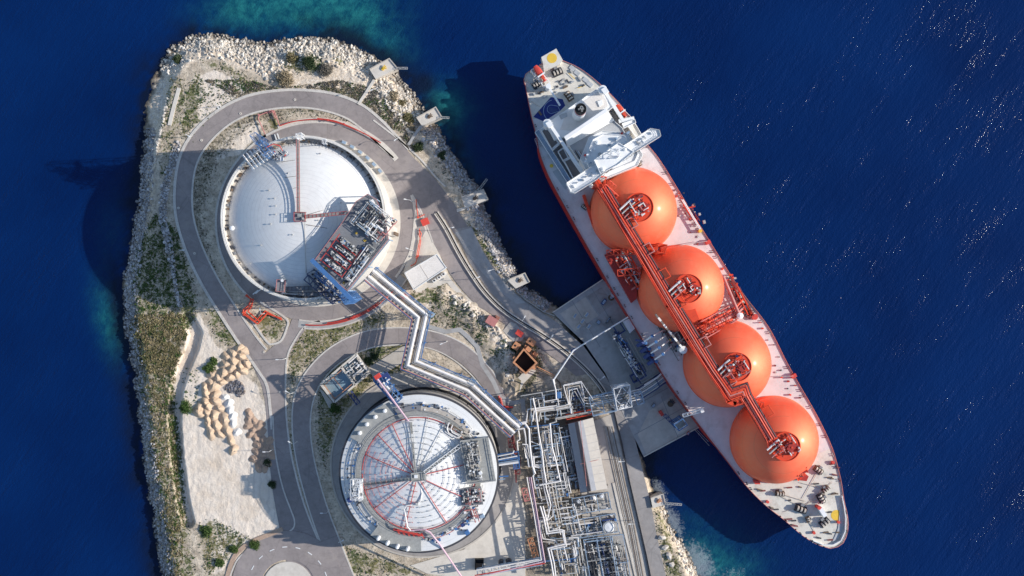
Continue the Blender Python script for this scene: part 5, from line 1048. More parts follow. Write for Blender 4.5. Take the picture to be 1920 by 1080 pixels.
# orange brick pit tower and boxes
c = P(987, 681); pt = thing('pit_tower', 'square orange brick tower with an open black top among the rocks', 'brick tower', (c.x, c.y, 0))
po = PL([(982,653),(1008,681),(986,702),(961,680)], 7); pi_ = [v.lerp(sum(po, Vector())/4, .16) for v in po]
mb = MB(); vs = [(v.x, v.y, z) for z in (-.2, 7) for v in po]+[(v.x, v.y, z) for z in (7, .5) for v in pi_]; fs = []
def orient(pl): 
    return sum(pl[i].x*pl[(i+1) % 4].y-pl[(i+1) % 4].x*pl[i].y for i in range(4)) > 0
fl = orient(po)
for i in range(4):
    j = (i+1) % 4
    for q in ((i, j, 4+j, 4+i), (4+i, 4+j, 8+j, 8+i), (8+i, 8+j, 12+j, 12+i)): fs.append(q if fl else q[::-1])
mb.add(vs, fs); mb.build('wall', 'brick_orange', pt); mb = MB(); mb.prism([tuple(v[:2]) for v in pi_], .4, 1.); mb.build('pit_floor', 'black', pt)
for (x, y, s_, h) in [(991,655,2.6,5.4),(1004,664,2.2,4.2),(965,672,1.6,6.4),(978,697,1.6,6.4),(1001,690,1.8,6.2),(986,650,1.4,3)]: mb = MB(); mb.box(P(x, y, h), s_, s_*.8, 0, h, -.7); mb.build('buttress', 'brick_orange', pt)
pipe(pt, [P(1004, 689, 6), P(1040, 708, 3), P(1050, 718, 3), P(1052, 730, 6)], .35, 'brown_steel'); pipe(pt, [P(1006, 687, 5), P(1042, 705, 2.6)], .2, 'brick_orange')
def hut(cx_, cy_, sx, sy, h, rot, m_, rm, label, name='brick_hut', hatch=True):
    v = P(cx_, cy_, h); t_ = thing(name, label, 'hut', (v.x, v.y, 0)); mb = MB(); mb.box(v, sx, sy, -.2, h, rot); mb.build('wall', m_, t_); mb = MB(); mb.box(v, sx*1.06, sy*1.06, h, h+.25, rot); mb.build('roof', rm, t_)
    if hatch: mb = MB(); mb.box((v.x-.5, v.y+.3), .9, .9, h+.25, h+.4, rot); mb.build('hatch', 'black', t_)
    return t_
hut(968, 649, 3.2, 3.6, 2.6, -.6, 'brick_orange', 'brick_orange', 'small orange brick hut with a dark hatch just above the open brick tower'); hut(996, 641, 4.2, 3., 2.6, -.6, 'brick_orange', 'brick_orange', 'orange brick hut with a dark hatch nearest the inner quay road')
hut(974, 625, 3.4, 2.6, 2.2, -.6, 'signal_red', 'signal_red', 'bright red box hut on the concrete beside the inner quay road', 'red_hut', False)
hb = hut(922, 602, 5., 4., 3., -.55, 'brick_red', 'red_faded', 'rusty red brick hut built against the pale rock beside the road', 'brick_hut', False); mb = MB(); mb.box(P(931, 598, 2), 2.4, 3, 0, 2, -.55); mb.build('lean_to', 'brick_red', hb); mb = MB(); mb.box(P(928, 610, 1), 4, .4, 0, 2.4, -.55); mb.build('yard_wall', 'concrete_pale', hb)
sheet('plant_yard', [(943,620),(957,603),(968,607),(952,630)], 'concrete'); sheet('plant_yard', [(952,630),(968,607),(985,628),(978,640),(962,640)], 'concrete_grey')
hut(797, 416, 3.6, 3.2, 1.4, .4, 'signal_red', 'signal_red', 'flat red cabinet in the planting bed on the wedge island', 'red_cabinet', False)
hut(757, 556, 2.6, 2., 2., .5, 'signal_red', 'signal_red', 'small red cabinet at the corner of the flat roofed building by the pipe rack', 'red_cabinet', False)
# concrete basin beside the south tank
c = P(646, 708); bs = thing('concrete_basin', 'open concrete basin with pale water and pipework north west of the south tank', 'basin', (c.x, c.y, 0)); F = frame3((602, 720), (66, -56), (26, 34))
mb = MB()
for a, b in (((0, 0), (1, 0)), ((1, 0), (1, 1)), ((1, 1), (0, 1)), ((0, 1), (0, 0)), ((.58, 0), (.58, 1))): mb.beam(F(*a, 1.5), F(*b, 1.5), .9, 3.2)
mb.build('wall', 'brick_orange' if False else 'concrete_pale', bs); mb = MB(); mb.prism([F(u, v, 1)[:2] for u, v in ((0, 0), (1, 0), (1, 1), (0, 1))], -.2, 1.2); mb.build('basin_floor', 'water_pool', bs)
mb = MB(); 
for v in (.12, .88): mb.beam(F(.03, v, 2.6), F(.55, v, 2.6), .35)
mb.beam(F(.04, .1, 2.6), F(.04, .9, 2.6), .35); mb.beam(F(.3, .1, 2.2), F(.3, .9, 2.2), .25); mb.build('pipe_loop', 'brick_orange', bs)
clutter(bs, F, 10, 12, 1.5, 131, ['white_pipe', 'tan_pipe', 'white_steel', 'grey_pipe'], (.15, .35), (.8, 3), 16, 6, (.55, 1), (.05, .95))
mb = MB(); lattice(mb, P(656, 735, 5), P(672, 757, 5), 2., 1.4, .24, 2.4); mb.build('stair_bridge', 'deep_blue', bs); sheet('concrete_path', [(598,728),(606,733),(630,762),(620,770)], 'concrete')
# other ground equipment
def skid(name, label, o, a, b, z, seed, pal, n=(12, 14, 24, 6), cat='process unit', zr=(.4, 5), rr=(.14, .34), fr='blue_grey', ztop=8):
    F = frame3(o, a, b); c = F(.5, .5, 0); t_ = thing(name, label, cat, (c.x, c.y, 0)); mb = MB(); q = [F(u, v, 0) for u, v in ((0, 0), (1, 0), (1, 1), (0, 1))]; mb.prism([v[:2] for v in q], -.1, .5+z*.0+.2); mb.build('base_slab', 'concrete_grey', t_)
    for i in range(4):
        mb = MB(); u = i/3
        for v in (0, .5, 1): p = F(u, v, z); mb.beam((p.x, p.y, 0), (p.x, p.y, ztop), .3)
        mb.beam(F(u, 0, ztop), F(u, 1, ztop), .3); mb.build('portal_frame', fr, t_)
    for v in (0, 1): mb = MB(); mb.beam(F(0, v, ztop), F(1, v, ztop), .3); mb.build('edge_beam', fr, t_)
    clutter(t_, F, n[0], n[1], z, seed, pal, rr, zr, n[2], n[3]); return t_, F
PG = ['grey_pipe', 'white_pipe', 'dark_steel', 'tan_pipe', 'grating_pale']
a1_, F = skid('process_unit', 'process unit of grey pipes and a round white drum just below the long shed', (1072, 935), (68, -12), (6, 30), 1, 141, PG, (9, 10, 16, 4), ztop=5)
a2_, F = skid('process_unit', 'process unit with blue frame and round cage right of the main pipe bank', (1065, 977), (88, -14), (8, 34), 1, 142, PG+['deep_blue', 'grey_pipe', 'blue_grey'], (14, 14, 20, 6), ztop=6, fr='blue_grey')
mb = MB(); v = P(1142, 988, 5); mb.lathe(v, [(2.9, .3), (2.9, 5), (2.3, 5.6), (.01, 5.8)], 20); mb.build('round_tank', 'white_steel', a2_); mb = MB(); mb.tube([(v.x+3.2*math.cos(i*.52), v.y+3.2*math.sin(i*.52), 6.3) for i in range(13)], .14, 4); tower(mb, [(v.x+3.2*math.cos(i*1.047), v.y+3.2*math.sin(i*1.047)) for i in range(6)], 0, 6.3, .14, 3); mb.build('cage', 'grey_pipe', a2_)
a3_, F = skid('process_unit', 'large dense process unit of dark pipes at the bottom edge beside the plant road', (1094, 1012), (74, -10), (16, 90), 1, 143, PG+['blue_grey', 'dark_steel', 'dark_steel'], (44, 50, 80, 16), ztop=7, fr='blue_grey', rr=(.1, .26))
a4_, F = skid('process_unit', 'narrow process unit of small pipes between the main bank and the long shed', (1052, 800), (20, -4), (26, 118), 1, 144, PG+['white_pipe'], (14, 14, 16, 6), ztop=5, fr='brown_steel')
for x, y, s_ in [(1085,940,1.2),(1112,935,1.6),(1128,930,1.2)]: mb = MB(); v = P(x, y, 3); mb.lathe(v, [(s_, .7), (s_, 3.2), (s_*.7, 3.8), (.01, 4)], 14); mb.build('drum', 'white_steel', a1_, smooth=True)
for i in range(7): pipe(a3_, [P(1100+i*9, 1020+i*.0, 3), P(1116+i*9, 1085, 3)], .4, ['dark_steel', 'grey_pipe', 'white_pipe', 'deep_blue'][i % 4], name='vessel')
for k in range(6):
    c = P(1150+k*3.2, 880); lw = thing('ground_pipe', ['first', 'second', 'third', 'fourth', 'fifth', 'sixth'][k]+' from the shed of the thin ground pipes running along the plant road', 'pipeline', (c.x, c.y, 0), 'thin ground pipes beside the plant road'); pipe(lw, PL([(1132+k*3.2, 800), (1150+k*3.2, 880), (1172+k*3.2, 980), (1192+k*3.2, 1090)], .5), .16, ['tan_pipe', 'grey_pipe', 'brown_steel'][k % 3], 5)
    for q in range(4): mb = MB(); p = P(1132+k*3.2+q*18, 800+q*85); mb.box(p, .5, .5, -.05, .45); mb.build('support', 'concrete_grey', lw)
# bottom gantry; dark round tanks and black container put in for shadow
c = P(930, 1062); gt = thing('pipe_gantry', 'blue lattice pipe gantry with a red pipe crossing the pavement south of the low tank', 'pipe gantry', (c.x, c.y, 0)); mb = MB(); lattice(mb, P(895, 1073, 9), P(1015, 1052, 9), 3.4, 2.2, .24, 3.4); mb.build('frame', 'blue_grey', gt); pipe(gt, [P(890, 1079, 11), P(1022, 1056, 11)], .3, 'red_pipe'); pipe(gt, [P(893, 1069, 10.5), P(1016, 1048, 10.5)], .36, 'white_pipe')
for x in (905, 945, 985, 1010): mb = MB(); p = P(x, 1071-(x-895)*.17, 8); mb.beam((p.x, p.y-1.5, 0), (p.x, p.y-1.5, 8), .4); mb.beam((p.x, p.y+1.5, 0), (p.x, p.y+1.5, 8), .4); mb.build('trestle', 'blue_grey', gt)
c = P(899, 1056); bn_ = thing('shadow_container', 'open black container standing in for shadow on the pavement below the low tank', 'container', (c.x, c.y, 0)); mb = MB(); mb.box(c, 4.4, 5.4, .05, .5, .05)
for dx, dy, w1, w2 in ((-2.1, 0, .2, 5.4), (2.1, 0, .2, 5.4), (0, 2.6, 4, .2), (0, -2.6, 4, .2)): mb.box((c.x+dx, c.y+dy), w1, w2, .5, 2.6, 0)
mb.build('body', 'black', bn_); mb = MB(); mb.box((c.x, c.y-1), 3.6, 2.4, .5, 1.3); mb.build('load', 'brown_steel', bn_)
for i, (x, y, l) in enumerate([(940,1053,'left hand dark round tank standing in for shadow beside the blue gantry'), (954,1051,'right hand dark round tank standing in for shadow beside the blue gantry')]):
    c = P(x, y); dt = thing('round_tank', l, 'tank', (c.x, c.y, 0), 'dark round tanks beside the gantry'); mb = MB(); mb.lathe(c, [(1.5, 0), (1.5, 3.2), (1.2, 3.7), (.01, 3.9)], 18); mb.build('shell', 'dark_steel', dt, smooth=True); mb = MB(); mb.beam((c.x-1.6, c.y, 0), (c.x-1.6, c.y, 5.4), .2); mb.build('pole', 'paint_white', dt)
# ---------------------------------------------------------------- red fire pipes
def redpipe(label, lines, r=.3, m_='fire_orange', z=1.1):
    c = P(*lines[0][0]); t_ = thing('fire_main', label, 'pipeline', (c.x, c.y, 0))
    for l in lines: pipe(t_, PL(l, z), r, m_)
    for l in lines:
        for x, y in l[1:-1:2]: mb = MB(); p = P(x, y, z); mb.beam((p.x, p.y, 0), (p.x, p.y, z), .3); mb.build('support', 'concrete_grey', t_)
    for l in lines[:2]: mb = MB(); valve(mb, P(*l[len(l)//2], z), .9); mb.build('valve', m_, t_)
    return t_
redpipe('bright red looped pipes on the grassy island south west of the domed tank', [[(460,554),(475,563),(470,575),(460,583),(458,590),(479,605),(483,607),(500,588),(528,597)], [(462,552),(471,562),(466,573),(456,581),(457,586),(477,602),(482,600),(497,583),(529,600)], [(475,560),(472,574),(465,584),(487,603),(503,586)]], .34)
redpipe('red pipe loop on dry ground north of the domed tank', [[(524,236),(514,208),(509,207),(486,216),(484,222),(497,252)], [(516,222),(512,210),(500,212)]], .26, 'red_faded')
redpipe('long red pipe curving along the kerb north east of the domed tank', [spline([(524,236),(545,229),(570,225),(600,224),(630,229),(660,240),(690,254),(714,268)], 4), spline([(595,222),(625,226),(655,237),(680,249)], 3)], .3, 'red_pipe')
redpipe('dark red pipes running along the gravel strip south of the domed tank', [arc(593, 417, 193, 96, 42, 12), arc(593, 417, 190, 84, 52, 10)], .34, 'red_pipe')
redpipe('red pipes threading the planting bed on the wedge island', [[(780,374),(782,392),(784,408),(796,402)], [(787,428),(786,440),(789,452),(784,480),(779,494),(770,499)], [(786,430),(790,438),(786,455),(780,485)]], .24)
redpipe('red pipe pieces where the footpath meets the end of the zigzag rack', [[(935,742),(940,757),(944,765),(955,770)], [(938,746),(943,762),(962,764)]], .5, 'red_pipe')
redpipe('maroon pipes beside the plant east of the low tank', [[(957,800),(966,850),(968,905)], [(962,815),(972,870)]], .4, 'maroon', 3)
# ---------------------------------------------------------------- twin crash beams along the quay, poles, lamps
def strip_thing(name, label, cat, pts, pieces, group=None):
    c = P(*pts[len(pts)//2]); t_ = thing(name, label, cat, (c.x, c.y, 0), group)
    for nm, o, w_, z0, z1, m_ in pieces: mb = MB(); mb.ribbon(PL(offset(pts, o)), w_, z0, z1); mb.build(nm, m_, t_)
    return t_
tb = spline([(818,399),(838,430),(860,472),(884,512),(910,548),(942,580),(980,606),(1020,630),(1062,660),(1098,692),(1124,722),(1142,752)], 4)
strip_thing('pipe_trench', 'long trench with pale twin walls and yellow pipe between the two quay roads', 'trench', tb, [('trench_wall', -3.6, .6, -.2, 1.1, 'concrete_pale'), ('trench_wall', 3.6, .6, -.2, 1.1, 'concrete_pale'), ('trench_floor', 0, 1.3, -.2, .3, 'dark_steel'), ('pipe', .8, .35, .3, .8, 'tan_pipe')])
tb2 = [(1150,765),(1166,830),(1180,900),(1196,970),(1212,1040),(1224,1100)]
strip_thing('guard_fence', 'dark guard fence with wire lines along the straight plant road', 'fence', tb2, [('rail', 0, .3, .3, 1.2, 'dark_steel'), ('rail', 1.7, .16, .4, 1., 'brown_steel'), ('footing', .8, 1., -.2, .25, 'concrete_grey')])
tb3 = [(968,545),(985,562),(1005,575),(1020,585),(1040,592)]
strip_thing('guard_fence', 'grey guard fence along the quay edge just above the jetty', 'fence', tb3, [('rail', 0, .3, .3, 1.2, 'grey_pipe'), ('rail', 1.6, .16, .4, 1., 'brown_steel')])
strip_thing('quay_kerb_wall', 'pale concrete kerb wall along the lower plant road', 'wall', [(1150,905),(1166,975),(1184,1045),(1194,1090)], [('coping', 0, 1.2, -.1, .6, 'concrete_pale')])
lampsrc = None
def lamp(px, py, a, label):
    global lampsrc
    z = 0; v = P(px, py, 0)
    if lampsrc is None:
        t_ = thing('street_lamp', label, 'street lamp', (0, 0, 0), 'street lamps along the roads'); mb = MB(); mb.lathe((0, 0), [(.16, -.1), (.09, 9)], 8); mb.build('pole', 'paint_white', t_); mb = MB(); mb.beam((0, 0, 9), (2.2, 0, 9.3), .14); mb.build('arm', 'paint_white', t_); mb = MB(); mb.box((2.5, 0), 1.3, .5, 9.2, 9.45); mb.build('lamp_head', 'paint_white', t_); mb = MB(); mb.box((0, 0), .7, .7, -.1, .3); mb.build('base', 'concrete', t_)
        lampsrc = t_; o = t_
    else:
        o = lampsrc.copy(); COL.objects.link(o)
        for ch in lampsrc.children: c_ = ch.copy(); COL.objects.link(c_); c_.parent = o
        o['label'] = label
    o.location = (v.x, v.y, 0); o.rotation_euler = (0, 0, R(a))
for a in [(710,172,200,'street lamp at the head of the path to the mooring platform with yellow hook'), (752,262,215,'street lamp beside the path to the second mooring platform'), (772,378,170,'street lamp at the northern tip of the wedge island'), (775,470,160,'street lamp on the wedge island kerb above the flat roofed building'), (842,430,10,'street lamp at the north end of the pipe trench'), (890,523,20,'street lamp on the pipe trench opposite the flat roofed building'), (927,505,200,'street lamp on the seaward side of the quay road by the fourth mooring platform'), (979,601,60,'street lamp on the pipe trench above the red box hut'), (1030,636,60,'street lamp on the pipe trench by the brick tower'), (1122,710,40,'street lamp on the pipe trench by the U shaped pipe loops'), (536,672,180,'street lamp in the verge at the fork south of the domed tank'), (552,735,150,'street lamp on the verge left of the tank road'), (557,828,150,'street lamp lower on the verge left of the tank road'), (838,640,200,'street lamp on the outer kerb of the tank road near the zigzag rack'), (512,842,180,'street lamp on the kerb beside the brown earth heaps'), (497,588,100,'street lamp on the grassy island south west of the domed tank'), (414,200,300,'street lamp on the outer kerb of the ring road at its north west bend'), (357,256,330,'street lamp on the outer kerb of the ring road near the western shore path'), (345,470,0,'street lamp on the outer kerb of the ring road west of the domed tank'), (1168,860,180,'street lamp at the plant road fence beside the shed'), (1186,975,180,'street lamp at the plant road fence near the bottom edge'), (690,930,0,'street lamp at the west rim of the low tank apron'), (640,1010,30,'street lamp at the south west rim of the low tank apron'), (618,955,180,'street lamp on the verge beside the low tank road at the bottom')]: lamp(*a)
# long diagonal pole bridge carrying a hose to the jetty
c = P(1074, 658); hp = thing('hose_boom', 'long thin white pipe on a blue post bridging from the plant over the quay road', 'pipe bridge', (c.x, c.y, 0)); pipe(hp, [P(1040, 720, 8), P(1038, 712, 11), P(1075, 657, 13), P(1185, 590, 11)], .38, 'white_steel'); mb = MB(); v = P(1075, 657, 13); mb.beam((v.x, v.y, 0), (v.x, v.y, 13), .5); mb.build('post', 'white_steel', hp); mb = MB(); mb.box(v, 2.2, 1.6, 11.6, 12.6, .5); mb.build('platform', 'deep_blue', hp)
# ---------------------------------------------------------------- mooring platforms
def dolphin(label, corners, hookm, gang=None, hz=1.3):
    q = PL(corners, hz); c = sum(q, Vector())/4; t_ = thing('mooring_platform', label, 'mooring platform', (c.x, c.y, hz)); mb = MB(); mb.prism([tuple(v[:2]) for v in q], -7.5, hz); mb.build('deck', 'concrete_pale', t_)
    mb = MB(); mb.ribbon([tuple(v[:2]) for v in q[:3]], .5, hz, hz+.5); mb.build('kerb', 'concrete', t_)
    mb = MB(); mb.cyl(c, .9, hz, hz+.5, 12)
    for k in (-.5, 0, .5): d = Vector((math.cos(.55+k), math.sin(.55+k), 0)); mb.beam((c.x, c.y, hz+.7), (c.x+d.x*2, c.y+d.y*2, hz+.9), .45, .5)
    mb.build('mooring_hook', hookm, t_)
    if gang: mb = MB(); lattice(mb, P(*gang[0], hz+.6), P(*gang[1], hz+.6), .9, .8, .12, 2); mb.build('gangway', 'grey_pipe', t_)
    mb = MB(); a, b = q[1], q[2]; m_ = a.lerp(b, .5); mb.beam((a.x, a.y, hz-1.8), (b.x, b.y, hz-1.8), .8, 2.2); mb.build('fender', 'dark_steel', t_)
dolphin('mooring platform with a yellow hook on the northern rocks', [(693,130),(730,110),(745,128),(704,148)], 'yellow', ((744,128),(764,128)))
dolphin('mooring platform with a brown hook at the east point of the rocks', [(781,221),(817,201),(828,219),(791,236)], 'brown_steel', ((826,220),(842,221)))
dolphin('mooring platform halfway along the east shore with a thin gangway pointing at the ship', [(865,370),(906,355),(915,374),(872,391)], 'brown_steel', ((897,357),(913,336)))
dolphin('small pale mooring platform on the grey rubble just north of the jetty', [(951,525),(984,512),(993,529),(967,541)], 'brown_steel')
dolphin('square mooring platform with an orange hook on the rocks south of the jetty', [(1220,934),(1243,926),(1248,946),(1224,953)], 'brick_orange', ((1248,944),(1278,946)), 1.6)
sheet('footpath', [(856,392),(872,388),(873,393),(857,398)], 'concrete_pale')
# ---------------------------------------------------------------- jetty
JZ = .3
c = P(1200, 700); jt = thing('jetty', 'concrete jetty platform between the quay road and the ship', 'jetty', (c.x, c.y, JZ)); mb = MB(); mb.prism(plan([(1036,586),(1130,524),(1175,570),(1312,800),(1207,856),(1170,780),(1135,700),(1095,642)], JZ), -8, JZ); mb.build('deck', 'concrete_grey', jt)
mb = MB(); mb.prism(plan([(1218,770),(1260,742),(1308,800),(1212,853),(1196,815)], JZ), JZ, JZ+.04); mb.build('worn_and_lit_patch', 'concrete', jt)  # sunlight on the jetty's lower end put into the colour as paler concrete
for l, m_ in [([(1050,588),(1098,557),(1122,592),(1078,622)], 'concrete'), ([(1100,556),(1128,538),(1150,570),(1124,590)], 'asphalt_old'), ([(1180,742),(1212,724),(1220,738),(1190,758)], 'asphalt_old'), ([(1262,800),(1285,788),(1294,803),(1270,815)], 'concrete_pale')]: mb = MB(); mb.prism(plan(l, JZ), JZ, JZ+.05+random.random()*.02); mb.build('worn_and_lit_patch', m_, jt)
mb = MB()
for a, b in [((1072,563),(1125,650)),((1108,539),(1160,625)),((1190,815),(1290,760)),((1170,772),(1275,715)),((1240,745),(1272,822))]: mb.ribbon(PL([a, b], JZ), .22, JZ, JZ+.09)
mb.build('deck_joint', 'grating', jt)
mb = MB()
for i in range(9): p = P(1135+i*20, 523+i*31.5, JZ); mb.box((p.x+1.2, p.y+.2), 1.6, 3.2, -5, .6, .55)
mb.build('fender', 'dark_steel', jt)
mb = MB(); mb.ribbon(PL([(1036,586),(1130,524)], JZ), .5, JZ, JZ+.6); mb.ribbon(PL([(1312,800),(1207,856)], JZ), .5, JZ, JZ+.5); mb.build('kerb', 'concrete_pale', jt)
LZ = 6.
c = P(1197, 655); lp = thing('loading_platform', 'raised steel loading deck with blue frames on the jetty', 'loading platform', (c.x, c.y, JZ)); pq = [(1140,618),(1186,590),(1250,690),(1203,718)]
mb = MB(); mb.prism(plan(pq, LZ), LZ-.5, LZ, bot=True); mb.build('deck', 'grating_pale', lp)
for x, y in pq+[(1163,604),(1218,640),(1171,668),(1226,704)]: mb = MB(); v = P(x, y, LZ); mb.beam((v.x, v.y, JZ), (v.x, v.y, LZ-.5), .7); mb.build('column', 'deep_blue', lp)
mb = MB(); rail(mb, PL(pq+pq[:1], LZ), 1.2, 2., .13); mb.build('handrail', 'grey_pipe', lp)
mb = MB(); mb.prism(plan([(1168,603),(1184,596),(1195,612),(1181,625)], LZ+2.8), LZ, LZ+2.8); mb.build('control_cabin', 'white_steel', lp)
FL = frame3((1144, 622), (20, 24), (34, 62)); clutter(lp, frame3((1148, 616), (22, 22), (42, 74)), 14, 12, LZ, 161, ['blue_steel', 'deep_blue', 'grey_pipe', 'white_pipe', 'dark_steel'], (.15, .35), (.4, 2.6), 24, 8)
for k in range(4): mb = MB(); a = P(1158+k*6+4, 636-k*1, LZ+.2); b = P(1196+k*6, 700-k*2, LZ+.2); mb.beam(a, b, .5, .4); mb.build('pipe', ['dark_steel', 'deep_blue', 'grey_pipe', 'tan_pipe'][k], lp)
for (x, y) in [(1150,628),(1195,690),(1183,706)]: mb = MB(); tower(mb, plan([(x,y),(x+10,y-6),(x+16,y+6),(x+6,y+12)], LZ), JZ, LZ+1, .24, 3); mb.build('stair_tower', 'deep_blue', lp)
clutter(lp, frame3((1196, 628), (22, 58), (30, -18)), 12, 14, LZ, 163, ['deep_blue', 'blue_steel', 'deep_blue', 'grey_pipe', 'dark_steel'], (.2, .45), (.6, 5), 18, 8)
clutter(lp, frame3((1146, 632), (50, 80), (16, -10)), 8, 8, LZ, 164, ['deep_blue', 'grey_pipe', 'dark_steel', 'white_pipe'], (.14, .3), (.4, 2), 16, 6)
for l in ([(1183,690),(1199,681),(1212,704),(1197,714)], [(1150,612),(1162,604),(1172,620),(1160,628)]):
    mb = MB(); q = plan(l, 9); tower(mb, q, LZ, 10, .3, 4); mb.build('bay_frame', 'deep_blue', lp)
# four loading arms reaching to the ship
src = [(1206,641),(1213,652),(1219,663),(1226,675)]; tip = [(1243,620),(1248,630),(1254,639),(1259,649)]
for i in range(4):
    v = P(*src[i], LZ); la = thing('cargo_loader', ['northernmost', 'second', 'third', 'southernmost'][i]+' of the four blue and white hose cranes reaching from the jetty to the ship', 'cargo loader', (v.x, v.y, LZ), 'cargo loaders on the jetty')
    mb = MB(); mb.lathe(v, [(.9, LZ), (.7, LZ+.6), (.55, LZ+9), (.9, LZ+9.2), (.9, LZ+10), (.01, LZ+10.2)], 12); mb.build('riser', 'blue_steel', la)
    a = P(src[i][0]+2, src[i][1]-1, 17); b = P(src[i][0]+17, src[i][1]-11, 22); e = P(*tip[i], DK+3.5)
    pipe(la, [a, b], .42, 'white_steel', name='inboard_arm'); pipe(la, [b, e], .36, 'white_steel', name='outboard_arm'); mb = MB(); d = (a-b).normalized(); mb.beam(a+d*1, a+d*5.5+Vector((0, 0, -.8)), 1.6, 1.6); mb.build('counterweight', 'deep_blue', la)
    mb = MB(); mb.cyl((b.x, b.y), .8, b.z-.5, b.z+.6, 10); mb.build('swivel', 'blue_steel', la); mb = MB(); mb.beam(v+Vector((-.8, .6, 8)), v+Vector((-4.2, 1.2, 5)), 1., 1.2); mb.build('arm_drive', 'deep_blue', la)
for i, (x, y, w1, w2, h, m_, l) in enumerate([(1132,566,3.2,1.6,1.6,'deep_blue','dark blue cabinet on the shaded jetty north of the loading deck'),(1122,604,2.2,2.2,1.2,'grating','grey square cabinet on the jetty left of the loading deck'),(1140,600,4.,.6,1.,'dark_steel','long dark rack lying on the jetty above the loading deck'),(1225,760,2.4,1.4,1.2,'grating','grey cabinet on the jetty left of the gangway tower'),(1290,812,1.6,1.,1.,'signal_red','small red box at the jetty corner nearest the open water')]):
    v = P(x, y, JZ); cb = thing('equipment_cabinet', l, 'cabinet', (v.x, v.y, JZ)); mb = MB(); mb.box(v, w1, w2, JZ, JZ+h, .95); mb.build('housing', m_, cb); mb = MB(); mb.box(v, w1*.7, w2*.7, JZ+h, JZ+h+.2, .95); mb.build('lid', 'blue_grey', cb)
# walkway jetty pipes from lattice tower to loading platform, mast, gangway tower
jr = rack('pipe_rack', 'short dark blue pipe rack from the lattice tower out over the jetty', [(1200,738),(1225,722),(1246,706)], 6., 20, [(-7, .35, 'white_pipe'), (-3.5, .3, 'grey_pipe'), (0, .35, 'white_pipe'), (3.5, .3, 'blue_grey'), (7, .4, 'grey_pipe')], 'deep_blue', 5.)
pipe(jr, [P(1208, 722, 8), P(1232, 708, 8), P(1246, 695, 8), P(1244, 690, 7)], .45)
mb = MB(); tower(mb, plan([(1228,706),(1243,696),(1252,716),(1236,724)], 6), JZ, 7, .28, 3); mb.build('bay_frame', 'deep_blue', jr)
c = P(1275, 797); gw = thing('gangway_tower', 'blue and white gangway tower with a boom over the ship rail', 'gangway', (c.x, c.y, JZ)); q = plan([(1262,795),(1279,784),(1287,796),(1272,806)], 10)
mb = MB(); tower(mb, q, JZ, 13, .32, 3.4); mb.build('frame', 'blue_steel', gw); mb = MB(); mb.prism(q, 9.4, 9.8, bot=True); mb.build('platform', 'grating_pale', gw); mb = MB(); rail(mb, [Vector((*v, 9.8)) for v in q+q[:1]], 1.3, 1.4, .2); mb.build('handrail', 'white_steel', gw)
mb = MB(); lattice(mb, P(1281, 779, 13), P(1316, 769, 17), 1.6, 1.2, .22, 2); mb.build('boom', 'white_steel', gw); mb = MB(); mb.box(P(1316, 769, 17), 1.6, 2.4, 16.4, 17.8, .4); mb.build('boom_head', 'white_steel', gw)
mb = MB(); lattice(mb, P(1246, 778, 5), P(1268, 800, 9), 1.6, 1., .18, 2); mb.build('stair', 'deep_blue', gw)
mb = MB(); mb.box(P(1240, 775, 2.4), 1.6, 2.6, JZ, 3, .6); mb.build('winch', 'signal_red', gw)
for i, (x, y, l) in enumerate([(1146,558,'mooring hook stand with white valves on the shaded northern part of the jetty'), (1257,757,'dark mooring hook stand beside the gangway tower on the jetty')]):
    v = P(x, y, JZ); mh = thing('hook_stand', l, 'mooring hook', (v.x, v.y, JZ)); mb = MB(); mb.cyl(v, 1.6, JZ, JZ+.5, 14); mb.build('base', 'brown_steel', mh)
    for k in range(4): mb = MB(); a = .3+k*.45; mb.beam((v.x, v.y, JZ+1), (v.x+2.4*math.cos(a), v.y+2.4*math.sin(a), JZ+1.2), .5, .6); mb.build('hook', ['white_steel', 'dark_steel'][i], mh)
    mb = MB(); mb.cyl(v, .6, JZ+.5, JZ+1.7, 10); mb.build('capstan', ['blue_grey', 'brown_steel'][i], mh)
for i in range(16): 
    x, y = 1052+random.uniform(0, 100), 590+random.uniform(-4, 4); 
for i, (x, y) in enumerate([(1078,592),(1092,602),(1104,612),(1085,612),(1100,590)]):
    v = P(x, y, JZ); cb = thing('deck_box', ['first', 'second', 'third', 'lowest', 'topmost'][i]+' grey equipment box of the group at the landward end of the jetty', 'equipment box', (v.x, v.y, JZ), 'equipment boxes on the jetty'); mb = MB(); mb.box(v, 2.6, 1.5, JZ, JZ+1.2, .95); mb.build('housing', 'concrete_pale', cb); mb = MB(); mb.box(v, 2., .9, JZ+1.2, JZ+1.4, .95); mb.build('lid', 'blue_grey', cb)

for a, b, l in [((1138, 512), (1146, 557), 'thin grey mooring rope from the ship rail to the hook stand with white valves'), ((1328, 828), (1298, 797), 'thin grey mooring rope from the ship rail to the far corner of the jetty'), ((1330, 836), (1262, 760), 'thin grey mooring rope from the ship rail to the dark hook stand')]:
    A, B = P(*a, DK+.6), P(*b, JZ+1.2); mid_ = A.lerp(B, .5)-Vector((0, 0, 1)); mb = MB(); v = [(q-B) for q in (A, mid_, B)]; mb.tube(v, .09, 5); o = mb.build('mooring_rope', 'grey_pipe'); o.location = B; reg(o, dict(label=l, category='rope'))
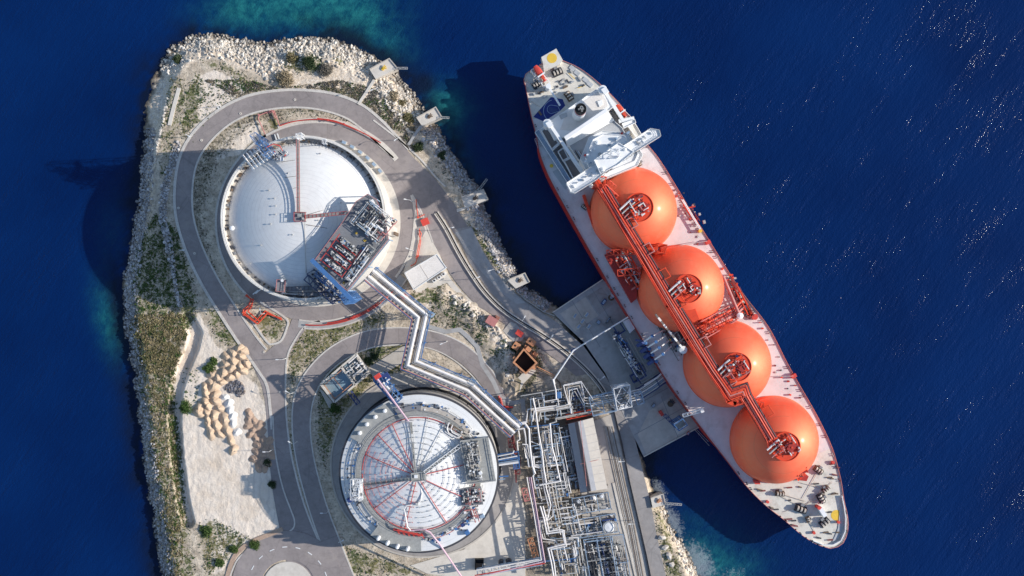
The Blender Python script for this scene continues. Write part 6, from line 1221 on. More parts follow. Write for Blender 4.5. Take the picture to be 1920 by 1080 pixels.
# ================================================================ SHIP
# stern at the top, bow at the bottom; deck outline traced at deck height
PORT = [(1017,119),(983,141),(985,162),(995,215),(1005,255),(1012,290),(1030,335),(1065,400),(1100,462),(1150,548),(1200,630),(1250,715),(1320,810),(1365,868),(1400,913),(1435,948),(1470,975),(1500,1001),(1530,1020),(1556,1028)]
STBD = [(1053,113),(1085,127),(1120,153),(1160,192),(1182,222),(1210,265),(1240,303),(1290,385),(1330,450),(1390,545),(1440,610),(1475,677),(1500,722),(1532,778),(1558,832),(1570,870),(1578,905),(1583,940),(1589,965),(1590,992),(1582,1016),(1570,1025)]
def resamp(l, n, z):
    p = [P(x, y, z) for x, y in spline(l, 5)]; d = [0]
    for a, b in zip(p[:-1], p[1:]): d.append(d[-1]+(b-a).length)
    d = np.array(d); q = np.array([tuple(v) for v in p]); s_ = np.linspace(0, d[-1], n); return np.stack([np.interp(s_, d, q[:, k]) for k in range(3)], -1)
NS = 90
pt_ = resamp(PORT, NS, DK); sb_ = resamp(STBD, NS, DK); mid = (pt_+sb_)/2
c = P(1310, 590, 0); ship = thing('gas_carrier_ship', 'long gas carrier ship with four orange domes and white bridge moored at the jetty', 'ship', (c.x, c.y, SEA))
levels = [(DK+.55, 1., 0), (DK-2, 1., 0), (6., 1., .35), (0., 1., .75), (SEA-.0, 1., 1.), (SEA-4, .96, 1.1)]
vs = []; fs = []; tt = np.linspace(0, 1, NS)
bowf = np.clip((tt-.72)/.28, 0, 1); stf = np.clip((.16-tt)/.16, 0, 1)
axis = (mid[-1]-mid[0])/np.linalg.norm(mid[-1]-mid[0])
for z, wd, e in levels:
    f_ = wd*(1-e*(.55*bowf**1.3+.35*stf)); pull = (-axis[None]*(e*11*bowf**2)[:, None]+axis[None]*(e*9*stf**2)[:, None])
    a = mid+(pt_-mid)*f_[:, None]+pull; b = mid+(sb_-mid)*f_[:, None]+pull; a[:, 2] = z; b[:, 2] = z; vs += [tuple(v) for v in a]+[tuple(v) for v in b[::-1]]
M2 = 2*NS
for i in range(len(levels)-1):
    for j in range(M2): k = (j+1) % M2; fs.append((i*M2+j, (i+1)*M2+j, (i+1)*M2+k, i*M2+k))
mb = MB(); mb.add(vs, fs); hull = mb.build('hull', 'hull_red', ship, smooth=True)
loop = [tuple(v) for v in pt_]+[tuple(v) for v in sb_[::-1]]
# deck plates in three colours
def deckpart(a, b, name, m, z=DK):
    i0, i1 = int(a*(NS-1)), int(b*(NS-1)); L = [tuple((mid[i]+(pt_[i]-mid[i])*.985)[:2]) for i in range(i0, i1+1)]; Rr = [tuple((mid[i]+(sb_[i]-mid[i])*.985)[:2]) for i in range(i1, i0-1, -1)]
    mb = MB(); mb.prism(L+Rr, z-.6, z); return mb.build(name, m, ship)
deckpart(0, .115, 'aft_deck', 'deck_cream'); deckpart(.115, .825, 'main_deck', 'deck_lilac'); deckpart(.825, 1., 'fore_deck', 'deck_cream', DK+.01)
mb = MB(); inner = [tuple((mid[i]+(pt_[i]-mid[i])*.99)[:2]) for i in range(NS)]+[tuple((mid[i]+(sb_[i]-mid[i])*.99)[:2]) for i in range(NS-1, -1, -1)]
mb.ribbon(inner, .22, DK-.2, DK+.62, True); mb.build('gunwale', 'red_faded', ship)
# bulwark and raised rim at the bow
bw = PL([(1579,930),(1583,950),(1586,972),(1585,996),(1577,1014),(1562,1022),(1545,1022),(1525,1014)], DK+1.4); mb = MB(); mb.ribbon([tuple(v[:2]) for v in bw], .35, DK, DK+1.5); mb.build('bulwark', 'ship_white', ship)
mb = MB(); mb.prism(plan([(1575,935),(1579,952),(1581,975),(1579,996),(1571,1010),(1560,1016),(1565,1006),(1571,990),(1573,970)], DK), DK, DK+.3); mb.build('bow_step', 'court_blue' if False else 'deck_grey', ship)
rs = random.Random(3)
for i in range(40):   # bulwark stays along the port bow
    u = .9+.1*i/40; k = int(u*(NS-1)); a = mid[k]+(pt_[k]-mid[k])*.97; mb = MB(); mb.beam((a[0], a[1], DK), (a[0], a[1], DK+1.3), .35, .35); 
    if i % 2 == 0: mb.build('bulwark_stay', 'maroon', ship)
# four tank covers
TANKS = [(1188,395),(1276,541),(1364,682),(1452,825)]; RS = 80.5*S*(H-14)/H; ZQ = 14.5
sm_ = None
def sphere_mat():
    m, nt, ns, ln, b = nodes_of('cover_orange'); p = pos(nt); a = noise(nt, .09, 4, .6, p); f = noise(nt, .8, 5, .7, p)
    col = mix(nt, mapr(nt, a, .35, .65), (.97, .08, .035), (.98, .115, .05)); col = mix(nt, mapr(nt, f, .55, .75, 0, .3), col, (.8, .08, .05)); sp = N(nt, 'ShaderNodeSeparateXYZ'); ln.new(p, sp.inputs[0])
    mp = N(nt, 'ShaderNodeMapping'); mp.inputs['Scale'].default_value = (1, 1, .05); ln.new(p, mp.inputs['Vector']); st = noise(nt, .5, 5, .7, mp.outputs[0]); low = mapr(nt, sp.outputs[2], 34, 18, .25, 1)
    col = mix(nt, mth(nt, 'MULTIPLY', mapr(nt, st, .46, .7, 0, .4), low), col, (.8, .2, .14))
    for zr_ in (19.5, 25.2, 30.6, 17.2): col = mix(nt, mth(nt, 'MULTIPLY', mth(nt, 'LESS_THAN', mth(nt, 'ABSOLUTE', mth(nt, 'SUBTRACT', sp.outputs[2], zr_)), .11), .3), col, (.5, .08, .04))
    fad = noise(nt, .22, 6, .7, p); col = mix(nt, mapr(nt, fad, .52, .7, 0, .25), col, (.95, .19, .1))
    ln.new(col, b.inputs['Base Color']); b.inputs['Roughness'].default_value = .62; b.inputs['IOR'].default_value = 2.3; b.inputs['Specular Tint'].default_value = (1., .9, .5, 1); b.inputs['Coat Weight'].default_value = .1; b.inputs['Coat Roughness'].default_value = .2; return m
smat = sphere_mat(); PR = ['ship_red', 'ship_dark_red', 'ship_red', 'red_faded', 'ship_dark_red', 'white_pipe']
ZT_ = ZQ+RS
for k, (x, y) in enumerate(TANKS):
    v = P(x, y, ZQ); mb = MB(); n_ = 30; mb.lathe(v, [(RS+.5, DK-.2), (RS+.5, DK+1.2), (RS, DK+1.4)]+[(max(.01, RS*math.cos(i/n_*PI/2)), ZQ+RS*math.sin(i/n_*PI/2)) for i in range(n_+1)], 96); tc = mb.build('tank_cover', smat, ship, smooth=True)
    rp = 6.9; zb = ZQ+math.sqrt(RS*RS-rp*rp)-.5
    mb = MB(); mb.lathe(v, [(rp, zb), (rp, ZT_+1.3), (rp-.25, ZT_+1.3), (rp-.25, ZT_+.9), (.01, ZT_+1.)], 40); tpz = mb.build('top_platform', 'ship_red', tc)
    F = (lambda v: lambda u, w, z: Vector((v.x+(u-.5)*11*.85+(w-.5)*11*.53, v.y-(u-.5)*11*.53*-1*-1+(w-.5)*11*.85*-1*-1, z)))(v)
    Fz = (lambda v: lambda u, w, z: Vector((v.x+((u-.5)*.85+(w-.5)*.53)*10.5, v.y+((u-.5)*.53-(w-.5)*.85)*10.5, z)))(v)
    clutter(ship, Fz, 15, 17, ZT_+1., 200+k, PR, (.1, .26), (.4, 2.6), 20, 4, (.04, .96), (.04, .96))
    mb = MB(); p = Fz(.68, .6, 0); mb.box(p, 3.2, 4.2, ZT_+1, ZT_+3.2, -.55); mb.build('hatch', 'ship_dark_red', ship); mb = MB(); p = Fz(.3, .45, 0); mb.box(p, 2.6, 2.6, ZT_+1, ZT_+2.6, -.55); mb.build('hatch', 'ship_red', ship)
    for q_ in range(3): pipe(ship, [Fz(-.32+.0*q_, .14+.2*q_, ZT_+2.6), Fz(.34, .02+.2*q_, ZT_+2.6), Fz(.36, .1+.2*q_, ZT_+2.2)], .45-.08*q_, ['white_pipe', 'grey_pipe', 'red_faded'][q_], 8)
# long pipe trunk and walkway over the covers
ZW = ZT_+1.6
WK = [(1119,338),(1160,410),(1208,496),(1252,574),(1290,636),(1326,690),(1352,728),(1366,752),(1378,757),(1397,748),(1420,786),(1441,822),(1444,838)]
W3 = [P(x, y, ZW) for x, y in WK]; mb = MB()
for a, b in zip(W3[:-1], W3[1:]): d = (b-a).normalized()*.5; mb.beam(a-d, b+d, 2.6, .5)
wkz = mb.build('walkway', 'ship_red', ship); mb = MB()
for o in (-4.4, 4.4): rail(mb, [P(x, y, ZW+.3) for x, y in offset(WK, o)], 1.1, 2.4, .13)
mb.build('handrail', 'fire_orange', wkz)
T2P = [(1133,348),(1170,408),(1222,492),(1262,560),(1304,628),(1342,690),(1372,733),(1398,724),(1404,741),(1440,802),(1452,822)]
for o, r, m_, dz in [(0, .5, 'ship_dark_red', .2), (-4, .36, 'ship_red', .8), (-8, .3, 'red_faded', .7), (-12, .36, 'ship_dark_red', .3), (4, .3, 'dark_steel', .1), (-15, .3, 'ship_red', .9)]:
    pipe(ship, [P(x, y, ZW+dz) for x, y in offset(T2P, -o)], r, m_, 8)
mb = MB(); e1 = [P(x, y, ZW-.3) for x, y in offset(T2P, -6)]; e2 = [P(x, y, ZW-.3) for x, y in offset(T2P, 16)]
for a, b, c_, d in zip(e1[:-1], e1[1:], e2[:-1], e2[1:]):
    n = max(1, int((b-a).length/3.2))
    for i in range(n): mb.beam(a.lerp(b, i/n), c_.lerp(d, i/n), .3)
for e in (e1, e2):
    for a, b in zip(e[:-1], e[1:]): mb.beam(a, b, .4)
mb.build('trunk_frame', 'ship_dark_red', ship)
for (x, y, dx, dy) in [(1165,416,0,0),(1196,465,0,0),(1226,512,0,0),(1256,565,0,0),(1302,640,0,0),(1350,710,0,0),(1420,770,0,0)]:   # loops beside the trunk
    mb = MB(); p0 = P(x+10, y-4, ZW+1.2); p1 = P(x+21, y-10, ZW+1.2); p2 = P(x+31, y+6, ZW+1.2); p3 = P(x+20, y+12, ZW+1.2); mb.tube([p0, p1, p2, p3], .26, 6); mb.build('expansion_loop', rs.choice(['red_faded', 'ship_red']), ship)
for k, (x, y) in enumerate([(1122,345),(1232,468),(1320,612),(1408,755)]):   # legs between the covers
    v = P(x, y, 20); mb = MB(); tower(mb, [(v.x-2.4, v.y-1.6), (v.x+1.6, v.y-2.4), (v.x+2.4, v.y+1.6), (v.x-1.6, v.y+2.4)], DK, ZW-.3, .35, 4.5); mb.build('trunk_leg', 'ship_red', ship)
mb = MB(); lattice(mb, P(1128, 350, ZW), P(1152, 372, ZW-4), 4, 3, .3, 3); lattice(mb, P(1136, 345, ZW-1), P(1148, 356, ZW-3), 5, 2, .22, 3); mb.build('stair_frame', 'fire_orange', ship)
mb = MB(); lattice(mb, P(1286, 574, 30), P(1312, 600, 26), 3, 2, .2, 3); mb.build('stair_frame', 'ship_red', ship); mb = MB(); mb.prism(plan([(1278,572),(1298,563),(1311,598),(1300,606),(1290,592)], 33), 30, 33); mb.build('trunk_house', 'ship_red', ship)
# manifold cross pipes (starboard side), starboard davit beam
for k in range(5): pipe(ship, [P(1306+k*4, 616+k*3, 30), P(1340+k*3, 598+k*4, 22), P(1380+k*2, 576+k*5, 18), P(1394, 560+k*8, DK+2)], [.5, .4, .6, .45, .35][k], ['ship_red', 'ship_dark_red', 'red_faded', 'ship_red', 'red_faded'][k], 8)
mb = MB(); lattice(mb, P(1312, 622, 30), P(1372, 588, 18), 8, 2.5, .35, 4); mb.build('manifold_frame', 'ship_dark_red', ship)
clutter(ship, frame3((1356, 515), (26, 0), (44, 84)), 10, 12, DK, 231, ['ship_red', 'ship_dark_red', 'maroon', 'ship_red'], (.18, .4), (.6, 4), 18, 8, (.0, .7), (.0, .95))
pipe(ship, [P(1356, 518, 20), P(1386, 590, 20)], .75, 'red_faded', 10, 'crane_boom'); mb = MB(); v = P(1387, 592, 20); mb.lathe(v, [(1.3, DK), (1.1, 19), (1.6, 19.2), (1.6, 21), (.01, 21.6)], 16); mb.build('crane_post', 'ship_white', ship)
for i in range(7): mb = MB(); p = P(1369+i*6.4, 533+i*10, DK); mb.box(p, 2.6, 1.6, DK, DK+1.3, .5); mb.build('manifold_box', 'maroon', ship)
mb = MB(); mb.prism(plan([(1360,515),(1368,513),(1414,588),(1408,596)], DK), DK, DK+.12); mb.build('manifold_deck', 'deck_cream', ship)
mb = MB(); mb.cyl(P(1414, 594, DK), 1.5, DK, DK+2, 12); mb.build('capstan', 'signal_red', ship)
# port manifold: white crane and dark gear
mb = MB(); v = P(1281, 656, 24); mb.lathe(v, [(1.4, DK), (1.2, 22), (1.9, 22.3), (1.9, 24.5), (.01, 25)], 16); cp = mb.build('crane_post', 'ship_white', ship, smooth=True); mb = MB(); a, b = P(1279, 652, 25), P(1229, 589, 29)
for i in range(10): 
    if i % 2 == 0: mb.beam(a.lerp(b, i/10), a.lerp(b, (i+1)/10), .9)
mb.build('crane_boom', 'ship_white', ship); mb = MB()
for i in range(10):
    if i % 2: mb.beam(a.lerp(b, i/10), a.lerp(b, (i+1)/10), .85)
mb.build('crane_boom', 'deck_brown', ship)
clutter(ship, frame3((1236, 612), (30, 50), (26, -22)), 8, 10, DK, 241, ['deck_brown', 'grey_pipe', 'dark_steel', 'maroon'], (.16, .38), (.4, 2.6), 14, 5); clutter(ship, frame3((1222, 598), (46, 84), (16, -8)), 3, 2, DK, 242, ['dark_steel', 'deck_brown', 'yellow'], (.14, .3), (.3, 1.5), 12, 4)
# port cargo machinery house in dark red between first and second cover
mb = MB(); mb.prism(plan([(1134,478),(1152,468),(1196,520),(1194,560),(1184,568)], DK+4), DK, DK+4); mb.build('machinery_house', 'ship_dark_red', ship)
clutter(ship, frame3((1146, 478), (40, 70), (26, -18)), 14, 14, DK+4, 251, ['ship_red', 'fire_orange', 'ship_dark_red', 'red_faded', 'white_pipe'], (.16, .4), (.5, 3.2), 20, 6)
mb = MB(); lattice(mb, P(1138, 474, 20), P(1190, 472, 22), 2.5, 2, .3, 3); lattice(mb, P(1158, 512, 21), P(1200, 508, 22), 3, 2, .3, 3); mb.build('stair_frame', 'fire_orange', ship)
mb = MB(); mb.ribbon(PL([(1094,366),(1106,402),(1112,420)], DK+1), 1.4, DK, DK+3); mb.build('pipe_casing', 'ship_red', ship)
# starboard deck gear between covers and rail
for i in range(70):
    u = .3+.5*i/70; k = int(u*(NS-1)); s_ = rs.uniform(.72, .93); a = mid[k]+(sb_[k]-mid[k])*s_
    if min(math.hypot(a[0]-P(x, y, ZQ).x, a[1]-P(x, y, ZQ).y) for x, y in TANKS) < RS+1.5: continue
    mb = MB(); h = rs.uniform(.5, 1.8); ang = rs.choice([.0, .55, 1.0]); mb.box(a, rs.uniform(.5, 1.4), rs.uniform(.3, .7), DK, DK+h, ang) if rs.random() < .6 else mb.cyl(a, rs.uniform(.25, .5), DK, DK+h, 8); mb.build(rs.choice(['bollard', 'vent_pipe', 'hatch']), rs.choice(['ship_red', 'maroon', 'dark_steel', 'ship_dark_red', 'grey_pipe']), ship)
for i, u in enumerate(np.linspace(.13, .97, 46)):   # rail-side fairleads and short posts
    for side in (pt_, sb_):
        k = int(u*(NS-1)); a = mid[k]+(side[k]-mid[k])*.95; 
        if rs.random() < .62: mb = MB(); d = Vector((axis[0], axis[1])); b_ = Vector((a[0], a[1])); mb.cyl(b_+d*.5, .28, DK, DK+.9, 7); mb.cyl(b_-d*.5, .28, DK, DK+.9, 7); mb.build('bollard', rs.choice(['maroon', 'dark_steel', 'grey_pipe']), ship)
for (x, y, m_) in [(1328,454,'signal_red'),(1489,705,'signal_red'),(1204,322,'signal_red')]: mb = MB(); mb.box(P(x, y, DK+2), 2.4, 1.8, DK, DK+2.2, .5); mb.build('hose_box', m_, ship)
pipe(ship, [P(1260, 463, DK+3), P(1326, 452, DK+3)], .16, 'grey_pipe', 5); pipe(ship, [P(1444, 707, DK+3), P(1488, 705, DK+3)], .16, 'grey_pipe', 5); 
for o in (0, 2.4): pipe(ship, [P(1278+o, 374, DK+2.5), P(1312+o, 430, DK+2.5)], .25, 'ship_white', 6)
clutter(ship, frame3((1266, 362), (20, -4), (44, 66)), 2, 6, DK, 261, ['ship_red', 'maroon', 'red_faded'], (.14, .3), (.5, 2.5), 8, 3, (0, .9), (0, 1)); mb = MB(); mb.cyl(P(1313, 433, DK+2), .9, DK, DK+2.6, 10); mb.build('hose_reel', 'yellow', ship)
# fore end of the trunk and the foredeck gear
mb = MB(); lattice(mb, P(1470, 850, 33), P(1500, 892, 20), 4.5, 3, .36, 3); mb.build('stair_frame', 'ship_red', ship); clutter(ship, frame3((1478, 858), (24, -6), (18, 38)), 8, 8, 24, 271, ['ship_red', 'fire_orange', 'ship_dark_red'], (.2, .4), (.5, 4), 10, 3)
mb = MB(); mb.prism(plan([(1484,888),(1500,880),(1516,893),(1512,902),(1496,900)], DK+3), DK, DK+3.4); mb.build('winch_house', 'ship_dark_red', ship); mb = MB(); mb.prism(plan([(1412,900),(1424,902),(1426,908),(1416,908)], DK+2), DK, DK+2); mb.build('hose_box', 'signal_red', ship)
def winch(x, y, a, s_, m_='brown_steel'):
    s_ *= .85
    v = P(x, y, DK+1.5); d = Vector((math.cos(R(a)), math.sin(R(a)), 0)); n = Vector((-d.y, d.x, 0)); mb = MB(); b = Vector((v.x, v.y, 0))
    mb.box(v, 5.2*s_, 3.4*s_, DK, DK+.5, R(a))
    for k in (-1.6, 0, 1.6): mb.hcyl(b+d*(k-.55)*s_+Vector((0, 0, DK+1.7)), b+d*(k+.55)*s_+Vector((0, 0, DK+1.7)), 1.05*s_, 10); 
    for k in (-2.4, -.8, .8, 2.4): mb.beam(b+d*k*s_-n*1.2*s_+Vector((0, 0, DK+1.5)), b+d*k*s_+n*1.2*s_+Vector((0, 0, DK+1.5)),   .18, 1.6*s_)
    w_ = mb.build('winch', m_, ship); mb = MB()
    for k in (-1.6, 0, 1.6): mb.hcyl(b+d*(k-.4)*s_+Vector((0, 0, DK+1.8)), b+d*(k+.4)*s_+Vector((0, 0, DK+1.8)), 1.15*s_, 10)
    mb.build('winch_drum', 'tan_pipe', w_); mb = MB(); mb.box(b+n*2.1*s_, 1.6*s_, 1.2*s_, DK, DK+2, R(a)); mb.build('winch_motor', 'grating', w_)
for a in [(1463,926,-5,1.,'brown_steel'),(1535,882,-35,1.05),(1549,918,40,.9),(1540,935,-60,1.1,'dark_steel'),(1502,955,-20,1.3,'dark_steel'),(1547,980,40,1.2,'dark_steel'),(1516,975,-70,.7),(1045,135,25,1.2,'dark_steel'),(1006,158,30,1.,'dark_steel'),(1067,180,-55,1.1),(1198,305,-60,.8),(1096,388,-40,.7,'dark_steel')]: winch(*a)
for (x, y) in [(1439,941),(1572,979),(1526,999),(1562,867)]: mb = MB(); mb.cyl(P(x, y, DK+1), .75, DK, DK+1.6, 10); mb.build('vent_mushroom', 'signal_red', ship)
fd = [(1424,918),(1430,920),(1447,952),(1455,955),(1480,914),(1500,913),(1530,907),(1555,895),(1560,897),(1562,926),(1568,925),(1480,973),(1488,976),(1555,1000),(1548,998),(1570,998),(1565,890),(1571,876),(1480,938),(1535,1008),(1556,1012),(1490,985),(1560,870),(1555,960)]
for x, y in fd: mb = MB(); p = P(x, y, DK); mb.box(p, rs.uniform(1.4, 3.2), .6, DK, DK+.8, R(rs.choice([10, -15, 5]))); mb.build('bollard', rs.choice(['dark_steel', 'maroon', 'brown_steel']), ship)
for a, b in [((1500,950),(1445,920)),((1540,935),(1470,960)),((1502,955),(1560,905)),((1549,918),(1500,905)),((1516,975),(1530,1000)),((1463,926),(1510,940)),((1535,882),(1505,935))]: pipe(ship, [P(*a, DK+.4), P(*b, DK+.4)], .13, 'tan_pipe', 4, 'mooring_rope')
mb = MB(); mb.box(P(1542, 960, DK+3), 2., 4.6, DK, DK+4.4, .55); mb.build('mast_house', 'ship_white', ship); mb = MB(); mb.cyl(P(1534, 951, DK+3), .9, DK, DK+5, 12); mb.build('vent_mushroom', 'signal_red', ship)
mb = MB(); mb.cyl(P(1568, 966, DK), 2.6, DK-.1, DK+.09, 28); mb.build('winching_mark', 'yellow', ship)
# ---- after deck
mb = MB(); mb.prism(plan([(1015,107),(1043,91),(1055,112),(1050,120),(1020,134),(1018,118)], DK+3), DK-5, DK+3); mb.build('stern_platform', 'deck_cream', ship); mb = MB(); mb.cyl(P(1035, 109, DK+3), 2.45, DK+3, DK+3.06, 32); mb.build('winching_mark', 'yellow', ship)
mb = MB(); mb.prism(plan([(1000,219),(1033,182),(1055,186),(1060,198),(1050,208),(1020,228)], DK+.1), DK-.1, DK+.07); mb.build('sports_court', 'court_blue', ship)
mb = MB(); mb.ribbon(PL(arc(1040, 208, 21, 75, 255, 20), DK), .28, DK+.05, DK+.12); mb.ribbon(PL(arc(1034, 205, 8, 90, 270, 12)+[(1046,199),(1050,208),(1034,213)], DK), .22, DK+.05, DK+.12); mb.build('court_line', 'blue_grey', ship); mb = MB(); mb.prism(plan([(1030,200),(1046,205),(1044,213),(1028,208)], DK+.15), DK, DK+.1); mb.build('court_key', 'deep_blue', ship)
def boat(pts, w_, z, m_, nm='lifeboat'):
    a, b = P(*pts[0], z), P(*pts[1], z); d = b-a; L = d.length; d.normalize(); n = Vector((-d.y, d.x, 0)); mb = MB(); vs = []; fs = []; K = 9
    for i in range(K):
        u = i/(K-1); w2 = w_*math.sin(PI*min(1, .12+.88*u)**.8)*.5+.12*(i == 0)
        if i == K-1: w2 = w_*.34
        p = a+d*L*u
        for t_ in range(8): an = 2*PI*t_/8; q = p+n*w2*math.cos(an)+Vector((0, 0, 1.3*math.sin(an)*(.5+.5*math.sin(PI*min(.85, u+.1))))); vs.append(q)
    for i in range(K-1):
        for t_ in range(8): fs.append((i*8+t_, (i+1)*8+t_, (i+1)*8+(t_+1) % 8, i*8+(t_+1) % 8))
    fs += [tuple(range(7, -1, -1)), tuple((K-1)*8+t_ for t_ in range(8))]; mb.add(vs, fs); bb = mb.build(nm, m_, ship, smooth=True); mb = MB(); mb.beam(a+d*L*.62+n*w_*.6+Vector((0, 0, 1.5)), a+d*L*.62-n*w_*.6+Vector((0, 0, 1.5)), .7, .25); mb.build('lifeboat_strap', 'ship_white', bb); mb = MB(); q = a+d*L*.8; mb.box(q, 1.6, 1.4, z+.9, z+1.9, math.atan2(d.y, d.x)); mb.build('lifeboat_cabin', 'fire_orange', bb)
boat([(1003,124),(1022,152)], 3.4, DK+3.4, 'signal_red'); mb = MB(); lattice(mb, P(1001, 128, DK+2), P(1026, 160, DK+2), 3.6, 1.2, .25, 2.4); mb.build('launch_frame', 'ship_white', ship); mb = MB(); mb.beam(P(1027, 160, 19), P(1050, 198, 19), .9, .9); mb.build('crane_boom', 'ship_white', ship); mb = MB(); mb.cyl(P(1028, 162, 19), 1.3, DK, 20, 14); mb.build('crane_post', 'ship_white', ship)
boat([(1156,197),(1173,219)], 3., 22, 'fire_orange')
for i in range(26):
    x, y = rs.choice([(1070+rs.uniform(-15, 45), 140+rs.uniform(-10, 30)), (1000+rs.uniform(0, 30), 165+rs.uniform(0, 50)), (1050+rs.uniform(-10, 20), 150+rs.uniform(0, 25))])
    if x-y*.93 > 958 or x < 990+(y-150)*.2: continue
    mb = MB(); mb.box(P(x, y, DK), rs.uniform(.8, 2.6), rs.uniform(.4, .9), DK, DK+rs.uniform(.5, 1.4), R(rs.choice([25, 30, -55]))); mb.build(rs.choice(['bollard', 'hatch', 'vent_pipe']), rs.choice(['dark_steel', 'grey_pipe', 'brown_steel', 'deck_grey']), ship)
for (x, y) in [(1082,137),(1098,150),(1106,158),(1073,128)]: mb = MB(); mb.box(P(x, y, DK), 3., 2, DK, DK+.4, R(-38)); mb.build('deck_hatch', 'deck_grey', ship)
for a, b in [((1066,137),(1078,148)),((1083,165),(1097,160)),((985,150),(1010,165)),((990,170),(1020,174)),((996,190),(1012,200))]: pipe(ship, [P(*a, DK+.6), P(*b, DK+.6)], .15, 'yellow' if a[0] > 1060 else 'tan_pipe', 4)
# ---- superstructure
def block(name, l, z0, z1, m_, rim=True, par=None):
    mb = MB(); q = plan(l, z1); mb.prism(q, z0, z1); o = mb.build(name, m_, par or ship)
    if rim: mb = MB(); mb.ribbon(q+q[:1], .22, z1-.1, z1+.7); mb.build('bulwark', 'ship_white', o)
    return o
cas = block('engine_casing', [(1024,232),(1040,222),(1122,165),(1135,168),(1150,200),(1136,212),(1074,252),(1040,262)], DK, 24, 'ship_white')
mb = MB(); mb.prism(plan([(1062,212),(1120,172),(1132,178),(1140,198),(1070,245),(1050,243)], 24.06), 24, 24.08); mb.build('casing_roof', 'roof_white', cas)
mb = MB(); mb.prism(plan([(1120,190),(1128,187),(1131,196),(1124,200)], 24.6), 24, 24.6); mb.build('roof_hatch', 'ship_white', cas); mb = MB(); mb.prism(plan([(1048,216),(1062,211),(1064,218),(1052,224)], 24.4), 24, 24.4); mb.build('roof_hatch', 'deck_grey', cas)
fv = P(1089, 204, 41); 
mb = MB(); mb.lathe(fv, [(3.1, 24), (2.8, 36.)], 40); fn = mb.build('funnel', 'ship_white', ship, smooth=True)
for r0, z0, z1, m_ in [(2.8, 36., 36.9, 'deep_blue'), (2.76, 36.9, 37.8, 'ship_white'), (2.73, 37.8, 38.7, 'signal_red'), (2.7, 38.7, 41., 'black')]: mb = MB(); mb.lathe(fv, [(r0, z0), (r0-.04, z1)]+([(r0-.4, z1), (r0-.4, z1-.4), (.01, z1-.4)] if m_ == 'black' else []), 40); mb.build('funnel_band', m_, fn, smooth=True)
for dx, dy, r in [(.3, .4, .8), (-.9, -.3, .4), (.5, -.9, .45), (1.2, 0, .3)]: mb = MB(); mb.lathe((fv.x+dx, fv.y+dy), [(r, 40.4), (r, 42), (r*.7, 42), (r*.7, 41.2), (.01, 41.2)], 14); mb.build('exhaust_pipe', 'grey_pipe', fn)
# cross girder wall with slope
mb = MB(); A, B = P(1061, 262, 33), P(1139, 209, 33); A2, B2 = P(1064, 276, 27), P(1152, 226, 27); 
d = Vector((.58, -.81, 0)); mb.add([A, B, B+Vector((-.9, 1.4, 0)), A+Vector((-.9, 1.4, 0)), A2, B2, P(1058, 257, 24), P(1138, 204, 24)], [(0, 1, 2, 3), (4, 5, 1, 0), (3, 2, 7, 6), (1, 5, 7, 2), (0, 3, 6, 4)]); cg = mb.build('casing_wall', 'ship_white', ship)
block('boat_deck', [(1066,272),(1150,226),(1166,240),(1178,262),(1130,292),(1085,300)], DK, 26.5, 'deck_grey', True)
block('accommodation', [(1104,258),(1130,246),(1178,250),(1205,290),(1196,310),(1128,338),(1104,330),(1088,298)], DK, 34, 'ship_white')
block('accommodation', [(1112,262),(1132,251),(1170,254),(1196,288),(1190,302),(1126,328),(1108,322),(1098,296)], 34, 38.5, 'ship_white')
br = block('bridge', [(1062,343),(1219,241),(1236,244),(1239,255),(1150,310),(1120,336),(1078,362),(1070,360)], 36, 41.5, 'ship_white'); 
mb = MB(); mb.prism(plan([(1068,344),(1218,247),(1232,250),(1150,302),(1120,326),(1079,354)], 41.6), 41.5, 41.62); mb.build('bridge_roof', 'ship_white', br)
mb = MB(); q = plan([(1086,360),(1120,338),(1150,313),(1230,262)], 40)
for a, b in zip(q[:-1], q[1:]):
    a = Vector(a); b = Vector(b); n = max(1, int((b-a).length/2)); nn = Vector(((b-a).y, -(b-a).x)).normalized()*.12
    for i in range(n): p0 = a.lerp(b, (i+.15)/n)+nn; p1 = a.lerp(b, (i+.85)/n)+nn; mb.beam((*p0, 39.6), (*p1, 39.6), .2, 1.3)
mb.build('window', 'glass', br)
block('monkey_deck', [(1114,300),(1160,268),(1188,285),(1160,308),(1126,326)], 38.5, 43.8, 'ship_white'); 
mb = MB(); v = P(1150, 290, 44); tower(mb, [(v.x-1.6, v.y-1.6), (v.x+1.6, v.y-1.6), (v.x+1.6, v.y+1.6), (v.x-1.6, v.y+1.6)], 43.5, 54, .25, 3); mb.beam((v.x-5, v.y-3, 50), (v.x+5, v.y+3, 50), .3); mb.beam((v.x-3, v.y+2, 53), (v.x+3, v.y-2, 53), .3); mt = mb.build('radar_mast', 'ship_white', ship); mb = MB(); mb.beam((v.x-2.4, v.y+1, 54.2), (v.x+2.4, v.y-1, 54.2), .35); mb.build('radar_scanner', 'ship_white', mt)
for x, y, z, r in [(1130,318,44,1.1),(1172,280,44,.9),(1120,268,39,1.2),(1108,348,27,1.1)]: mb = MB(); v = P(x, y, z); mb.lathe(v, [(r*.5, z-2), (r*.6, z-.8), (r, z), (r*.8, z+r*.7), (.01, z+r)], 16); mb.build('radome', 'ship_white', ship, smooth=True)
for i in range(26): x = rs.uniform(1095, 1190); y = 322-(x-1095)*.5+rs.uniform(-34, 10); mb = MB(); s_ = rs.uniform(.5, 1.6); mb.box(P(x, y, 40), s_, s_*rs.uniform(.4, 1), 38.4, rs.uniform(39.3, 41.2), R(rs.choice([33, -57]))); mb.build('roof_locker', rs.choice(['ship_white', 'ship_white', 'grey_pipe', 'blue_grey']), ship)
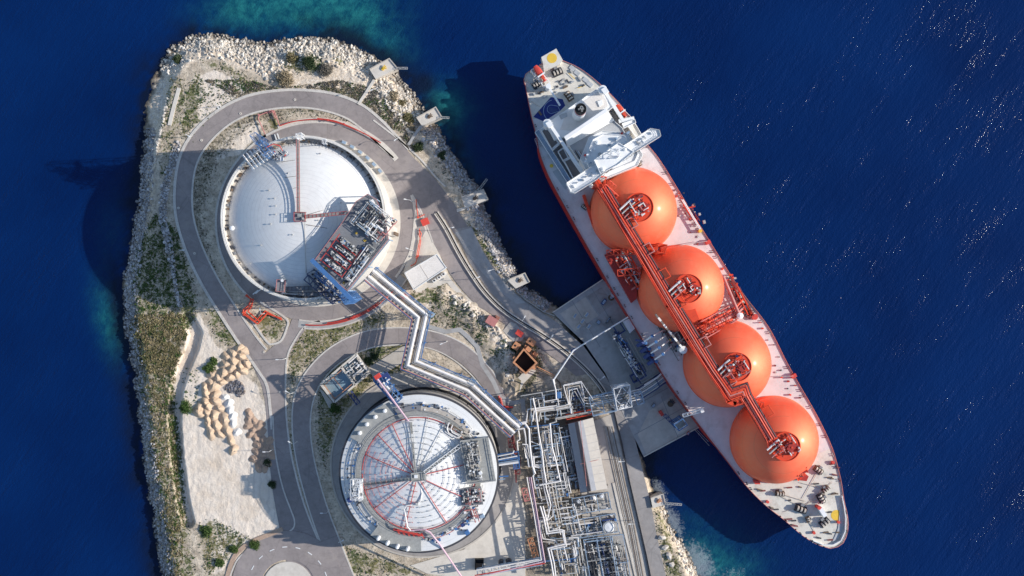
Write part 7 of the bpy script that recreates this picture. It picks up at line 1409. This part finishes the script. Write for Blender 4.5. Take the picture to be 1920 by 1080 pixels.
for (x, y) in [(1097,291),(1166,250)]: mb = MB(); mb.cyl(P(x, y, 35), .5, 34, 36, 8); mb.build('vent_mushroom', 'signal_red', ship)
for i in range(34):
    u = rs.random(); x = 1074+u*150+rs.uniform(-2, 2); y = 350-u*100+rs.uniform(-4, 4); mb = MB(); s_ = rs.uniform(.4, 1.); mb.box(P(x, y, 42), s_*1.6, s_*.6, 41.6, rs.uniform(41.9, 42.9), R(rs.choice([33, -57]))); mb.build('roof_locker', rs.choice(['ship_white', 'grey_pipe', 'ship_white', 'deck_grey']), ship)
mb = MB(); rail(mb, [P(x, y, 42.1) for x, y in [(1062,343),(1219,241),(1236,244),(1239,255),(1150,310),(1120,336),(1078,362),(1062,343)]], 1.1, 2, .1); mb.build('handrail', 'grey_pipe', ship)
# port side: dark hatched boxes with white surrounds, slim boom cranes on both sides
for i, l in enumerate([[(1013,243),(1022,236),(1050,270),(1036,282)], [(1046,284),(1056,277),(1066,296),(1056,302)], [(1056,300),(1068,294),(1094,330),(1078,340)]]):
    o = block('side_house', l, DK, 19, 'ship_white'); cx_ = sum(p[0] for p in l)/4; cy_ = sum(p[1] for p in l)/4
    mb = MB(); mb.prism(plan([(cx_+(x-cx_)*.78, cy_+(y-cy_)*.82) for x, y in l], 19.1), 19, 19.06); mb.build('side_house_roof', 'deck_brown', o)
block('side_walk', [(1003,248),(1010,243),(1075,345),(1070,352)], DK, 16, 'blue_grey')
for (p0, p1, ped) in [((1030,232),(1094,326),(1026,231)), ((1134,172),(1168,226),(1130,168))]:
    z_ = 31; v = P(*ped, z_); mb = MB(); mb.lathe(v, [(1.6, 18), (1.4, z_-1), (2., z_-.8), (2., z_+.8), (.01, z_+1.2)], 18); cp_ = mb.build('crane_post', 'ship_white', ship, smooth=True); mb = MB(); mb.beam(P(*p0, z_+.3), P(*p1, z_-1.4), 1.5, 1.7); mb.build('crane_boom', 'ship_white', ship); mb = MB(); mb.box(P(ped[0]+4, ped[1]+3, z_), 2.6, 3, z_-.6, z_+1.8, .6); mb.build('crane_cab', 'ship_white', ship)
for k in range(5): pipe(ship, [P(1078+k*2.2, 282+k*.5, 27), P(1100+k*2.2, 318-k*1, 27)], .22, ['dark_steel', 'grey_pipe', 'blue_grey', 'white_pipe', 'deck_brown'][k], 5)
block('starboard_house', [(1150,200),(1160,196),(1185,222),(1206,258),(1196,262)], DK, 21, 'deck_cream'); block('starboard_house', [(1166,232),(1190,224),(1192,230),(1170,240)], 21, 24, 'ship_white')
mb = MB(); mb.beam(P(1160, 228, 23), P(1189, 222, 23), 1.8, 1.4); mb.build('davit', 'ship_white', ship)
for (x, y) in [(1182,236),(1189,245),(1194,256)]: mb = MB(); mb.box(P(x, y, DK+.5), 1.3, 1., DK, DK+1, .6); mb.build('hatch', 'dark_steel', ship)
mb = MB(); mb.cyl(P(1034, 311, DK), .9, DK, DK+.5, 14); mb.build('winching_mark', 'yellow', ship)
mb = MB(); mb.prism(plan([(1036,322),(1050,314),(1068,344),(1060,356)], DK+.3), DK, DK+.15); mb.build('side_deck', 'court_blue' if False else 'deck_grey', ship)
# rescue launch far side ladders
mb = MB(); lattice(mb, P(1004, 260, 10), P(1024, 316, 10), .8, .6, .1, 2.5); mb.build('boarding_ladder', 'ship_white', ship)
